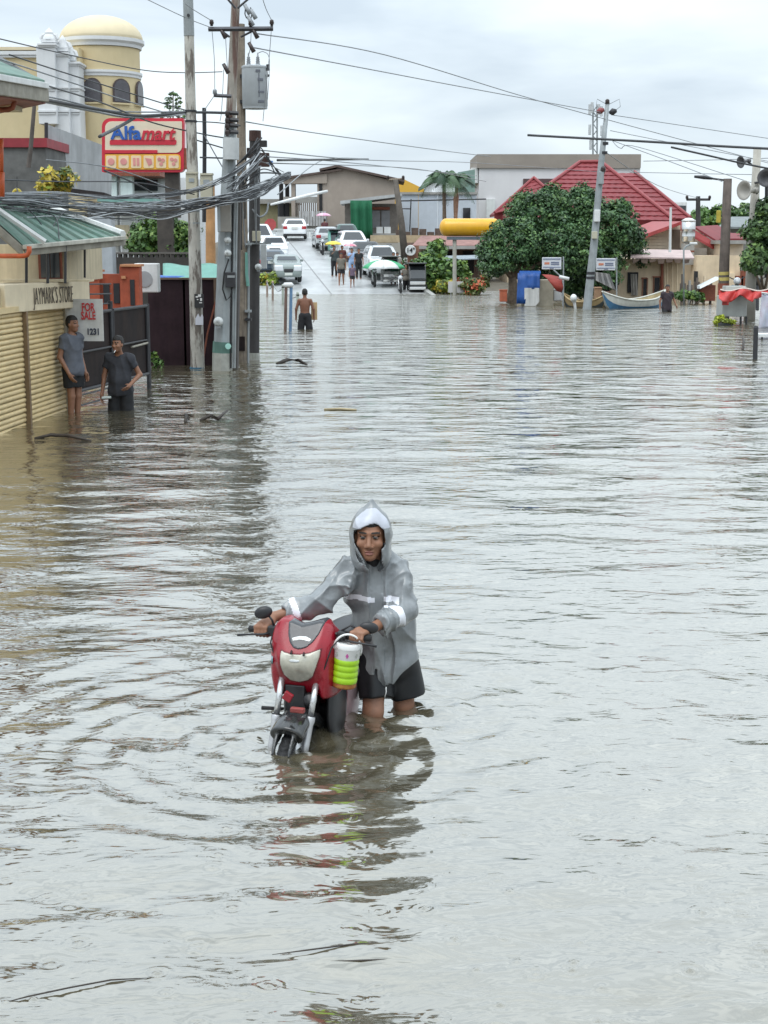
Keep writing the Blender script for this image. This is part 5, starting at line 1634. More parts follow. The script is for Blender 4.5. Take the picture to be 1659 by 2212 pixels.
Y4 = ground(523, 783).y
pC = thing('utility_pole', 'brown wooden utility pole carrying the grey transformer', 'utility pole', ground(523, 783) - V(0, 0, .6))
b = MB(); b.tube([at(523, 850, Y4), at(523, 783, Y4), at(524, 500, Y4), at(521, 300, Y4), at(520, 52, Y4)], [.135, .125, .112, .10, .085], 12); sC = b.build('shaft', WOODP, pC, auto=50)
b = MB(); b.slab([at(516, 727, Y4 - .14), at(529, 727, Y4 - .14), at(529, 758, Y4 - .14), at(516, 758, Y4 - .14)], V(0, .02, 0)); b.build('dark_plate', RUSTY, pC)
b = MB(); b.tube([at(536, 790, Y4 - .05), at(537, 520, Y4 - .05)], .03, 6); b.build('conduit', GALV, pC)
b = MB(); b.tube([at(532, 545, Y4 - .14), at(533, 595, Y4 - .14), at(536, 618, Y4 - .14)], [.03, .035, .04], 6); b.build('mint_ribbon', TARP, pC)
for py in (527, 672, 690):
    b = MB(); b.box(at(536, py, Y4 - .12), (.14, .12, .05)); b.build('bracket', GALV if py != 690 else STEEL, pC)
tr = thing('transformer', 'grey cylindrical pole transformer with two bushings on top', 'transformer', at(551, 234, Y4 - .1))
ct = at(551, 233, Y4 - .15); H_ = at(551, 142, Y4 - .15).z - ct.z; R_ = 26.5 * Y4 / 3200
b = MB(); b.lathe([(0, -.02), (R_ * .97, -.02), (R_ * .97, .03), (R_, .04), (R_, H_ - .06), (R_ * 1.03, H_ - .055), (R_ * 1.03, H_ - .02), (R_ * .9, H_), (0, H_ + .03)], ct, 28); tk = b.build('tank', mat('transformer_grey', (.45, .48, .50), .45, var=.08, scale=4, streak=.25, dirt=(.28, .29, .30)), tr, auto=40)
for px, py in ((537, 130), (557, 130)):
    b = MB(); c = at(px, 140, Y4 - .2)
    b.lathe([(.045, 0), (.05, .02), (.032, .04), (.05, .06), (.03, .08), (.046, .1), (.028, .12), (.04, .14), (.02, .17), (.012, .24), (0, .25)], c, 10); b.build('bushing', CGREY, tr, smooth=True)
b = MB(); b.tube([ct + V(R_ * 1.05, -.05, H_ + .02), ct + V(R_ * 1.1, -.06, H_ * .88)], .035, 6); b.tube([ct + V(R_ * 1.02, -.1, H_ * .76), ct + V(R_ * 1.2, -.1, H_ * .75)], .03, 6); b.build('lug', STEEL, tr)
b = MB()
for i, (dx, z0, z1, w) in enumerate(((.35, .80, .90, .10), (.42, .05, .98, .018), (.55, .70, .60, .12), (.62, .40, .32, .14), (.60, .18, .08, .14))):
    a = -PI / 2 + dx
    c = ct + V(math.cos(a) * (R_ + .004), math.sin(a) * (R_ + .004), H_ * (z0 + z1) / 2)
    b.box(c, (w, .012, max(abs(z1 - z0) * H_ * .6, .02)), rz=a + PI / 2)
b.build('stencil_mark', mat('stencil_grey', (.16, .17, .20), .6, var=.2), tk)
for py in (165, 220):
    b = MB(); b.box(at(526, py, Y4 - .12), (.14, .12, .07)); b.build('bracket', STEEL, tr)

Y5 = ground(549, 778).y
pD = thing('utility_pole', 'black tarred utility pole wrapped in tangled cables', 'utility pole', ground(549, 778) - V(0, 0, .6))
b = MB(); b.tube([at(548.5, 850, Y5), at(548.5, 778, Y5), at(549, 560, Y5), at(551, 290, Y5), at(551, 283, Y5)], [.122, .122, .125, .118, .10], 14); sD = b.build('shaft', TARRED, pD, auto=40)
b = MB(); b.tube([at(548.5, 830, Y5), at(548.5, 762, Y5)], .128, 14); b.build('base_band', TANPAINT, sD)
b = MB(); b.tube([at(551, 305, Y5), at(551, 282, Y5)], [.135, .13], 14); b.build('rusted_cap', mat('dark_rust', (.075, .04, .033), .8, var=.3), sD)
b = MB(); fbox(b, 545, 499, 562, 521, Y5 - .32, .16); b.build('beige_box', METBOX, pD, bevel=.01)
b = MB(); b.box(at(549, 526, Y5 - .2), (.74, .10, .035)); b.build('bracket_arm', GALV, pD)
meter(pD, 558, 577, Y5 - .2, .075)
b = MB(); fbox(b, 563, 528, 575, 580, Y5 + .3, .1); b.build('pale_board', mat('pale_board', (.55, .57, .57), .6), pD)
for (px, py, w, h, m) in ((570, 345, 22, 30, mat('dark_rust', (.075, .04, .033))), (585, 352, 8, 10, mat('blue_tag', (.1, .25, .6), .4)), (540, 330, 14, 22, CERAM), (568, 310, 16, 14, TARRED), (497, 378, 8, 20, mat('red_fuse_box', (.42, .06, .07), .5)), (497, 392, 9, 12, mat('red_fuse_box', (.42, .06, .07)))):
    b = MB(); fbox(b, px - w / 2, py - h / 2, px + w / 2, py + h / 2, Y5 - .3, .15); b.build('terminal_box', m, pD, bevel=.01)
pE = MB(); pE.tube([ground(505, 800) - V(0, 0, .6), at(505, 800, Y2 + .5), at(511, 520, Y2 + .5), at(513, 380, Y2 + .5)], [.11, .10, .09, .085], 8)
o = pE.build('service_post', mat('dark_grey_post', (.10, .09, .085), .8, var=.3, streak=.3), auto=40); tag(o, 'slim dark service post squeezed between the square pole and wooden pole', 'post')
o = MB(); o.tube([at(457, 700, 36), at(455, 560, 36), at(454, 400, 36)], [.12, .12, .11], 10); o = o.build('wooden_post', mat('orange_wood', (.50, .27, .12), .8, var=.25, streak=.4, dirt=(.2, .1, .05)), auto=40); tag(o, 'orange brown bare wooden post behind the concrete pole', 'post')
o = MB(); o.tube([at(441, 480, 33.5), at(442, 300, 33.5), at(441, 233, 33.5)], .045, 8); o = o.build('steel_mast', STEEL); tag(o, 'thin dark steel mast rising behind the concrete pole', 'mast')

# ------------------------------------------------------------------ cables
CAB = mat('black_cable', (.048, .050, .055), .5, var=.3, scale=8)
CABG = mat('grey_cable', (.25, .265, .28), .5, var=.2, scale=8)
CABL = mat('pale_cable', (.45, .47, .49), .5, var=.15)
def cable(pts, r, m=CAB, label='', group=None, sag=0.0, jit=0.0, n=8, parent=None):
    """pts: (px, py, Y); smooth run through them"""
    P = [at(*p) for p in pts]
    if len(P) == 2:
        out = [P[0].lerp(P[1], t) - V(0, 0, sag * 4 * t * (1 - t)) for t in np.linspace(0, 1, 14)]
    else:
        out = []
        for i in range(len(P) - 1):
            p0 = P[max(i - 1, 0)]; p1 = P[i]; p2 = P[i + 1]; p3 = P[min(i + 2, len(P) - 1)]
            for t in np.linspace(0, 1, n, endpoint=False):
                out.append(.5 * ((2 * p1) + (p2 - p0) * t + (2 * p0 - 5 * p1 + 4 * p2 - p3) * t * t + (3 * p1 - p0 - 3 * p2 + p3) * t ** 3))
        out.append(P[-1])
    if jit:
        ph = random.uniform(0, 6)
        out = [p + V(0, jit * math.sin(i * .8 + ph), jit * math.sin(i * .55 + ph * 2)) for i, p in enumerate(out)]
    b = MB(); b.tube(out, r, 6)
    if parent is not None: return b.build('strand', m, parent, smooth=True)
    o = b.build('cable', m, smooth=True); tag(o, label, 'cable', group)
    return o
# heavy sagging bundle over the store
bun = thing('cable_bundle', 'heavy bundle of sagging cables over the green store roof', 'cable bundle', at(300, 450, 28))
bun2 = thing('cable_bundle', 'loose pale cables rising from the store roof to the black pole', 'cable bundle', at(300, 420, 28))
str_ = thing('cable_bundle', 'stray service cables drooping over the green store roof', 'cable bundle', at(80, 470, 23))
knot = thing('cable_bundle', 'tangle of cables wound round the black pole', 'cable bundle', at(551, 370, 31.5))
rr = random.Random(4)
for k in range(34):
    dy = rr.uniform(-17, 22); dd = rr.uniform(-.5, .8)
    pts = [(-60, 438 + dy * 1.1 + rr.uniform(-4, 4), 21 + dd), (70, 440 + dy + rr.uniform(-8, 8), 23 + dd), (170, 446 + dy * 1.0 + rr.uniform(-8, 10), 25 + dd),
           (270, 452 + dy * .9 + rr.uniform(-10, 9), 27 + dd), (360, 450 + dy * .8 + rr.uniform(-8, 8), 29 + dd), (430, 440 + dy * .7 + rr.uniform(-5, 5), 29.8 + dd * .3),
           (500, 426 + dy * .6, 29.8), (560, 408 + dy * .8, 30.4), (600, 388 + dy * .5, 31), (628, 376 + dy * .3, 31.4)]
    cable(pts, rr.choice((.006, .007, .009, .013)), rr.choice((CAB, CAB, CAB, CABG, CABG, CABL)), jit=.02, parent=bun)
for k in range(8):
    a = rr.uniform(-10, 8)
    cable([(-60, 415 + a, 21), (120, 418 + a, 24), (250, 424 + a * .5, 27), (380, 415 + a, 29.3), (480, 385 + a, 29.8), (560, 330 + a * .5, 31.4)], rr.choice((.006, .010)), rr.choice((CAB, CABL, CABG)), jit=.02, parent=bun2)
for pts in ([(35, 405, 23.5), (52, 440, 23), (78, 470, 22.5), (92, 490, 22.4), (105, 520, 22)], [(92, 490, 22.4), (88, 515, 22), (70, 530, 21.5)], [(140, 455, 24), (120, 480, 23), (110, 505, 22.5)], [(-10, 470, 22), (30, 445, 23), (60, 425, 23)], [(80, 455, 23), (120, 470, 23), (128, 520, 22)], [(200, 455, 26), (160, 500, 24), (120, 536, 22)]):
    cable(pts, .009, CAB, parent=str_)
LU = iter(['uppermost thin cable crossing the church tower to the steel pole', 'grey cable crossing the church pilasters down to the pale pole', 'thin dark cable crossing the arched church windows',
           'thickest black cable running past the church below the windows', 'pale cable tied under the thickest black cable', 'grey cable tied above the thickest black cable',
           'dark cable crossing the top of the store sign', 'short dark cable sloping under the store sign', 'stout short cable across the sign corner', 'thin cable crossing the croton bush',
           'thin grey cable across the streaked concrete wall', 'short dark cable joining pale pole and wooden pole at sign height', 'short cable sloping between pale pole and square pole', 'steep dark cable beside the thin steel mast', 'level cable above the beige meter boxes'])
for pts, r, m in (([(-40, 75, 22), (0, 84, 23), (120, 112, 26), (300, 150, 29.5), (395, 157, 31), (480, 155, 31.6)], .010, CAB),
                  ([(-40, 115, 22), (100, 160, 25), (280, 220, 29), (400, 256, 31)], .012, CABG), ([(20, 118, 23.5), (180, 170, 27), (400, 238, 31)], .012, CAB),
                  ([(-40, 192, 21), (100, 216, 25), (210, 236, 27.5), (300, 250, 29), (410, 243, 31), (490, 244, 31.7)], .030, CAB),
                  ([(-40, 200, 21), (90, 219, 25), (200, 240, 27.5), (290, 254, 29), (410, 246, 31)], .022, CABL),
                  ([(-40, 186, 21), (120, 212, 25.5), (250, 240, 28.5), (410, 241, 31)], .016, CABG),
                  ([(95, 183, 22), (220, 222, 27), (330, 265, 30), (440, 290, 31.2), (500, 300, 31.6)], .014, CAB),
                  ([(225, 368, 27), (300, 400, 29), (345, 428, 30)], .016, CAB), ([(215, 295, 26), (255, 275, 28), (290, 255, 29)], .03, CAB),
                  ([(0, 388, 23), (120, 392, 25), (300, 395, 29), (420, 420, 30.5)], .012, CAB), ([(100, 345, 26), (250, 365, 28), (400, 420, 30.6)], .010, CABG),
                  ([(410, 262, 31), (470, 265, 31.3), (520, 272, 31.6)], .012, CAB), ([(415, 300, 31), (500, 325, 31.5)], .014, CAB), ([(440, 290, 33.5), (480, 360, 32), (495, 380, 31.6)], .014, CAB), ([(432, 340, 31), (495, 342, 31.4)], .018, CAB)):
    cable(pts, r, m, next(LU), 'cables past the church')
for pts in ([(300, -10, 29), (396, 36, 30.8), (452, 58, 31.6)], [(400, 8, 29.5), (418, 21, 30.5), (456, 44, 31.5)], [(565, -10, 31), (575, 20, 31.5), (587, 44, 31.6)],
            [(458, 66, 31.6), (463, 130, 31.6), (464, 195, 31.6)], [(487, 75, 31.6), (491, 140, 31.6), (496, 165, 31.6)], [(586, 66, 31.6), (581, 130, 31.7), (571, 230, 31.9), (568, 262, 32)],
            [(543, 55, 31.6), (541, 100, 31.6), (537, 120, 32)], [(557, 115, 32), (570, 112, 32), (582, 130, 32), (578, 215, 32)], [(483, 150, 31.6), (481, 200, 31.6), (478, 245, 31.6), (475, 262, 31.6)], [(464, 205, 31.6), (440, 240, 31.6)]):
    cable(pts, .0075, CABG, parent=pB)
LR = iter(['highest line wire from the crossarm right across the sky', 'second highest line wire from steel pole to leaning grey pole', 'line wire leaving the top of the leaning grey pole', 'line wire sloping from the transformer pole over the road',
           'upper level wire over the taupe building', 'lower level wire over the taupe building', 'third level wire over the taupe building', 'short wire rising from the black pole', 'wire from the leaning grey pole to the lamp pole',
           'wire from the leaning grey pole over the thick cable', 'wire dropping from the leaning grey pole to the distant crossarm', 'level wire above the street lamp arm', 'level wire at the street lamp arm', 'looping wire beside the leaning grey pole'])
for pts in ([(552, 72, 31.6), (830, 118, 42), (1120, 205, 52), (1310, 258, 58), (1659, 352, 64), (1720, 370, 65)], [(549, 103, 31.6), (800, 150, 41), (1000, 188, 48), (1300, 243, 58)],
            [(1320, 248, 58), (1480, 272, 61), (1700, 305, 64)], [(530, 263, 32), (700, 290, 40), (960, 326, 55), (1060, 338, 66)],
            [(570, 325, 32), (800, 346, 44), (1030, 352, 70), (1300, 372, 90)], [(570, 338, 32), (760, 352, 46), (1030, 380, 80)], [(575, 352, 32), (900, 365, 60), (1050, 392, 80)],
            [(600, 420, 32), (700, 345, 50), (790, 343, 60)], [(1313, 300, 58), (1450, 350, 54), (1560, 392, 49.4)], [(1318, 282, 58), (1500, 318, 56), (1700, 356, 54)],
            [(1310, 330, 58), (1420, 400, 70), (1508, 428, 110)], [(1390, 348, 60), (1560, 345, 56), (1700, 340, 52)], [(1360, 372, 64), (1560, 376, 56), (1700, 378, 54)],
            [(1320, 300, 58), (1340, 320, 57), (1380, 318, 56), (1640, 400, 50)]):
    cable(pts, .014, CABG, next(LR), 'line wires over the road')
# spliced heavy line, thick sleeves
cable([(1140, 292, 50), (1400, 306, 48), (1560, 316, 46.5), (1760, 326, 45)], .042, CAB, 'thick black cable crossing in front of the leaning grey pole', 'heavy cables')
cable([(600, 346, 33), (700, 345, 38), (795, 344, 44)], .030, CAB, 'short thick black cable beside the black pole', 'heavy cables')
cable([(1450, 318, 47.5), (1530, 336, 48), (1600, 352, 49), (1680, 368, 49)], .032, CAB, 'thick black cable dipping towards the horn loudspeakers', 'heavy cables')
# knot of cables on the black pole
for k in range(16):
    y0 = rr.uniform(300, 390)
    pts = [(520 + rr.uniform(-25, 12), y0 + rr.uniform(40, 70), 31.3), (545 + rr.uniform(-8, 8), y0 + rr.uniform(10, 25), 31.2), (560 + rr.uniform(-4, 8), y0 + rr.uniform(-8, 8), 31.3)]
    if k % 3 == 0: pts.append((590 + rr.uniform(0, 25), 372 + rr.uniform(-6, 10), 31.6))
    cable(pts, rr.choice((.008, .012, .016)), rr.choice((CAB, CAB, CABG)), parent=knot)
for k in range(7):
    pts = [(500 + rr.uniform(-20, 10), 398 + rr.uniform(-10, 25), 29.8), (530 + rr.uniform(-10, 10), 372 + rr.uniform(-8, 8), 30.4), (568 + rr.uniform(-8, 8), 335 + rr.uniform(-14, 10), 31.2)]
    cable(pts, rr.choice((.010, .015)), rr.choice((CABL, CABG, CAB)), parent=knot)
for k in range(6):
    x = rr.uniform(505, 560)
    cable([(x, 350 + rr.uniform(0, 40), 31.5), (x + rr.uniform(-6, 6), 430, 31.6), (x + rr.uniform(-8, 8), 500 + rr.uniform(-30, 40), 31.8)], .016, rr.choice((CAB, CABG)), parent=knot)
cable([(596, 365, 32), (605, 380, 32), (597, 392, 32), (580, 402, 32), (560, 412, 31.6), (535, 425, 31)], .028, CAB, parent=knot)
cable([(545, 452, 31.8), (560, 468, 31.8), (575, 460, 31.9), (580, 438, 32)], .02, CABG, parent=knot)

# ================================================================== the ramp, its traffic and the buildings beyond
TAUPE = mat('taupe_render', (.36, .305, .26), .85, var=.10, scale=.8, streak=.3, dirt=(.25, .21, .18), sscale=(1, 1, .3))
BROOF = mat('dark_brown_roof_edge', (.10, .07, .06), .7, var=.2)
GREYW = mat('grey_fence_wall', (.33, .32, .30), .8, var=.15, scale=2)
def house_box(b, *a): return fbox(b, *a)
th = thing('taupe_house', 'taupe gabled building at the top of the ramp', 'building', at(740, 505, 126))
b = MB(); b.slab([at(706, 500, 126), at(853, 500, 126), at(853, 392, 126), at(735, 362, 126), at(706, 372, 126)], V(0, 7, 0)); b.build('wall', TAUPE, th)
for (a, e) in ((630, 637), (686, 706)):
    b = MB(); fbox(b, a, 384, e, 500, 126, 1.2); b.build('column', TAUPE, th)
b = MB(); b.slab([at(612, 386, 125.8), at(706, 374, 125.8), at(706, 396, 125.8), at(612, 397, 125.8)], V(0, 1.5, 0)); b.build('beam', TAUPE, th)
b = MB(); b.slab([at(606, 383, 125.6), at(738, 364, 125.6), at(738, 368, 125.6), at(606, 388, 125.6)], V(0, 7.5, 0)); b.build('roof_edge', BROOF, th)
b = MB(); b.slab([at(690, 364, 125.5), at(728, 356, 125.5), at(874, 388, 125.5), at(874, 393, 125.5), at(728, 361, 125.5), at(690, 369, 125.5)], V(0, 7.5, 0)); b.build('roof_edge', BROOF, th)
b = MB(); fbox(b, 690, 392, 696, 500, 125.9, .3); b.build('dark_jamb', DARK, th)
b = MB(); fbox(b, 612, 425, 690, 438, 126.2, .4); b.build('parapet', GREYW, th)
for k in range(17):
    b = MB(); fbox(b, 638 + k * 4.2, 438, 638 + k * 4.2 + 2.4, 470, 126.2, .1); b.build('railing_bar', mat('brown_grey_bar', (.18, .15, .13), .7), th)
b = MB(); fbox(b, 600, 468, 706, 500, 125.0, .3); b.build('low_wall', GREYW, th)
for k in range(10):
    b = MB(); fbox(b, 646 + k * 6, 456, 646 + k * 6 + 4.4, 488, 124.6, .1); b.build('gate_panel', mat('pale_grey_gate', (.42, .42, .42), .6), th)
for (px, t) in ((604, 396), (617, 397)):
    b = MB(); fbox(b, px, t, px + 7, 500, 127, .5); b.build('post', DARK, th)
oh = thing('small_house', 'olive walled house behind the white sedan', 'house', at(610, 505, 128))
b = MB(); fbox(b, 560, 440, 640, 500, 130, 4); b.build('wall', mat('olive_wall', (.30, .28, .17), .8, var=.2), oh)
b = MB(); fbox(b, 600, 440, 622, 468, 129.9, .1); b.build('window', GLASS, oh)
b = MB(); b.slab([at(556, 440, 129.5), at(645, 440, 129.5), at(640, 430, 129.5), at(560, 430, 129.5)], V(0, 5, 0)); b.build('roof', GREYW, oh)
# rolled white awning across the front
o = MB(); o.tube([at(585, 442, 100), at(625, 432, 101), at(665, 422, 102), at(707, 413, 103)], [.07, .10, .11, .09], 8); o = o.build('rolled_awning', WTRIM, smooth=True); tag(o, 'white rolled awning tube sloping across the taupe building', 'awning')
# shop row with the green cloth
sr = thing('shop_row', 'low shop with grey shutters and a green cloth screen', 'shop', at(800, 520, 113))
b = MB(); fbox(b, 745, 440, 860, 525, 113, 5); b.build('wall', mat('dark_taupe', (.20, .175, .155), .85, var=.25), sr)
b = MB(); b.slab([at(735, 434, 111), at(812, 424, 111), at(868, 418, 111), at(868, 424, 111), at(812, 431, 111), at(735, 441, 111)], V(0, 6, 0)); b.build('roof_sheet', mat('grey_roof_sheet', (.42, .43, .43), .5, var=.15), sr)
for k in range(2):
    b = MB(); fbox(b, 803 + k * 21, 455, 821 + k * 21, 492, 112.9, .1); b.build('shutter', mat('grey_shutter', (.22, .22, .23), .5, var=.15), sr)
b = MB(); fbox(b, 803, 447, 842, 453, 112.85, .1); b.build('red_lintel', RUST, sr)
b = MB(); rows = [[at(757 + 46 * t + 2 * s, 433 + 83 * s, 110.6 + .12 * math.sin(t * 17) + .1 * s) for t in np.linspace(0, 1, 20)] for s in np.linspace(0, 1, 5)]
b.sheet(rows); b.build('green_cloth', mat('green_mesh_cloth', (.012, .12, .055), .8, var=.15, scale=2), sr, smooth=True, thick=.04)
for a in (813, 830):
    b = MB(); fbox(b, a, 490, a + 14, 504, 112.0, .05); b.build('notice', WTRIM, sr)
b = MB(); fbox(b, 798, 504, 862, 512, 111.5, .5); b.build('step', GREYW, sr)
yg = thing('yellow_house', 'bright yellow gable wall behind the taupe building', 'house', at(885, 500, 142))
b = MB(); b.slab([at(850, 500, 142), at(918, 500, 142), at(916, 408, 142), at(872, 387, 142), at(850, 392, 142)], V(0, 6, 0)); b.build('wall', mat('bright_yellow_wall', (.72, .42, .06), .75, var=.06), yg)
bw = thing('pale_wall', 'long pale blue white wall behind the palm', 'wall', at(950, 520, 118))
for k in range(4):
    b = MB(); fbox(b, 862 + k * 42, 419, 862 + k * 42 + 41.5, 520, 118, .4); b.build('wall_panel', mat('pale_blue_white', (.56, .61, .67), .75, var=.05, streak=.2, dirt=(.42, .45, .48)), bw)
b = MB(); fbox(b, 1000, 449, 1016, 476, 117.9, .1); b.build('window', GLASS, bw)
b = MB(); fbox(b, 860, 415, 1032, 420, 117.8, .8); b.build('coping', GREYW, bw)
b = MB(); b.tube([at(862, 434, 117), at(1050, 430, 117)], .06, 6); b.tube([at(888, 430, 117), at(885, 500, 117)], .05, 6); b.tube([at(868, 451, 117), at(887, 451, 117)], .05, 6); b.build('pipe_frame', STEEL, bw)
gt = thing('green_house', 'grey green building end beside the white block', 'house', at(1010, 500, 124))
b = MB(); b.slab([at(990, 500, 124), at(1026, 500, 124), at(1026, 366, 124), at(990, 372, 124)], V(0, 6, 0)); b.build('wall', mat('grey_green_wall', (.20, .30, .26), .7, var=.15), gt)
b = MB(); b.slab([at(906, 404, 123), at(940, 386, 123), at(992, 380, 123), at(992, 386, 123), at(940, 392, 123), at(906, 410, 123)], V(0, 4, 0)); b.build('roof', mat('green_slate', (.14, .22, .19), .6), gt)

# ---- palm
pl = thing('palm_tree', 'palm with drooping fronds above the pale wall', 'tree', at(960, 600, 92))
b = MB(); b.tube([at(961, 600, 92), at(960, 470, 92), at(959, 392, 92)], [.16, .12, .10], 8); b.build('trunk', BARK, pl, smooth=True)
PALM = [mat('palm_green', (.06, .12, .05), .5, var=.3), mat('palm_dark', (.03, .07, .035), .5, var=.3)]
pr_ = np.random.default_rng(3)
def frond(c, az, el, Ln, parent, seed, drop=1.15):
    r = np.random.default_rng(seed); vs, fs, mi = [], [], []
    d = A(math.cos(az), math.sin(az), 0)
    pts = []
    for t in np.linspace(0, 1, 15):
        pts.append(A(c) + d * Ln * (t * math.cos(el) * (1 - .15 * t)) + A(0, 0, Ln * (t * math.sin(el) - drop * t * t * .75)))
    side = np.cross(d, A(0, 0, 1))
    b = MB(); b.tube([Vector(p) for p in pts], [.03 * (1 - .8 * i / 14) + .004 for i in range(15)], 5)
    for i in range(1, 15):
        tg = pts[i] - pts[i - 1]; tg /= np.linalg.norm(tg)
        for sg in (-1, 1):
            for q in (0, .33, .66):
                o = pts[i - 1] + (pts[i] - pts[i - 1]) * q
                L_ = Ln * .30 * math.sin(PI * (.12 + .84 * (i + q) / 15)) * r.uniform(.8, 1.2)
                e = o + (side * sg * .8 + tg * .55 - A(0, 0, .55)) * L_
                w = tg * .022
                b.add([o - w, o + w, e + w * .3, e - w * .3], [(0, 1, 2, 3)])
    return b.build('frond', PALM[seed % 2], parent)
pc_ = at(959, 390, 92)
for k in range(15):
    frond(pc_, k * 2.4 + .2, (1.15, .75, .35)[k % 3] + .1 * math.sin(k), 2.4, pl, 20 + k, 1.12)
pl2 = thing('palm_tree', 'bare palm trunk with brown crownshaft behind the yellow tank', 'tree', at(984, 600, 92))
b = MB(); b.tube([at(984, 600, 92), at(984, 480, 92), at(985, 430, 92), at(987, 395, 92)], [.12, .10, .17, .05], 8); b.build('trunk', mat('palm_crownshaft', (.34, .20, .13), .7, var=.35, scale=6), pl2, smooth=True)
for k in range(9): frond(at(986, 392, 92), k * 2.4 + .9, (1.05, .6)[k % 2], 1.9, pl2, 50 + k, 1.0)

# ---- leaning pole and the round plate
lp = thing('utility_pole', 'leaning brown wooden pole beside the round white plate', 'utility pole', at(877, 575, 88))
b = MB(); b.tube([at(878, 590, 88), at(867, 480, 88), at(854, 388, 88)], [.24, .20, .16], 10); b.build('shaft', mat('dark_grey_wood', (.11, .095, .08), .85, var=.3, scale=4), lp, smooth=True)
b = MB(); b.tube([at(836, 389, 88), at(874, 386, 88)], .06, 4); b.build('crossarm', WOODP, lp)
for px in (838, 871): insulator('insulator', at(px, 383, 88), lp, CERAM, 1.6)
b = MB(); fbox(b, 871, 557, 880, 572, 87.6, .1); b.build('white_notice', WTRIM, lp)
rp_ = thing('round_sign', 'round white plate numbered 14 on a brown wooden box', 'sign', at(889, 572, 85))
b = MB(); fbox(b, 880, 530, 905, 585, 85.2, .5); b.build('wooden_box', mat('brown_board', (.22, .11, .07), .75, var=.25), rp_)
b = MB(); c = at(887, 541, 85); b.lathe([(0, -.04), (.28, -.04), (.30, -.02), (.30, .03), (0, .03)], c, 24, axis='Y'); dk = b.build('plate', WTRIM, rp_)
text_mesh('lettering', '14"', .36, BLK, dk, frame_mat(at(887, 541, 84.93), V(1, 0, 0), V(0, 0, 1)), extrude=.006, bold=.008)
# ---- low houses left of the big tree
lw = thing('low_house', 'low tan shopfront with dark porch behind the shrubs', 'house', at(940, 600, 88))
b = MB(); fbox(b, 800, 508, 960, 524, 94, 3); b.build('ledge', mat('tan_ledge', (.46, .37, .24), .8, var=.2), lw)
b = MB(); fbox(b, 868, 524, 1060, 600, 90, 4); b.build('wall', mat('tan_dark_wall', (.22, .15, .12), .85, var=.3), lw)
b = MB(); b.slab([at(890, 533, 87), at(1060, 533, 87), at(1050, 512, 90), at(910, 512, 90)], V(0, 0, .08)); b.build('roof', mat('red_grey_roof', (.30, .16, .14), .7, var=.3, scale=2), lw)
b = MB(); fbox(b, 888, 531, 1062, 538, 86.9, .12); b.build('fascia', GREYW, lw)
b = MB(); b.slab([at(915, 566, 84), at(1035, 560, 84), at(1035, 553, 86), at(945, 555, 86)], V(0, 0, .06)); b.build('awning', mat('grey_awning', (.28, .32, .35), .5, var=.2), lw)
for a in (925, 960, 1000):
    b = MB(); fbox(b, a, 542, a + 24, 590, 89.9, .1); b.build('opening', DARK, lw)
b = MB(); b.tube([at(1041, 610, 84), at(1041, 555, 84)], .07, 8); b.build('porch_post', WTRIM, lw)
for k in range(6):
    b = MB(); fbox(b, 855 + k * 17, 496 + 5 * math.sin(k * 2), 870 + k * 17, 509, 94.3 + .3 * k, .6); b.build('roof_clutter', mat('scrap_dark', (.10, .075, .065), .9, var=.5, scale=3), lw)
# ---- yellow tank on a post
yt = thing('water_tank', 'long yellow cylindrical tank raised on a concrete post', 'tank', at(982, 620, 74))
c = at(1010, 491, 74); Rk = 18.5 * 74 / 3200
b = MB(); L_ = 1.5
pr = [(.02, -L_)] + [(Rk * math.sin(a), -L_ + Rk * .75 * (1 - math.cos(a))) for a in np.linspace(.2, PI / 2, 6)] + [(Rk * math.cos(a), L_ - Rk * .75 * (1 - math.sin(a))) for a in np.linspace(0, PI / 2 - .2, 6)] + [(.02, L_)]
b.lathe(pr, c + V(.12, 0, 0), 28, axis='X'); b.build('tank', mat('yellow_tank_paint', (.80, .42, .012), .35, var=.06, scale=2, coat=.3, streak=.2, dirt=(.5, .24, .02)), yt, smooth=True)
b = MB(); fbox(b, 966, 511, 1060, 518, 73.8, .7); b.build('cradle', mat('blue_grey_steel', (.12, .15, .18), .5), yt)
b = MB(); b.tube([at(982, 640, 74), at(982, 514, 74)], .10, 10); b.build('post', mat('pale_post', (.44, .43, .38), .7, var=.15), yt)
# ---- shrubs at the water's edge
def shrub(label, blobs, n, size, mats, seed, Y, base, share=(.45, .35, .2), clump=.3):
    t = thing('shrub', label, 'shrub', base)
    b = MB()
    for k in range(5):
        bb = Vector(base) + V(.2 * math.sin(k * 2.3), .2 * math.cos(k * 1.9), -.3); tp_ = Vector(blobs[k % len(blobs)][0])
        b.tube([bb, bb.lerp(tp_, .5) + V(.08, 0, .05), tp_], [.035, .025, .012], 5)
    b.build('stems', BARK, t, smooth=True)
    foliage('foliage', blobs, n, size, mats, t, seed, share, clump)
    return t
g = lambda px, py, Y: at(px, py, Y)
shrub('broad green leafy shrub beside the black tricycle', [(g(925, 600, 77), (.75, .6, .75)), (g(905, 590, 77.5), (.45, .5, .6)), (g(918, 572, 78), (.5, .5, .4))], 3600, .13, LEAF_B, 31, 77, g(920, 632, 77))
shrub('broad green leafy shrub behind the small white board', [(g(972, 595, 77), (.75, .6, .8)), (g(990, 585, 77.5), (.5, .5, .5)), (g(955, 580, 78), (.45, .5, .5))], 3600, .13, LEAF_B, 32, 77, g(975, 635, 77), share=(.5, .3, .2))
shrub('yellow leaved shrub at the waterline', [(g(950, 620, 75.5), (.35, .4, .3)), (g(972, 622, 75.5), (.3, .4, .28))], 1300, .10, LEAF_Y, 33, 75, g(958, 636, 75.5), share=(.35, .25, .4), clump=.2)
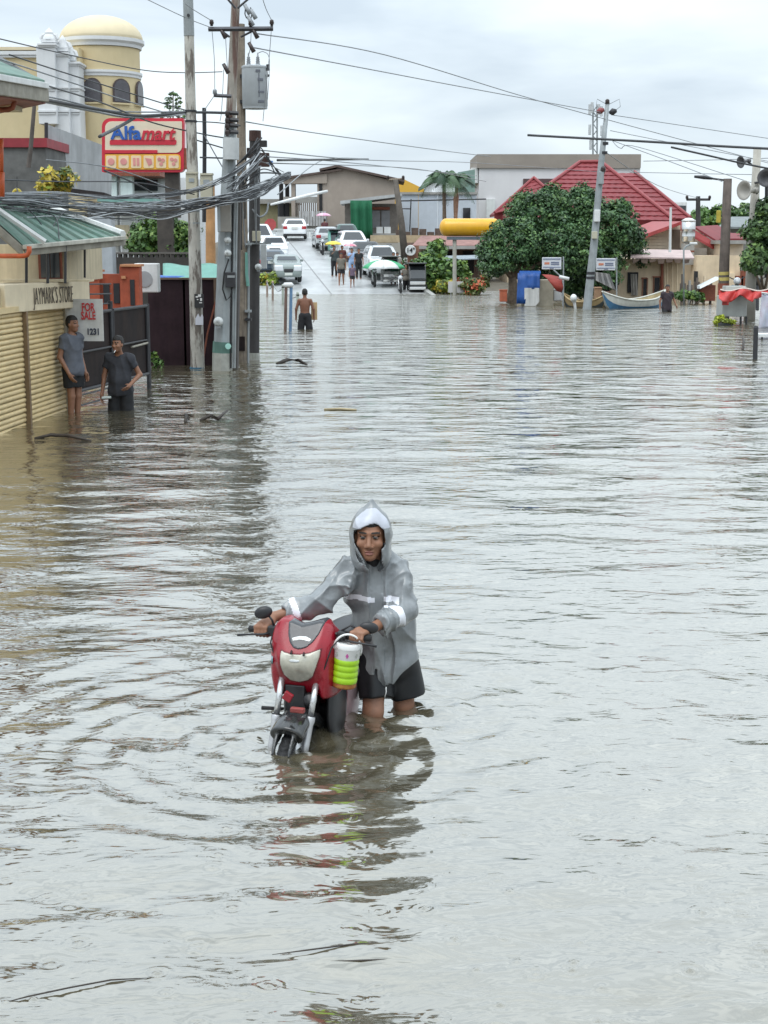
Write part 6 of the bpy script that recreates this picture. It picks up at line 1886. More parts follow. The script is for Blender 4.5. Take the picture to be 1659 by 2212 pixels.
shrub('orange flowering shrub at the waterline', [(g(1020, 622, 74), (.6, .5, .42)), (g(1045, 605, 75), (.4, .4, .3)), (g(1000, 612, 74.5), (.3, .4, .3))], 3000, .085, LEAF_O, 34, 74, g(1022, 640, 74), share=(.22, .48, .30), clump=.22)
shrub('tall green shrub rising over the low shopfront', [(g(945, 540, 84), (.5, .4, .55)), (g(925, 556, 83), (.35, .4, .35))], 1500, .12, LEAF_B, 35, 84, g(940, 575, 84), clump=.25)
shrub('dark green hedge under the leaning pole', [(g(845, 570, 86), (.8, .5, .5)), (g(830, 560, 87), (.5, .5, .5))], 1800, .12, LEAF, 36, 86, g(845, 592, 86), clump=.25)
nb = thing('notice_board', 'small white board on a stake in the water by the shrubs', 'sign', ground(984, 650))
b = MB(); fbox(b, 968, 608, 1001, 632, 74, .04); b.build('board', mat('faded_white_board', (.58, .57, .56), .6, var=.1), nb)
b = MB(); b.tube([at(974, 660, 74.1), at(974, 630, 74.1)], .03, 6); b.build('stake', WTRIM, nb)

# ------------------------------------------------------------------ vehicles
def paint(name, col): return mat('car_paint_' + name, col, .25, var=.04, coat=.6, spec=.6)
TAIL = mat('tail_lamp_red', (.35, .015, .02), .2, var=.1)
HEADL = mat('head_lamp_clear', (.62, .64, .66), .1, var=.1)
PLATE = mat('number_plate', (.62, .64, .60), .5, var=.05)
WIN = mat('car_glass', (.025, .03, .035), .06, var=.2, spec=.8)
TYRE = mat('tyre', (.02, .02, .021), .75, var=.2)
RIMM = mat('alloy_rim', (.45, .46, .47), .3, metal=.6)
def car(label, base, rz, color, style='sedan', L=4.3, W=1.70, H=1.46, group=None, res=.062, roofrack=False):
    """faces +y in its own space (front at +L/2); rz turns it"""
    t = thing({'sedan': 'car', 'suv': 'suv', 'van': 'van'}[style], label, {'sedan': 'car', 'suv': 'suv', 'van': 'van'}[style], base, rz, group)
    hL = L / 2
    if style == 'sedan':
        prof = [(-hL, .42), (-hL + .05, .92), (-hL + .55, 1.0), (-hL + 1.15, H - .05), (-hL + 1.6, H), (-hL + 2.2, H - .01), (hL - 1.45, .98), (hL - .5, .86), (hL - .06, .70), (hL, .40), (hL - .1, .22), (-hL + .1, .24)]
        ws, rw, belt = (hL - 1.45, hL - 2.15), (-hL + .55, -hL + 1.15), .97
    elif style == 'suv':
        prof = [(-hL, .45), (-hL + .04, 1.0), (-hL + .25, H - .08), (-hL + .6, H), (hL - 2.0, H), (hL - 1.7, H - .06), (hL - 1.15, 1.10), (hL - .3, 1.02), (hL - .04, .85), (hL, .45), (hL - .1, .28), (-hL + .1, .30)]
        ws, rw, belt = (hL - 1.15, hL - 1.72), (-hL, -hL + .3), 1.08
    else:
        prof = [(-hL, .40), (-hL + .02, 1.1), (-hL + .12, H - .06), (-hL + .4, H), (hL - 1.3, H), (hL - .95, H - .1), (hL - .25, 1.12), (hL - .03, .8), (hL, .4), (hL - .1, .26), (-hL + .1, .28)]
        ws, rw, belt = (hL - .25, hL - 1.0), (-hL, -hL + .15), 1.12
    def f(P):
        x, y, z = P[:, 0], P[:, 1], P[:, 2]
        hw = W / 2 - .42 * np.clip(z - belt, 0, 1) ** 1.1 - .05 * np.clip(.5 - z, 0, 1) - .06 * np.clip(np.abs(y) / hL - .7, 0, 1) / .3
        d = smax(poly2(y, z, prof), (np.abs(x) - hw) * .93, .12)
        for wy in (-hL + .78, hL - .82):
            d = smax(d, -np.maximum(np.sqrt((y - wy) ** 2 + (z - .31) ** 2) - .36, W / 2 - .24 - np.abs(x)), .03)
        return d
    lo, hi = A(-W / 2 - .15, -hL - .15, .1), A(W / 2 + .15, hL + .15, H + .15)
    def patch(name, reg, m, off=.012, r_=None, parent=None):
        v, fc = sdf_mesh(lambda P: np.maximum(f(P) - off, reg(P[:, 0], P[:, 1], P[:, 2])), lo, hi, r_ or res * .7)
        if len(fc): return np_mesh(name, v, fc, m, parent or t, world=False)
    v, fc = sdf_mesh(f, lo, hi, res)
    body = np_mesh('body', v, fc, color, t, world=False)
    rect_ = lambda x, y, z, x0, x1, y0, y1, z0, z1: np.maximum.reduce([x0 - x, x - x1, y0 - y, y - y1, z0 - z, z - z1])
    patch('windscreen', lambda x, y, z: np.maximum(rect_(x, y, z, -9, 9, ws[1] - .1, 9, belt + .04, H - .09), np.abs(x) - (W / 2 - .16 - .42 * (z - belt))), WIN)
    patch('rear_window', lambda x, y, z: np.maximum(rect_(x, y, z, -9, 9, -9, rw[1] + .08, belt + (.06 if style == 'sedan' else .10), H - .12), np.abs(x) - (W / 2 - .18 - .42 * (z - belt))), WIN)
    for sg in (-1, 1):
        for (y0, y1) in ((rw[1] - .05, (rw[1] + ws[1]) / 2 - .04), ((rw[1] + ws[1]) / 2 + .04, ws[1] + .2)):
            patch('side_window', lambda x, y, z: np.maximum(rect_(sg * x, y, z, .3, 9, y0, y1, belt + .03, H - .12), (y - (ws[0] + (ws[1] - ws[0]) * (z - belt) / (H - belt)) + .12)), WIN)
        patch('headlight', lambda x, y, z: rect_(sg * x, y, z, W / 2 - .48, 9, hL - .5, 9, .60, .80 if style == 'sedan' else .92), HEADL)
        patch('tail_light', lambda x, y, z: rect_(sg * x, y, z, W / 2 - .36, 9, -9, -hL + .35, .70, .92 if style == 'sedan' else 1.2), TAIL)
        b = MB(); b.box((sg * (W / 2 + .05), ws[0] - .35, belt + .06), (.16, .12, .13)); b.build('door_mirror', color, t, world=False, bevel=.03)
        for wy in (-hL + .78, hL - .82):
            b = MB(); b.lathe([(0, -.10), (.25, -.10), (.315, -.06), (.315, .06), (.25, .10), (0, .10)], (sg * (W / 2 - .12), wy, .31), 18, axis='X'); w_ = b.build('wheel', TYRE, t, world=False)
            b = MB(); b.lathe([(0, -.115), (.19, -.112), (.2, -.09), (.2, .09), (.19, .112), (0, .115)], (sg * (W / 2 - .12), wy, .31), 14, axis='X'); o = b.build('rim', RIMM, w_, world=False)
    b = MB(); b.box((0, -hL - .01, .78 if style == 'sedan' else .72), (.42, .03, .15)); b.build('number_plate', PLATE, t, world=False)
    b = MB(); b.box((0, hL - .0, .45), (.40, .04, .13)); b.build('number_plate', PLATE, t, world=False)
    patch('grille', lambda x, y, z: rect_(x, y, z, -W / 2 + .5, W / 2 - .5, hL - .4, 9, .52, .74), BLK)
    patch('bumper', lambda x, y, z: rect_(x, y, z, -9, 9, -9, -hL + .3, .2, .40), BLK)
    if roofrack:
        b = MB()
        for sg in (-1, 1): b.tube([(sg * .5, -1.2, H + .05), (sg * .5, .6, H + .05)], .03, 6)
        b.build('roof_rail', BLK, t, world=False)
    return t
def rbase(px, Y, z=None):
    p = at(px, 520, Y); return V(p.x, Y, road_z(Y) + .03 if z is None else z)
RDIR = math.atan2(ROAD_B.x - ROAD_A.x, ROAD_B.y - ROAD_A.y)
AW = -RDIR * -1.0                                    # heading up the ramp
up_rz = math.atan2(-(ROAD_B.x - ROAD_A.x), ROAD_B.y - ROAD_A.y)
car('white sedan seen from behind at the crest of the ramp', rbase(638, 109), up_rz * .3, paint('white', (.78, .80, .82)))
car('silver sedan following the white sedan up the ramp', rbase(704, 101), up_rz, paint('silver', (.42, .44, .45)), W=1.68)
car('white van with dark windscreen in the queue on the ramp', rbase(757, 93.5), up_rz + PI, paint('white', (.78, .80, .82)), 'van', L=4.4, H=1.75)
car('black sedan in the queue behind the white van', rbase(790, 89.0), up_rz + PI, paint('black', (.03, .032, .036)), 'sedan', L=4.2)
car('grey and white suv at the head of the queue by the water', rbase(822, 83.0), up_rz + PI, paint('pearl', (.60, .62, .63)), 'suv', L=4.4, W=1.75, H=1.72, roofrack=True)
car('white hatchback parked beyond the chained posts', rbase(590, 93), up_rz + PI, paint('white', (.78, .80, .82)), 'sedan', L=3.9)
car('white delivery van parked behind the pale board', rbase(560, 97), up_rz + PI, paint('white', (.78, .80, .82)), 'van', L=4.4, H=1.9)
car('grey green hatchback parked at the edge of the flood', rbase(618, 80.5), up_rz + PI, paint('grey_green', (.22, .26, .25)), 'suv', L=3.6, W=1.5, H=1.45)
car('dark blue car parked beside the grey green hatchback', rbase(582, 83.5), up_rz, paint('navy', (.035, .06, .09)), 'sedan', L=4.0)

def tricycle(label, base, rz, body_m, front_m, canopy=None, group=None, light=True):
    """motorbike on the picture's left, sidecar on the right; faces -y in its own space"""
    t = thing('tricycle', label, 'tricycle', base, rz, group)
    P = lambda fn, name, m, **k: part(name, m, t, fn, world=False, **k)
    P(lambda b: (b.tube([(-.45, -.75 + .29 * math.cos(a), .30 + .29 * math.sin(a)) for a in np.linspace(0, 2 * PI, 21)], .055, 8)), 'front_wheel', TYRE, smooth=True)
    P(lambda b: (b.tube([(-.45, .45 + .29 * math.cos(a), .30 + .29 * math.sin(a)) for a in np.linspace(0, 2 * PI, 21)], .055, 8)), 'rear_wheel', TYRE, smooth=True)
    for sg in (-1, 1): P(lambda b: b.tube([(-.45 + sg * .08, -.75, .30), (-.45 + sg * .09, -.5, .92)], .03, 8), 'fork', SILV, smooth=True)
    P(lambda b: b.tube([(-.80, -.40, 1.02), (-.62, -.46, .98), (-.28, -.46, .98), (-.10, -.40, 1.02)], .022, 6), 'handlebar', BLK, smooth=True)
    P(lambda b: b.lathe([(0, -.10), (.09, -.10), (.11, -.04), (.09, .06), (0, .09)], (-.45, -.60, .88), 14, axis='Y'), 'headlight', HEADL if light else BLK, smooth=True)
    P(lambda b: (b.box((-.45, -.05, .72), (.24, .75, .22)), b.box((-.45, .0, .45), (.22, .5, .3))), 'engine_and_tank', body_m, bevel=.06)
    P(lambda b: b.box((-.45, .42, .82), (.26, .65, .10)), 'seat', BLK, bevel=.04)
    P(lambda b: b.slab([(.0, -.55, .25), (.0, .75, .25), (.0, .75, 1.45), (.0, .10, 1.55), (.0, -.30, 1.45), (.0, -.62, .80)], (.86, 0, 0)), 'sidecar_body', front_m, bevel=.05)
    P(lambda b: b.slab([(.08, -.635, .82), (.78, -.635, .82), (.76, -.335, 1.40), (.10, -.335, 1.40)], (0, -.02, .01)), 'windscreen', WIN)
    P(lambda b: b.box((.43, -.60, .60), (.80, .06, .16)), 'chrome_band', CHROME, bevel=.02)
    P(lambda b: b.box((.43, -.57, .34), (.84, .06, .14)), 'bumper', CHROME, bevel=.02)
    P(lambda b: b.box((.40, .05, 1.58), (.98, 1.45, .06)), 'roof', body_m, bevel=.02)
    P(lambda b: b.tube([(.90, .10 + .24 * math.cos(a), .26 + .24 * math.sin(a)) for a in np.linspace(0, 2 * PI, 19)], .05, 8), 'side_wheel', TYRE, smooth=True)
    P(lambda b: b.slab([(.86, -.45, .65), (.86, .55, .65), (.86, .55, 1.3), (.86, -.2, 1.3)], (.015, 0, 0)), 'side_window', WIN)
    return t
BLACKP = paint('black', (.03, .032, .036))
CHECK = mat('chequered_grey_panel', (.28, .28, .28), .4, var=.6, scale=9)
b3 = ground(895, 633); tricycle('black tricycle with chrome trimmed sidecar standing at the flood edge', V(b3.x - .3, 76.2, -.08), .05, BLACKP, BLACKP)
tricycle('grey tricycle with cluttered front under the green umbrella', V(at(825, 600, 78.8).x, 78.8, road_z(78.8) - .05), .10, mat('dull_grey_body', (.12, .12, .12), .5, var=.4, scale=8), CHECK)
# dark green jeepney tail and motorbike higher up
car('dark green jeep stopped beside the green cloth', rbase(748, 99.5), up_rz + PI, paint('dark_green', (.02, .07, .055)), 'suv', L=3.8, W=1.6, H=1.75)
tricycle('small tricycle with white windscreen beside the silver sedan', V(rbase(712, 98.5).x, 97, road_z(97)), up_rz, BLACKP, mat('mint_body', (.2, .5, .42), .5))

# ------------------------------------------------------------------ umbrellas
def umbrella(label, top_p, R, cols, grip, tilt=0.0):
    t = thing('umbrella', label, 'umbrella', grip)
    top_p = Vector(top_p); n = 8
    Mx = Matrix.Rotation(tilt, 3, 'Y')
    for k in range(n):
        b = MB(); rows = []
        for i, s in enumerate(np.linspace(0.02, 1, 6)):
            row = []
            for j, u in enumerate(np.linspace(0, 1, 5)):
                an = 2 * PI * (k + u) / n
                rr_ = R * math.sin(s * 1.25) / math.sin(1.25) * (1 - .05 * math.sin(PI * u) * s)
                row.append(top_p + Mx @ V(rr_ * math.cos(an), rr_ * math.sin(an), -R * .40 * (1 - math.cos(s * 1.25)) / (1 - math.cos(1.25)) + .02 * math.sin(PI * u) * s))
            rows.append(row)
        b.sheet(rows); b.build('canopy_panel', cols[k % len(cols)], t, smooth=True, thick=.006)
    b = MB(); b.tube([top_p + Mx @ V(0, 0, .07), top_p, Vector(grip)], .012, 6); b.build('shaft', SILV, t)
    return t
UC = lambda n, c: mat('umbrella_' + n, c, .55, var=.1, scale=6)
umbrella('yellow umbrella carried up the ramp', at(720, 521, 84), .50, [UC('yellow', (.75, .62, .08))], at(724, 556, 84))
umbrella('pink umbrella with dark rim carried beside the yellow one', at(757, 526, 83.5), .40, [UC('pink', (.70, .24, .32)), UC('pale_pink', (.75, .45, .48))], at(758, 556, 83.5), .05)
umbrella('pale pink umbrella held behind the silver sedan', at(699, 460, 106), .55, [UC('rose', (.72, .36, .50)), UC('pale_rose', (.75, .50, .58))], at(701, 490, 106))
umbrella('green and white umbrella over the grey tricycle', at(829, 561, 78.3), 1.15, [UC('green', (.05, .36, .16)), UC('white', (.70, .72, .72)), UC('white', (.70, .72, .72)), UC('green', (.05, .36, .16))], at(832, 605, 78.5))

# ------------------------------------------------------------------ people
FAB = lambda n, c: mat('fabric_' + n, c, .8, var=.15, scale=9)
GR = 'people walking on the ramp'
def walker(label, px, Y, h, yaw, shirt, pants, longp=False, res=.022, **k):
    p = at(px, 560, Y); return make_person('person', label, (p.x, Y, road_z(Y) + .02), yaw, h, shirt=shirt, shorts=pants, longp=longp, res=res, detail=False, group=GR, **k)
armup = (((-.22, .08, 1.15), (-.10, .26, 1.28)), ((.235, -.02, 1.12), (.245, .06, .88)))
stride = (((-.10, .14, .50), (-.11, .10, .10)), ((.10, -.06, .50), (.11, -.28, .12)))
walker('person in grey shirt and black shorts leading the group on the ramp', 737, 78.8, 1.66, 0, FAB('grey_brown', (.16, .145, .12)), FAB('black', (.015, .015, .018)), legs=stride)
walker('small child in purple shirt at the edge of the flood', 761, 77.6, 1.22, 0, FAB('purple', (.13, .09, .13)), FAB('black', (.015, .015, .018)), legs=stride)
walker('person in pale blue dress under the pink umbrella', 760, 82.6, 1.60, .1, FAB('pale_blue', (.32, .45, .68)), FAB('pale_blue', (.32, .45, .68)), arms=armup, short_len=.8)
walker('person in dark jacket under the yellow umbrella', 722, 83.2, 1.68, 0, FAB('dark_green_grey', (.05, .06, .06)), FAB('black', (.015, .015, .018)), True, arms=armup, sleeve=1.8)
walker('person in maroon top beside the yellow umbrella', 739, 84.0, 1.62, .1, FAB('maroon', (.14, .045, .04)), FAB('black', (.015, .015, .018)), True)
walker('person in black top walking behind the blue dress', 775, 82.0, 1.64, .1, FAB('black', (.015, .015, .018)), FAB('black', (.015, .015, .018)), True)
walker('person in dark top holding the pale pink umbrella', 702, 105.5, 1.68, PI, FAB('dark_red', (.10, .03, .035)), FAB('black', (.015, .015, .018)), True, arms=armup)
p = at(850, 600, 79.6); make_person('person', 'person in black raincoat standing beside the grey tricycle', (p.x, 79.6, road_z(79.6)), .1, 1.66, shirt=FAB('black', (.015, .015, .018)), shorts=FAB('black', (.015, .015, .018)), longp=True, res=.022, detail=False, sleeve=1.8)
p = at(858, 600, 79.5); make_person('person', 'person in pale patterned shirt between the two tricycles', (p.x, 79.5, road_z(79.5)), .1, 1.66, shirt=FAB('pale_pattern', (.42, .38, .34)), shorts=FAB('black', (.015, .015, .018)), longp=True, res=.022, detail=False)
p = at(878, 600, 76.8); make_person('person', 'person in dark shirt riding the black tricycle', (p.x, 76.9, -.25), .1, 1.70, shirt=FAB('brown_grey', (.20, .18, .15)), shorts=FAB('black', (.015, .015, .018)), longp=True, res=.022, detail=False, hair=True)
# bare chested man wading away from the lens
p = ground(659, 711)
make_person('person', 'bare chested person in black shorts wading towards the ramp', (p.x, p.y, -.52), PI, 1.70, skin=SKIN_DARK, shorts=FAB('black', (.015, .015, .018)), short_len=.98, res=.014, detail=False,
            arms=(((-.26, -.02, 1.12), (-.27, .03, .86)), ((.26, -.02, 1.12), (.27, .03, .86))), legs=(((-.13, .02, .49), (-.14, -.02, .08)), ((.13, .02, .49), (.14, -.02, .08))))
o = MB(); fbox(o, 672, 653, 685, 691, p.y + .15, .05); o = o.build('wooden_board', mat('raw_plywood', (.55, .40, .22), .7, var=.15)); tag(o, 'raw plywood board carried at the wading person\'s side', 'board')
# ------------------------------------------------------------------ bollards, chain and poles in the water
for i, (px, t, bt) in enumerate(((577, 607, 640), (589, 608, 647), (611, 615, 655), (643, 632, 668))):
    p = ground(px, bt)
    o = thing('bollard', ('slim rusty bollard standing nearest the parked cars', 'slim rusty bollard second along the chain', 'pale bollard third along the chain', 'pale bollard at the chain end beside the wading person')[i], 'bollard', p, group='chained bollards')
    b = MB(); tp_ = at(px, t, p.y); b.tube([p - V(0, 0, .4), tp_, tp_ + V(0, 0, .03)], [.05, .05, .03], 8); b.build('post', mat('rusty_pale_post', (.36, .27, .22), .7, var=.3) if i < 2 else mat('pale_green_post', (.42, .46, .40), .6, var=.2), o)
    b = MB(); b.lathe([(.055, -.03), (.062, 0), (.055, .03)], tp_ - V(0, 0, .1), 8); b.build('ring', STEEL, o)
for a, e in (((589, 612), (611, 622)), ((611, 622), (643, 640)), ((577, 611), (589, 613))):
    ga, gb = ground(a[0], 647), ground(e[0], 655)
    cable([(a[0], a[1], ga.y), ((a[0] + e[0]) / 2, (a[1] + e[1]) / 2 + 12, (ga.y + gb.y) / 2), (e[0], e[1], gb.y)], .018, CABG, {589: 'sagging chain between second and third bollards', 611: 'long chain sagging towards the wading person', 577: 'short chain between the first two bollards'}[a[0]], 'chains between bollards')
for px, m, lb in ((618, mat('brown_pipe', (.16, .10, .08), .6, var=.3), 'tall brown pipe standing in the water beside the blue pipe'), (629, mat('blue_pipe', (.12, .22, .36), .5, var=.2), 'tall blue pipe standing in the water beside the brown pipe')):
    p = ground(px - 3, 714); o = MB(); o.tube([p - V(0, 0, .5), at(px, 618, p.y)], .045, 8); o = o.build('pipe_post', m); tag(o, lb, 'post')
o = thing('float', 'white float hung between the brown and blue pipes', 'float', at(623, 617, ground(618, 714).y))
b = MB(); c = at(623, 616, ground(618, 714).y); b.lathe([(.02, -.16), (.08, -.12), (.085, .1), (.03, .15)], c, 10, axis='X'); b.build('shell', WTRIM, o, smooth=True)
rs = thing('red_sign', 'faded red octagonal sign beside the road crest', 'sign', at(584, 520, 104))
b = MB(); c = at(584, 485, 104); b.slab([c + V(.42 * math.cos(a), 0, .42 * math.sin(a)) for a in np.linspace(PI / 8, 2 * PI + PI / 8, 9)[:-1]], V(0, .03, 0)); b.build('plate', mat('faded_red_sign', (.38, .06, .06), .5, var=.2), rs)
b = MB(); b.tube([c + V(0, .05, .3), c - V(0, -.05, 1.6)], .04, 6); b.build('post', GALV, rs)
wr = thing('railing', 'low white concrete railing at the crest of the ramp', 'railing', at(600, 515, 111))
for k in range(6):
    b = MB(); fbox(b, 580 + k * 18, 497, 580 + k * 18 + 16, 513, 112, .15); b.build('panel', mat('railing_white', (.55, .56, .55), .7, var=.15), wr)
b = MB(); fbox(b, 578, 494, 690, 498, 111.95, .25); b.build('rail', mat('railing_white', (.55, .56, .55)), wr)
shrub('weedy plant at the kerb beside the dark blue car', [(g(575, 605, 79), (.45, .4, .32)), (g(590, 600, 79), (.3, .3, .3))], 900, .12, LEAF_Y, 37, 79, g(578, 625, 79), share=(.1, .6, .3), clump=.2)

# ================================================================== far side of the street: red roofs, big tree, boats
# ---- white block
wk = thing('white_block', 'white flat roofed block with a taupe parapet', 'building', at(1200, 520, 132))
b = MB(); fbox(b, 1033, 362, 1383, 540, 132, 10); b.build('wall', mat('block_white', (.70, .68, .69), .75, var=.05, scale=.5, streak=.22, dirt=(.55, .53, .53), sscale=(.6, .6, .12)), wk)
b = MB(); fbox(b, 1030, 333, 1385, 363, 131.8, 10.4); b.build('parapet', mat('parapet_taupe', (.30, .26, .225), .8, var=.10, scale=.7, streak=.25, dirt=(.2, .18, .16), sscale=(.3, .3, 1.5)), wk)
b = MB(); fbox(b, 1130, 386, 1205, 402, 131.9, .2); b.build('recess', mat('dark_brown_recess', (.09, .05, .05), .7), wk)
b = MB(); fbox(b, 1050, 430, 1070, 520, 131.7, .4); b.build('pier', WTRIM, wk)
b = MB(); fbox(b, 1019, 362, 1033, 395, 132.4, 8); b.build('balcony', WTRIM, wk)

# ---- red roofed house: every course of sheet tiles laid on its own
RROOF = mat('red_tile_sheet', (.215, .034, .039), .6, var=.16, scale=1.2, streak=.3, dirt=(.14, .032, .035), sscale=(.8, .8, .4), spec=.3)
RCAP = mat('red_ridge_cap', (.27, .052, .056), .6, var=.1)
def courses(parent, r0, r1, e0, e1, n, m, lift=.06):
    """rows of sheet tiles between the ridge r0-r1 and the eave e0-e1"""
    r0, r1, e0, e1 = [Vector(p) for p in (r0, r1, e0, e1)]
    nr = (e1 - e0).cross(r0 - e0).normalized()
    if nr.z < 0: nr = -nr
    for k in range(n):
        t0, t1 = k / n, min((k + 1.06) / n, 1.0)
        a0, a1 = r0.lerp(e0, t0), r1.lerp(e1, t0); b0, b1 = r0.lerp(e0, t1) + nr * lift, r1.lerp(e1, t1) + nr * lift
        w = max((b1 - b0).length, .3); q = max(int(w / .42), 2)
        top_row, low_row, lip = [], [], []
        for j in range(q * 2 + 1):
            u = j / (q * 2); h_ = .022 if j % 2 else 0.0
            top_row.append(a0.lerp(a1, u) + nr * h_); low_row.append(b0.lerp(b1, u) + nr * h_); lip.append(b0.lerp(b1, u) - nr * .05)
        b = MB(); b.sheet([top_row, low_row, lip]); b.build('roof_course', m, parent)
rh = thing('red_roof_house', 'large house with layered red tile roofs behind the big tree', 'house', at(1280, 600, 88))
R0_, R1_ = at(1252, 353, 96), at(1299, 353, 96)
F0, F1 = at(1088, 474, 86), at(1456, 478, 86)
b = MB(); b.slab([V(F0.x + .3, 86.6, -.3), V(F1.x - .3, 86.6, -.3), V(F1.x - .3, 86.6, F1.z - .1), V(F0.x + .3, 86.6, F0.z - .1)], V(0, 9, 0)); b.build('wall', mat('tan_house_wall', (.50, .40, .28), .8, var=.12, streak=.3, dirt=(.3, .23, .15)), rh)
b = MB(); b.slab([R0_, R1_, F1, F0], V(0, .1, -.2)); rf1 = b.build('roof', RROOF, rh)
courses(rf1, R0_, R1_, F0, F1, 13, RROOF)
Q = at(1420, 440, 104)
b = MB(); b.slab([R1_, F1, Q], V(0, .1, -.12)); b.build('hip_slope', RROOF, rf1)
for p, q in ((R1_, F1), (R0_, F0), (R0_, R1_)):
    b = MB(); b.tube([p + V(0, 0, .1), q + V(0, 0, .12)], .11, 8); b.build('ridge_cap', RCAP, rf1)
# second, rear roof
S0_, S1_ = at(1318, 374, 101), at(1371, 374, 101); T0, T1 = at(1440, 474, 91), at(1492, 474, 91)
b = MB(); b.slab([S0_, S1_, T1, T0], V(0, .1, -.15)); rf2 = b.build('rear_roof', RROOF, rh)
courses(rf2, S0_, S1_, T0, T1, 11, RROOF)
b = MB(); b.tube([S1_ + V(0, 0, .1), T1 + V(0, 0, .1)], .10, 8); b.build('ridge_cap', RCAP, rf2)
# small gable
G_, GL_, GR_ = at(1153, 386, 92), at(1068, 462, 89), at(1200, 428, 89)
b = MB(); b.slab([G_ + V(0, 4, 0), G_, GL_, GL_ + V(0, 4, 0)], V(0, 0, -.15)); b.slab([G_ + V(0, 4, 0), G_, GR_, GR_ + V(0, 4, 0)], V(0, 0, -.15)); ga_ = b.build('gable_roof', RROOF, rh)
b = MB(); b.slab([G_ - V(0, 0, .1), GL_, at(1068, 480, 89), at(1200, 480, 89), GR_], V(0, .2, 0)); b.build('gable_face', RROOF, ga_)
courses(ga_, G_ - V(0, .05, 0), G_ - V(-.05, .05, 0), GL_ - V(0, .25, 0), GR_ - V(0, .25, 0), 7, RROOF, .03)
for q in (GL_, GR_):
    b = MB(); b.tube([G_ + V(0, -.1, .08), q + V(0, -.1, .08)], .08, 6); b.build('ridge_cap', RCAP, ga_)
# ---- tan houses at the water
TAN = mat('tan_stained_wall', (.72, .575, .40), .85, var=.14, scale=1.4, streak=.34, dirt=(.34, .24, .15), sscale=(2.6, 2.6, .35), spread=(.45, .72), bump=.2, bscale=10)
SIDING = mat('pale_tan_siding', (.68, .58, .46), .8, var=.1, streak=.25, dirt=(.4, .31, .22))
t1 = thing('tan_house', 'long low tan house with peeling walls at the flood edge', 'house', at(1380, 645, 67))
b = MB(); fbox(b, 1284, 560, 1475, 690, 67, 5); b.build('wall', TAN, t1)
b = MB(); b.slab([at(1362, 558, 65.9), at(1500, 560, 65.9), at(1490, 543, 68.5), at(1366, 541, 68.5)], V(0, 0, .06)); rf = b.build('roof', mat('pinkish_roof_sheet', (.50, .38, .36), .55, var=.2, scale=1.5, streak=.3, dirt=(.3, .2, .17)), t1)
b = MB(); fbox(b, 1362, 541, 1500, 545, 68.4, .3); b.build('ridge', RUST, rf)
for k in range(7):
    b = MB(); x = 1366 + k * 18; b.slab([at(x, 560, 65.8), at(x + 16, 560, 65.8), at(x + 14, 563 + 7 * abs(math.sin(k * 1.7)), 65.8), at(x + 2, 564 + 6 * abs(math.cos(k * 2.1)), 65.8)], V(0, .05, 0)); b.build('eave_board', mat('rotten_board', (.13, .09, .07), .85, var=.4), rf)
for (a, t, e, bt) in ((1324, 600, 1334, 624), (1388, 603, 1397, 690), (1412, 600, 1425, 690), (1306, 606, 1316, 690)):
    b = MB(); fbox(b, a, t, e, bt, 66.93, .06); d_ = b.build('window' if bt < 640 else 'door', DARK, t1)
    b = MB(); fbox(b, a - 1.6, t - 2, a, bt, 66.9, .1); fbox(b, e, t - 2, e + 1.6, bt, 66.9, .1); fbox(b, a - 1.6, t - 3.5, e + 1.6, t - 1, 66.88, .12); b.build('frame', RUST, d_)
b = MB(); fbox(b, 1355, 588, 1379, 632, 66.93, .06); d_ = b.build('window', DARK, t1)
b = MB(); b.sheet([[at(1362 + 14 * u + 2 * s, 592 + 46 * s, 66.8 + .06 * math.sin(u * 14)) for u in np.linspace(0, 1, 9)] for s in np.linspace(0, 1, 4)]); b.build('curtain', mat('grey_curtain', (.30, .28, .25), .9, var=.3), d_, smooth=True)
for px in (1430, 1441, 1452, 1462, 1436):
    b = MB(); b.tube([at(px, 562, 66.85), at(px + 1, 690, 66.85)], .035 if px != 1430 else .06, 6); b.build('downpipe', RUST if px == 1430 else TAN, t1)
t2 = thing('tan_house', 'tan two storey house with pale siding and red fascia', 'house', at(1420, 640, 74))
b = MB(); b.slab([at(1366, 640, 74), at(1560, 640, 74), at(1560, 540, 74), at(1505, 494, 74), at(1470, 484, 74), at(1392, 507, 74), at(1366, 512, 74)], V(0, 7, 0)); b.build('wall', SIDING, t2)
for k in range(5):
    b = MB(); fbox(b, 1388, 512 + k * 6.2, 1440, 517.2 + k * 6.2, 73.9, .08); b.build('siding_board', SIDING, t2)
b = MB(); b.slab([at(1360, 518, 73.2), at(1472, 478, 73.2), at(1472, 485, 73.2), at(1360, 527, 73.2)], V(0, 8, .1)); b.build('fascia', mat('red_fascia', (.34, .05, .05), .5, var=.2), t2)
b = MB(); b.slab([at(1470, 478, 73.0), at(1556, 530, 73.0), at(1540, 533, 72.9), at(1470, 492, 72.9)], V(0, 0, -.12)); b.build('fascia', mat('red_fascia', (.34, .05, .05)), t2)
b = MB(); b.slab([at(1500, 489, 73.0), at(1556, 524, 73.0), at(1600, 515, 78), at(1550, 486, 78)], V(0, 0, -.1)); b.build('roof', RROOF, t2)
b = MB(); fbox(b, 1452, 496, 1470, 541, 73.9, .1); b.build('window', mat('brown_louvre', (.16, .12, .09), .7, var=.2), t2)
b = MB(); fbox(b, 1480, 536, 1527, 552, 72.5, 1.5); b.build('roof_slab', mat('grey_slab', (.24, .22, .20), .85, var=.2), t2)
t3 = thing('tan_house', 'tan house end with grey eave behind the wooden lamp pole', 'house', at(1560, 640, 71))
b = MB(); fbox(b, 1500, 552, 1600, 700, 71, 6); b.build('wall', TAN, t3)
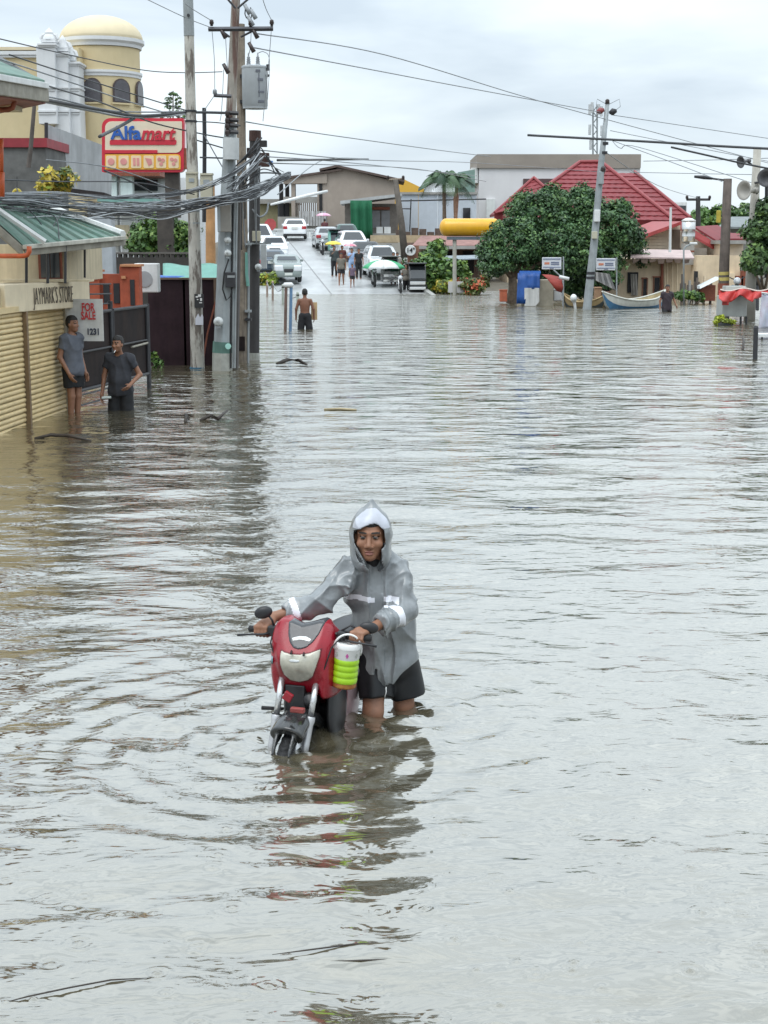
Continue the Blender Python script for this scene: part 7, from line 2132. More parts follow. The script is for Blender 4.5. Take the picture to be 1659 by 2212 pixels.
b = MB(); fbox(b, 1556, 526, 1606, 556, 71.5, 5); b.build('upper_wall', SIDING, t3)
b = MB(); fbox(b, 1554, 519, 1612, 527, 71, 5.5); b.build('eave', GREYW, t3)
b = MB(); b.slab([at(1554, 519, 71), at(1612, 519, 71), at(1596, 507, 74), at(1562, 507, 74)], V(0, 0, .08)); b.build('roof', RROOF, t3)
for (a, t, e, bt, m) in ((1572, 590, 1588, 640, TAN), (1589, 596, 1606, 630, RUST), (1500, 586, 1508, 640, DARK), (1600, 585, 1625, 640, RUST)):
    b = MB(); fbox(b, a, t, e, bt, 70.7, .3); b.build('door_post' if m is TAN else 'door', m, t3)
# stainless tank
st = thing('water_tank', 'stainless steel water tank with white lid on the tan house', 'tank', at(1486, 530, 72))
c = at(1486, 526, 72); hh = at(1486, 478, 72).z - c.z; Rr = 14.5 * 72 / 3200
b = MB(); b.lathe([(.05, 0), (Rr * .8, .03), (Rr, .12), (Rr, hh * .3), (Rr * 1.03, hh * .32), (Rr, hh * .34), (Rr, hh * .62), (Rr * 1.03, hh * .64), (Rr, hh * .66), (Rr, hh)], c, 24); b.build('tank', mat('stainless', (.55, .55, .54), .22, metal=.9, var=.15, scale=2), st, smooth=True)
b = MB(); b.lathe([(Rr * 1.02, hh), (Rr * 1.05, hh + .04), (Rr * .5, hh + .14), (.02, hh + .16)], c, 24); b.build('lid', WTRIM, st, smooth=True)
b = MB(); b.box(c - V(0, 0, .5), (Rr * 1.6, Rr * 1.6, 1.0)); b.build('stand', GREYW, st)
o = MB(); o.tube([at(1447, 545, 65.5), at(1449, 448, 65.5)], [.06, .05], 8); o = o.build('white_mast', WTRIM); tag(o, 'slim white mast standing before the red roof', 'mast')
# ragged fence and junk by the tan house
jf = thing('ragged_fence', 'ragged grey fence of posts and sheets along the tan houses', 'fence', at(1500, 645, 63.5))
for k, (px, t, m) in enumerate(((1470, 592, RUST), (1486, 606, GREYW), (1502, 600, GREYW), (1518, 596, TAN), (1532, 604, GREYW))):
    b = MB(); fbox(b, px, t, px + 7, 690, 63.5, .2); b.build('post', mat('fence_post_dark', (.15, .12, .10), .85, var=.3) if k % 2 == 0 else m, jf)
for k in range(5):
    b = MB(); fbox(b, 1468 + k * 15, 612 + 4 * math.sin(k * 2.1), 1482 + k * 15, 634 + 3 * math.cos(k), 63.7, .05); b.build('sheet', mat('scrap_sheet', (.20, .17, .15), .8, var=.5, scale=2), jf)
b = MB(); b.slab([at(1512, 618, 62.8), at(1552, 598, 62.8), at(1552, 604, 62.6), at(1512, 624, 62.6)], V(0, .6, 0)); b.build('lean_to_roof', mat('white_sheet_roof', (.60, .64, .64), .5, var=.15), jf)
b = MB(); fbox(b, 1514, 616, 1546, 650, 63.2, .5); b.build('dark_opening', RUST, jf)
shrub('low green weeds under the ragged fence', [(g(1490, 636, 62.5), (.5, .3, .16)), (g(1515, 640, 62.5), (.4, .3, .14)), (g(1470, 640, 62.5), (.3, .3, .12))], 700, .09, LEAF_B, 41, 62, g(1490, 652, 62.5), clump=.15)
sl = thing('street_lamp', 'slim lamp with white head beside the ragged fence', 'street lamp', at(1477, 640, 62))
b = MB(); b.tube([at(1477, 660, 62), at(1477, 540, 62), at(1482, 532, 62), at(1494, 527, 62)], .035, 6); b.build('pole', GALV, sl, smooth=True)
b = MB(); b.box(at(1498, 526, 62), (.30, .2, .10)); b.build('lamp_head', WTRIM, sl, bevel=.03)

# ---- the big tree
bt = thing('broad_tree', 'broad dark green tree beside the leaning grey pole', 'tree', ground(1105, 652))
trunk(bt, at(1105, 648, 64), [at(1110, 520, 64), at(1160, 500, 64.5), at(1060, 540, 64), at(1230, 480, 65), at(1290, 500, 65), at(1200, 440, 65.5)], .20)
blobs = [(at(1110, 525, 64), (1.35, 1.2, 1.15)), (at(1160, 460, 65), (1.35, 1.2, .95)), (at(1240, 455, 66), (1.45, 1.3, .95)), (at(1310, 490, 66), (1.35, 1.2, 1.1)),
         (at(1220, 530, 64.5), (1.6, 1.3, 1.2)), (at(1070, 565, 63.5), (.7, .8, .7)), (at(1290, 570, 66), (1.2, 1.1, 1.1)), (at(1360, 520, 67), (.6, .8, .75)), (at(1180, 580, 65), (1.1, 1.0, .8)), (at(1262, 420, 66), (.55, .6, .45)), (at(1240, 610, 67), (1.2, 1.0, .7)), (at(1045, 545, 63.5), (.35, .4, .3)), (at(1190, 412, 65), (.4, .4, .28)), (at(1338, 448, 66), (.5, .5, .35)), (at(1382, 560, 67), (.3, .4, .3)), (at(1135, 430, 65), (.4, .4, .25))]
foliage('crown', blobs, 78000, .072, [mat('tree_mid', (.062, .135, .048), .5, var=.35, scale=1.5), mat('tree_dark', (.034, .082, .032), .5, var=.35, scale=1.5), mat('tree_light', (.115, .215, .062), .5, var=.3, scale=1.5)], bt, 51, share=(.45, .33, .22), clump=.27, fill=.5)
rt_ = thing('broad_tree', 'leafy tree at the frame edge over the covered stall', 'tree', at(1650, 690, 49.5))
trunk(rt_, at(1655, 690, 49.5), [at(1640, 540, 49.5), at(1670, 500, 49.5), at(1625, 560, 49.5)], .09)
foliage('crown', [(at(1650, 500, 49.5), (.62, .7, .7)), (at(1632, 560, 49.2), (.48, .5, .45)), (at(1690, 540, 49.5), (.7, .6, .8)), (at(1662, 455, 49.7), (.4, .5, .35))], 6500, .085, LEAF, rt_, 52, clump=.22)
for i, (px, py, Y, rx, rz_, n, lab) in enumerate(((1530, 478, 135, 2.3, 1.3, 2200, 'pale green distant tree beyond the red roof'), (1580, 470, 150, 3.2, 1.8, 2600, 'wide distant tree line behind the wooden lamp pole'), (1650, 468, 140, 2.6, 1.7, 1800, 'distant tree behind the horn loudspeakers'))):
    d_ = thing('distant_tree', lab, 'tree', at(px, 520, Y), group='trees beyond the red roofs')
    trunk(d_, at(px, 530, Y), [at(px - 15, py, Y), at(px + 18, py + 5, Y)], .2)
    foliage('crown', [(at(px, py, Y), (rx, 1.8, rz_)), (at(px + 25, py + 8, Y), (rx * .6, 1.5, rz_ * .7)), (at(px - 28, py + 10, Y), (rx * .5, 1.5, rz_ * .6))], n, .24, LEAF_B if i == 0 else LEAF, d_, 60 + i, clump=.5)
gh = thing('grey_house', 'grey roofed house far behind the wooden lamp pole', 'house', at(1600, 520, 120))
b = MB(); fbox(b, 1560, 492, 1660, 540, 120, 6); b.build('wall', GREYW, gh)
b = MB(); b.slab([at(1550, 494, 118), at(1670, 494, 118), at(1640, 472, 122), at(1580, 472, 122)], V(0, 0, .15)); b.build('roof', mat('slate_grey_roof', (.20, .22, .22), .6, var=.2), gh)
gh2 = thing('grey_house', 'small pale house end between the red roof and distant trees', 'house', at(1478, 520, 110))
b = MB(); fbox(b, 1440, 437, 1484, 540, 112, 6); b.build('wall', WTRIM, gh2)
b = MB(); fbox(b, 1460, 444, 1482, 470, 111.9, .1); b.build('window', GLASS, gh2)
# ---- poles on this side
YE = ground(1268, 668).y
pe = thing('utility_pole', 'leaning grey steel pole in front of the big tree', 'utility pole', ground(1268, 668) - V(0, 0, .5))
b = MB(); b.tube([at(1266, 690, YE), at(1268, 668, YE), at(1284, 520, YE), at(1299, 350, YE), at(1312, 224, YE)], [.175, .17, .145, .12, .075], 12); b.build('shaft', GALV, pe, smooth=True)
b = MB(); fbox(b, 1284, 453, 1297, 479, YE - .3, .2); b.build('white_box', WTRIM, pe, bevel=.02)
b = MB(); fbox(b, 1279, 500, 1291, 516, YE - .32, .2); b.build('flood_lamp', METBOX, pe, bevel=.02)
b = MB(); fbox(b, 1293, 370, 1305, 398, YE - .28, .2); b.build('grey_box', GALV, pe, bevel=.02)
for px, py, m in ((1297, 239, mat('red_brown_insulator', (.24, .05, .05), .4)), (1324, 241, STEEL)):
    b = MB(); c = at(px, py, YE); b.tube([c + V(-.14, 0, -.05), c, c + V(.14, 0, .03)], [.05, .13, .06], 8); b.build('insulator', m, pe, smooth=True)
insulator('insulator', at(1312, 220, YE), pe, CERAM, 1.6); insulator('insulator', at(1303, 366, YE - .2), pe, CERAM, 1.8)
for py in (590, 600, 310, 330):
    b = MB(); px = 1277 + (590 - py) * .105; b.tube([at(px, py + 3, YE), at(px, py - 3, YE)], .175 if py > 400 else .14, 12); b.build('clamp_band', STEEL, pe)
b = MB(); b.tube([at(1312, 226, YE), at(1290, 214, YE), at(1288, 226, YE), at(1296, 238, YE)], .012, 5); b.tube([at(1314, 226, YE), at(1338, 214, YE), at(1340, 230, YE), at(1326, 241, YE)], .012, 5); b.build('jumper', CABG, pe)
YF = ground(1562, 692).y
pf = thing('lamp_pole', 'weathered wooden pole with a long street lamp arm', 'street lamp', ground(1562, 692) - V(0, 0, .5))
b = MB(); b.tube([at(1559, 715, YF), at(1561, 692, YF), at(1565, 560, YF), at(1572, 386, YF)], [.20, .19, .17, .14], 12); b.build('shaft', mat('dark_wood_pole', (.125, .10, .085), .85, var=.3, scale=4, streak=.5, dirt=(.06, .05, .045), sscale=(12, 12, .8)), pf, smooth=True)
b = MB(); b.tube([at(1572, 390, YF), at(1540, 386, YF), at(1515, 383, YF)], .035, 6); ar = b.build('lamp_arm', STEEL, pf)
b = MB(); b.tube([at(1538, 386, YF), at(1520, 383, YF), at(1500, 381.5, YF)], [.035, .065, .04], 8, sx=1.6); b.build('lamp_head', STEEL, ar, smooth=True)
for py, m in ((590, mat('yellow_tape', (.50, .40, .12), .6, var=.3)), (602, mat('yellow_tape', (.50, .40, .12)))):
    b = MB(); b.tube([at(1564, py + 4, YF), at(1564, py - 3, YF)], .182, 12); b.build('tape_band', m, pf)
b = MB(); b.tube([at(1562, 645, YF), at(1563, 612, YF)], .19, 12); b.build('rust_band', RUST, pf)
b = MB(); b.box(at(1552, 468, YF - .1), (.14, .1, .4)); b.build('yellow_flag', LEAF_Y[0], pf, bevel=.02)
b = MB(); fbox(b, 1549, 650, 1556, 700, YF + .1, .15); b.build('side_post', TANPAINT, pf)
pg = thing('utility_pole', 'pale concrete pole carrying horn loudspeakers', 'utility pole', at(1622, 700, 50))
b = MB(); b.tube([at(1618, 715, 50), at(1622, 600, 50), at(1636, 322, 50)], [.20, .18, .13], 12); b.build('shaft', mat('pale_concrete', (.44, .42, .37), .85, var=.15, scale=3, streak=.3, dirt=(.25, .22, .18), sscale=(8, 8, .8)), pg, smooth=True)
b = MB(); b.tube([at(1630, 395, 49.8), at(1670, 392, 49.8)], .04, 6); b.build('bracket', STEEL, pg)
def horn(label, px, py, Y, R, d, m):
    t = thing('horn_speaker', label, 'loudspeaker', at(px, py, Y), group='horn loudspeakers on the concrete pole')
    d = Vector(d).normalized(); c = at(px, py, Y)
    u = d.cross(V(0, 0, 1)).normalized(); w = u.cross(d)
    Mx = Matrix((u, w, d)).transposed()
    b = MB(); b.lathe([(R * .22, -R * 1.5), (R * .25, -R * .9), (R * .4, -R * .5), (R * .7, -R * .12), (R, 0), (R * .97, .01), (R * .65, -R * .15), (R * .3, -R * .6), (.01, -R * .65)], c, 20, M=Mx); b.build('horn', m, t, smooth=True)
    b = MB(); b.lathe([(0, -R * 2.0), (R * .3, -R * 1.95), (R * .32, -R * 1.5), (0, -R * 1.45)], c, 14, M=Mx); b.build('driver', m, t, smooth=True)
    b = MB(); b.tube([c - d * R * 1.2, c - d * R * 1.2 + V(.2, .1, -.1)], .03, 6); b.build('mount', STEEL, t)
HG = mat('horn_grey', (.10, .10, .105), .55, var=.15); HB = mat('horn_beige', (.42, .40, .36), .55, var=.12)
horn('small dark horn loudspeaker pointing along the street', 1600, 350, 49.5, .20, (-1, -.5, -.15), HG)
horn('beige horn loudspeaker lower on the concrete pole', 1607, 411, 49.3, .32, (-.9, -.6, 0), HB)
horn('large round horn loudspeaker facing the street', 1656, 384, 49.3, .30, (-.25, -1, 0), HG)
o = MB(); o.tube([at(1655, 600, 50.5), at(1656, 400, 50.5)], .06, 8); o = o.build('steel_mast', STEEL); tag(o, 'dark mast beside the concrete loudspeaker pole', 'mast')
dp = thing('utility_pole', 'distant pole with a single crossarm beyond the red roofs', 'utility pole', at(1508, 520, 112))
b = MB(); b.tube([at(1508, 520, 112), at(1508, 424, 112)], [.22, .16], 8); b.build('shaft', TARRED, dp)
b = MB(); b.tube([at(1483, 431, 112), at(1534, 431, 112)], .09, 4); b.build('crossarm', TARRED, dp)
for px in (1484, 1533): insulator('insulator', at(px, 426, 112), dp, CERAM, 2)
ct_ = thing('cell_tower', 'slim lattice cell tower behind the leaning grey pole', 'tower', at(1286, 400, 165))
b = MB()
for px in (1281, 1290): b.tube([at(px, 420, 165), at(px, 226, 165)], .10, 5)
for k in range(14): b.tube([at(1281 if k % 2 else 1290, 410 - k * 13, 165), at(1290 if k % 2 else 1281, 397 - k * 13, 165)], .05, 4)
b.build('lattice', GALV, ct_)
for (px, py) in ((1274, 236), (1279, 232), (1293, 236), (1299, 240), (1274, 280), (1300, 282), (1276, 312)):
    b = MB(); b.box(at(px, py, 164.5), (.30, .2, 1.1)); b.build('antenna_panel', mat('antenna_grey', (.50, .52, .53), .5), ct_, bevel=.04)
# ---- kiosk, tarps and signs under the tree
ki = thing('kiosk', 'small kiosk with blue tarpaulin and white front panel', 'kiosk', at(1150, 662, 61))
b = MB(); fbox(b, 1126, 605, 1196, 662, 61.2, 1.3); b.build('wall', mat('kiosk_beige', (.40, .36, .28), .8, var=.2), ki)
b = MB(); rows = [[at(1119 + 47 * u, 590 + (36 if u > .3 else 68) * s, 60.95 - .12 * s + .04 * math.sin(u * 16)) for u in np.linspace(0, 1, 13)] for s in np.linspace(0, 1, 5)]
rows = [[at(1119 + 47 * u + (0 if u > .3 else -3 * s), 590 + (34 if u > .34 else 66) * s, 60.95 - .12 * s + .04 * math.sin(u * 16)) for u in np.linspace(0, 1, 13)] for s in np.linspace(0, 1, 5)]
b.sheet(rows); b.build('blue_tarpaulin', mat('kiosk_blue', (.012, .075, .29), .5, var=.2, scale=4), ki, smooth=True, thick=.03)
b = MB(); b.slab([at(1133, 622, 60.8), at(1165, 622, 60.8), at(1165, 652, 60.8), at(1157, 661, 60.8), at(1133, 661, 60.8)], V(0, .06, 0)); b.build('front_panel', mat('kiosk_white', (.62, .62, .60), .7, var=.12, streak=.3), ki)
b = MB(); b.sheet([[at(1122 + 46 * u, 591 - 5 * s, 61 + 1.3 * s) for u in (0, .5, 1)] for s in (0, 1)]); b.build('roof', mat('kiosk_blue', (.012, .075, .29)), ki, thick=.04)
rt2 = thing('red_tarpaulin', 'torn red tarpaulin hanging between the two small signs', 'tarpaulin', at(1195, 650, 60.5))
b = MB(); P_ = lambda px, py, dz=0: at(px, py, 60.4 + dz)
b.sheet([[P_(1171, 593, .5), P_(1190, 594, .4), P_(1219, 601, .2)], [P_(1180, 600, .1), P_(1195, 604, 0), P_(1218, 610, 0)], [P_(1188, 610, 0), P_(1200, 616, -.1), P_(1216, 622, -.1)], [P_(1202, 628, 0), P_(1207, 630, -.05), P_(1213, 632, 0)]]); b.build('sheet', mat('red_tarp', (.36, .055, .04), .6, var=.2, scale=4), rt2, smooth=True, thick=.02)
b = MB(); b.tube([at(1216, 660, 60.4), at(1216, 598, 60.4)], .035, 6); b.build('pole', GALV, rt2)
def small_sign(label, px0, py0, px1, py1, Y, post):
    t = thing('small_sign', label, 'sign', at(post, 655, Y), group='small white signs by the tree')
    b = MB(); fbox(b, px0, py0, px1, py1, Y, .10); bd = b.build('board', mat('small_sign_white', (.66, .67, .70), .5, var=.06), t, bevel=.015)
    w, h = px1 - px0, py1 - py0
    b = MB(); fbox(b, px0 + 2, py0 + 2, px1 - 2, py0 + 5, Y - .012, .02); fbox(b, px0 + 2, py1 - 6, px1 - 2, py1 - 4, Y - .012, .02); b.build('grey_stripe', mat('sign_print_grey', (.25, .28, .38), .5), bd)
    b = MB(); fbox(b, px0 + w * .12, py0 + h * .40, px0 + w * .38, py0 + h * .58, Y - .012, .02); b.build('orange_print', mat('sign_print_orange', (.55, .20, .12), .5, var=.3), bd)
    b = MB()
    for q in (.36, .52): fbox(b, px0 + w * .45, py0 + h * q, px0 + w * .88, py0 + h * (q + .11), Y - .012, .02)
    fbox(b, px0 + w * .40, py0 + h * .86, px0 + w * .6, py0 + h * .93, Y - .012, .02)
    b.build('dark_print', mat('sign_print_blue', (.17, .19, .27), .5, var=.3), bd)
    b = MB(); b.tube([at(post, 668, Y + .15), at(post, py0 - 2, Y + .15)], .03, 6); b.build('post', GALV, t)
small_sign('small white printed sign above the red tarpaulin', 1171, 556, 1213, 582, 60.2, 1217)
small_sign('small white printed sign beside the tan house wall', 1288, 558, 1330, 584, 60.0, 1332)
aw = thing('awning', 'dark striped awning hanging below the printed sign beside the pole', 'awning', at(1305, 640, 60.5))
for k in range(6):
    u0, u1 = k / 6, (k + .92) / 6
    pt = lambda u, s: at(1287 + (30 + 14 * s) * u, 588 + (18 + 18 * u) * s + 4 * u, 60.6 - .4 * s)
    b = MB(); b.sheet([[pt(u0, 0), pt(u1, 0)], [pt(u0, 1), pt(u1, 1)]]); b.build('strip', mat('awning_dark', (.09, .085, .08), .7, var=.3) if k % 2 else mat('awning_grey', (.20, .19, .18), .7), aw, thick=.03)
# bracket lamp
br = thing('bracket_lamp', 'white tube lamp on a bracket over the red tarpaulin', 'lamp', at(1215, 600, 60))
b = MB(); b.tube([at(1196, 583, 60), at(1212, 598, 60)], .03, 6); b.build('bracket', GALV, br)
b = MB(); b.tube([at(1208, 598, 59.9), at(1229, 603, 59.9)], .075, 8); b.build('tube', WTRIM, br, smooth=True)
# boxes and drums under the tree
for (px0, py0, px1, py1, Y, m, n_, lb, ct2) in ((1080, 627, 1096, 652, 63, mat('orange_red_crate', (.45, .12, .06), .6, var=.3), 'plastic_crate', 'orange red crate at the foot of the big tree', 'crate'), (1285, 622, 1300, 646, 61, mat('cardboard', (.42, .26, .16), .8, var=.1), 'cardboard_box', 'brown cardboard box behind the white boat', 'box'),
                                           (1300, 632, 1318, 648, 61, mat('cardboard_dark', (.24, .12, .08), .8, var=.2), 'wooden_box', 'dark wooden box behind the white boat', 'box'), (1196, 626, 1214, 650, 61.5, mat('white_drum', (.55, .56, .57), .5, var=.1), 'plastic_drum', 'pale drum under the red tarpaulin', 'drum')):
    o = thing(n_, lb, ct2, at((px0 + px1) / 2, py1, Y))
    b = MB(); fbox(b, px0, py0, px1, py1, Y, .4); bx_ = b.build('body', m, o, bevel=.03)
    b = MB(); fbox(b, px0 - .6, py0 - 1.5, px1 + .6, py0 + 1.2, Y - .02, .44); b.build('rim', m, o, bevel=.01)
# ---- boats
def boat(label, p0, p1, beam, sheer, hull_m, low_m, in_m, rise):
    """narrow banca: pointed, upturned ends"""
    t = thing('boat', label, 'boat', (Vector(p0) + Vector(p1)) / 2, group='boats moored by the tree')
    p0, p1 = Vector(p0), Vector(p1); ax = (p1 - p0); L_ = ax.length; ax = ax.normalized(); sd = V(-ax.y, ax.x, 0)
    rows_o, rows_i, rim = [], [], []
    for s in np.linspace(0, 1, 19):
        e = abs(2 * s - 1); w = beam * max(1 - e ** 2.6, .02); zt_ = sheer + rise * e ** 2.4; zb = -.18 + (zt_ + .08) * e ** 6
        c = p0 + ax * (L_ * s)
        sec = [(-1, zt_), (-.86, zt_ * .5 + zb * .5), (-.45, zb), (.45, zb), (.86, zt_ * .5 + zb * .5), (1, zt_)]
        rows_o.append([c + sd * (w * a) + V(0, 0, z) for a, z in sec])
        rows_i.append([c + sd * (w * a * .88) + V(0, 0, z + (.04 if abs(a) < 1 else -.01)) for a, z in sec])
        rim.append((c + sd * w + V(0, 0, zt_), c - sd * w + V(0, 0, zt_)))
    b = MB(); b.sheet(rows_o); hu = b.build('hull', [hull_m], t, smooth=True)
    b = MB(); b.sheet([[r[1] - sd * .012, r[2] - sd * .012 - V(0, 0, .01)] for r in rows_o]); b.build('painted_band', low_m, hu)
    b = MB(); b.sheet([[r[4] + sd * .012, r[3] + sd * .012 - V(0, 0, .01)] for r in rows_o]); b.build('painted_band', low_m, hu)
    b = MB(); b.sheet(rows_i); b.build('inside', in_m, t, smooth=True)
    for j in (0, 1):
        b = MB(); b.tube([r[j] + V(0, 0, .01) for r in rim], .035, 6); b.build('gunwale', hull_m, t, smooth=True)
    for s in (5, 9, 13):
        b = MB(); q0, q1 = rows_i[s][1], rows_i[s][4]; b.slab([q0 - ax * .09, q0 + ax * .09, q1 + ax * .09, q1 - ax * .09], V(0, 0, .03)); b.build('thwart', in_m, t)
    return t
HW = mat('boat_white', (.66, .66, .60), .5, var=.1, streak=.2); HBL = mat('boat_blue', (.06, .17, .30), .5, var=.2); BIN = mat('boat_inside', (.46, .38, .22), .7, var=.2)
q0, q1 = ground(1284, 662), ground(1424, 660)
boat('white boat with blue lower hull and upturned ends', V(q0.x, 58.4, 0), V(q1.x, 60.2, 0), .55, .30, HW, HBL, BIN, .36)
q0, q1 = ground(1222, 664), ground(1272, 668)
boat('weathered tan boat half hidden behind the leaning grey pole', V(q0.x, 60.5, 0), V(q1.x + .9, 59.6, 0), .45, .2, mat('boat_tan', (.36, .26, .13), .7, var=.2), mat('boat_dark', (.05, .06, .06), .6), BIN, .32)
om = thing('outboard_motor', 'white outboard motor at the stern of the tan boat', 'motor', at(1238, 668, 58.5))
v, f = sdf_mesh(lambda P: smin(ell(P, at(1239, 644, 58.5), (.13, .2, .16)), cap(P, at(1240, 648, 58.5), at(1243, 668, 58.5), .07, .05), .06), A(at(1239, 655, 58.5)) - .6, A(at(1239, 655, 58.5)) + .6, .03)
np_mesh('cowling', v, f, WTRIM, om)
# ---- covered stall near the wooden lamp pole
stl = thing('stall', 'grey metal stall box under the red and white cover', 'stall', at(1590, 690, 47.6))
b = MB(); fbox(b, 1560, 640, 1615, 684, 47.6, .9); b.build('box', mat('stall_grey', (.40, .42, .40), .6, var=.10, streak=.25, dirt=(.28, .28, .25)), stl, bevel=.02)
b = MB(); fbox(b, 1567, 618, 1612, 640, 48.1, .5); b.build('upper_box', mat('stall_grey', (.40, .42, .40)), stl, bevel=.02)
for px in (1573, 1600, 1612):
    b = MB(); b.tube([at(px, 720, 47.7), at(px, 684, 47.7)], .035, 6); b.build('leg', STEEL, stl)
rc_ = thing('tarpaulin', 'crumpled red and white tarpaulin over the grey stall', 'tarpaulin', at(1610, 650, 47.4))
b = MB(); rows = []
for s in np.linspace(0, 1, 6):
    rows.append([at(1553 + 120 * u, 627 + 3 * math.sin(u * 11) + (12 + 12 * abs(math.sin(u * 7 + .5))) * s * (1 if u < .62 else .7), 47.35 + .15 * math.sin(u * 23 + s * 3) - .25 * s) for u in np.linspace(0, 1, 34)])
b.sheet(rows, 0); b.build('red_flap', mat('tarp_red', (.50, .05, .045), .5, var=.25, scale=5), rc_, smooth=True, thick=.015)
b = MB(); b.sheet([[at(1556 + 118 * u, 626 - 2 * s + 3 * math.sin(u * 11), 47.4 + 1.2 * s) for u in np.linspace(0, 1, 20)] for s in (0, .5, 1)]); b.build('top_sheet', mat('tarp_pale', (.62, .52, .46), .5, var=.2, scale=4), rc_, smooth=True, thick=.015)
b = MB(); b.sheet([[at(1560 + 14 * u, 642 + 17 * s, 47.2 - .1 * s) for u in (0, .5, 1)] for s in (0, .5, 1)]); b.build('hanging_rag', mat('tarp_red', (.50, .05, .045)), rc_, smooth=True, thick=.02)
bn = thing('cloth_banner', 'white and blue cloth banner hanging at the frame edge', 'banner', at(1650, 720, 45.5))
b = MB(); b.sheet([[at(1646 + 40 * u - 8 * s * (1 - u), 632 + 12 * u + (84 - 25 * u) * s, 45.5 + .06 * math.sin(u * 9 + s * 5)) for u in np.linspace(0, 1, 8)] for s in np.linspace(0, 1, 10)]); b.build('cloth', [mat('banner_cloth', (.52, .58, .68), .7, var=.2, scale=3, streak=.4, dirt=(.5, .25, .25), sscale=(3, 3, 2))], bn, smooth=True, thick=.012)
b = MB(); b.tube([at(1645, 632, 45.5), at(1700, 640, 45.5)], .025, 6); b.build('pole', WTRIM, bn)
o = MB(); pq = ground(1632, 776); o.tube([pq - V(0, 0, .5), at(1633, 708, pq.y), at(1634, 704, pq.y)], [.055, .055, .04], 8); o = o.build('dark_post', STEEL); tag(o, 'short dark post standing in the water at the frame edge', 'post')
tb = thing('white_table', 'low white table edge beside the dark post', 'table', at(1655, 730, 40))
b = MB(); fbox(b, 1640, 722, 1700, 728, 40, .6); b.build('top', WTRIM, tb)
for px in (1646, 1690):
    b = MB(); b.tube([at(px, 760, 40.2), at(px, 728, 40.2)], .025, 6); b.build('leg', STEEL, tb)
pt_ = thing('planter', 'dark planter with bright yellow green plant by the lamp pole', 'planter', at(1563, 708, 46.8))
b = MB(); fbox(b, 1548, 698, 1584, 716, 46.8, .35); b.build('trough', mat('dark_planter', (.06, .065, .065), .8, var=.3), pt_, bevel=.03)
foliage('foliage', [(at(1563, 690, 46.9), (.30, .2, .13)), (at(1550, 693, 46.9), (.15, .2, .1)), (at(1577, 692, 46.9), (.15, .2, .1))], 700, .05, [mat('lime_leaf', (.38, .44, .03), .5, var=.25), mat('lime_leaf_dark', (.2, .26, .03), .5, var=.25)], pt_, 71, share=(.6, .4), clump=.09)
# motorbikes behind the stall
for i, (px, lb) in enumerate(((1592, 'helmet lamp of a motorbike standing behind the stall box'), (1636, 'dark motorbike headlamp beside the loudspeaker pole'))):
    t = thing('motorbike', lb, 'motorbike', at(px, 640, 52), group='motorbikes behind the stall')
    b = MB(); b.lathe([(0, -.12), (.10, -.11), (.13, -.03), (.11, .08), (0, .12)], at(px, 607, 52), 14, axis='Y'); b.build('headlight', HEADL if i == 0 else BLK, t, smooth=True)
    b = MB(); b.tube([at(px - 18, 598, 52.1), at(px - 8, 603, 52.1), at(px + 8, 603, 52.1), at(px + 18, 598, 52.1)], .02, 6); b.build('handlebar', BLK, t, smooth=True)
    b = MB(); b.tube([at(px, 604, 52.1), at(px, 670, 51.7)], .06, 8); b.build('fork', STEEL, t)
    b = MB(); b.box(at(px, 625, 52.6), (.3, .9, .3)); b.build('body', BLK, t, bevel=.08)
# man wading by the boats
p = ground(1440, 673)
make_person('person', 'person in dark shirt wading waist deep near the white boat', (p.x, p.y, -.72), .15, 1.70, skin=SKIN, shirt=FAB('dark_plum', (.035, .025, .032)), shorts=FAB('black', (.015, .015, .018)), res=.016, detail=False, hem=.74, loose=.03, sleeve=.6,
            arms=(((-.26, -.03, 1.12), (-.28, .04, .86)), ((.28, -.02, 1.15), (.34, .08, .95))), legs=stride)

# ================================================================== the two men by the store
GT = mat('grey_tshirt', (.115, .125, .15), .85, var=.25, scale=6)
CT = mat('charcoal_tshirt', (.034, .036, .044), .85, var=.35, scale=6)
BS = mat('black_cloth_shorts', (.009, .010, .012), .8, var=.2)
p = ground(168, 888)
make_person('person', 'person in grey shirt and black shorts leaning by the store corner', (p.x - .02, p.y - .15, -.24), 1.0, 1.70, shirt=GT, shorts=BS, short_len=.66, hem=.80, res=.013, detail=True, head_yaw=.15,
            arms=(((-.22, -.05, 1.10), (-.18, .10, .84)), ((.22, -.05, 1.10), (.19, .08, .84))), legs=(((-.07, .02, .49), (-.07, -.02, .08)), ((.07, .02, .49), (.07, -.02, .08))))
p = ground(262, 886)
make_person('person', 'person in charcoal shirt wading with a cigarette beside the gate', (p.x, p.y, -.58), -.12, 1.72, shirt=CT, shorts=BS, short_len=.85, hem=.80, res=.013, detail=True, head_yaw=-.35, belly=.035, loose=.025, bend=.05,
            arms=(((-.25, .0, 1.10), (-.27, .08, .84)), ((.30, -.04, 1.12), (.20, .17, .98))), skin=SKIN)
cg = at(249, 757, p.y - .16)
o = MB(); o.tube([cg + V(.02, .03, .02), cg, cg + V(-.01, -.05, -.03)], .006, 6); o = o.build('cigarette', WHITE); tag(o, 'white cigarette in the mouth of the charcoal shirted person', 'cigarette')
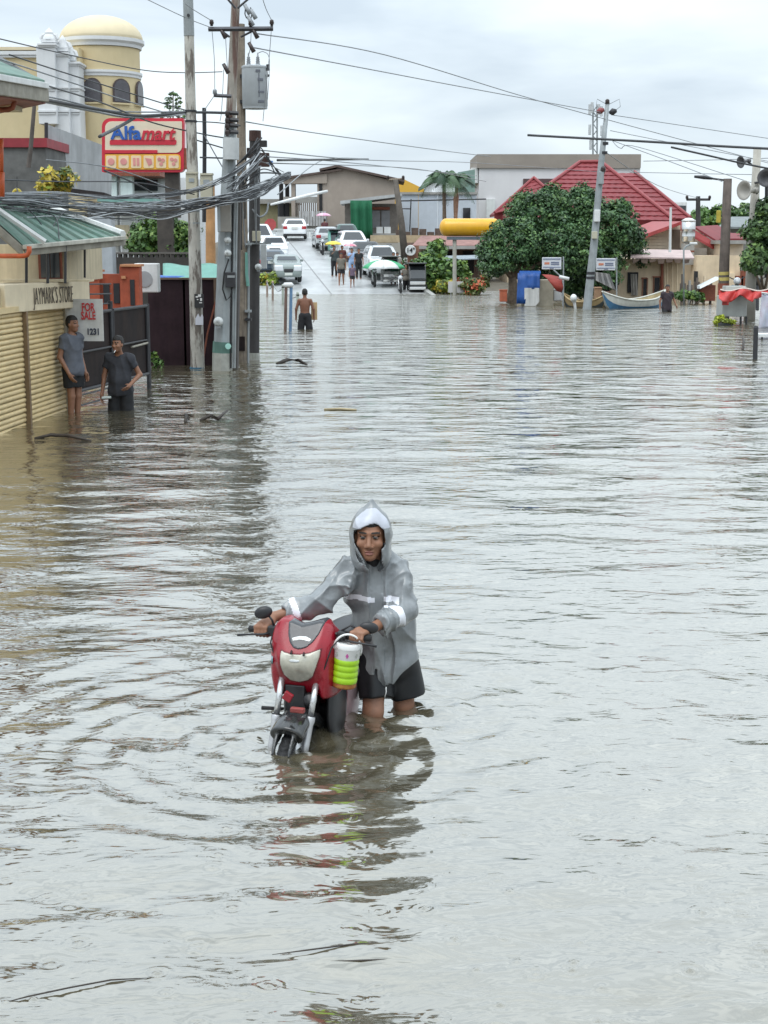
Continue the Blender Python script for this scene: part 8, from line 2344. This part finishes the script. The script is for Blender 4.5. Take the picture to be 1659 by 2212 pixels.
o = MB(); c = at(228, 858, p.y - .1); o.tube([c + V(-.06, 0, -.01), c + V(.09, -.02, 0)], [.022, .022], 10); o = o.build('plastic_bottle', mat('clear_white_bottle', (.7, .78, .76), .15, var=.1)); tag(o, 'small pale bottle in the hand of the charcoal shirted person', 'bottle')
# foam and sticks adrift; the thinnest strands stand in for dark ripple reflections
STICK_RIPPLE = mat('wet_wood_and_dark_ripple', (.035, .026, .02), .6, var=.4, scale=20)
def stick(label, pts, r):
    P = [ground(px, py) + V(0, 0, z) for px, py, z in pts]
    b = MB(); b.tube(P, r, 6); o = b.build('driftwood', STICK_RIPPLE if label.find('pale') < 0 else mat('pale_bamboo', (.40, .33, .20), .6, var=.2), smooth=True); tag(o, label, 'driftwood', 'driftwood on the flood')
stick('curved dark stick afloat near the bare chested person', [(598, 786, .0), (620, 783, .06), (645, 783, .05), (663, 788, .0)], [.03, .045, .04, .02])
stick('straight pale bamboo afloat in mid street', [(700, 886, .01), (735, 886, .02), (770, 887, .01)], [.02, .022, .018])
stick('forked dark branch afloat beyond the two men', [(433, 908, .0), (455, 905, .05), (470, 908, .02), (492, 900, .10)], [.02, .03, .03, .015])
stick('small dark stub afloat beside the forked branch', [(400, 912, 0), (403, 907, .07), (408, 909, .02)], [.02, .03, .015])
stick('long dark branch afloat in front of the store shutters', [(75, 947, .0), (110, 944, .03), (150, 946, .03), (196, 952, .0)], [.015, .025, .025, .012])
stick('thin dark stick stuck up near the frame edge', [(1604, 756, .0), (1606, 748, .12), (1603, 742, .2)], [.03, .03, .015])

for lb, pts in (('longest strand standing for a dark ripple reflection low in the picture', [(8, 2166, .0), (60, 2156, .006), (150, 2138, .008), (240, 2120, .006), (332, 2112, .0)]), ('thin strand standing for a dark ripple reflection in front of the motorcycle', [(588, 2062, 0), (660, 2056, .006), (760, 2044, .008), (850, 2038, .006), (902, 2028, .0)]), ('short strand standing for a dark ripple reflection below the one before the motorcycle', [(714, 2076, 0), (780, 2078, .006), (890, 2070, .0)])):  # no real debris: added dark strands imitating reflections along wave crests
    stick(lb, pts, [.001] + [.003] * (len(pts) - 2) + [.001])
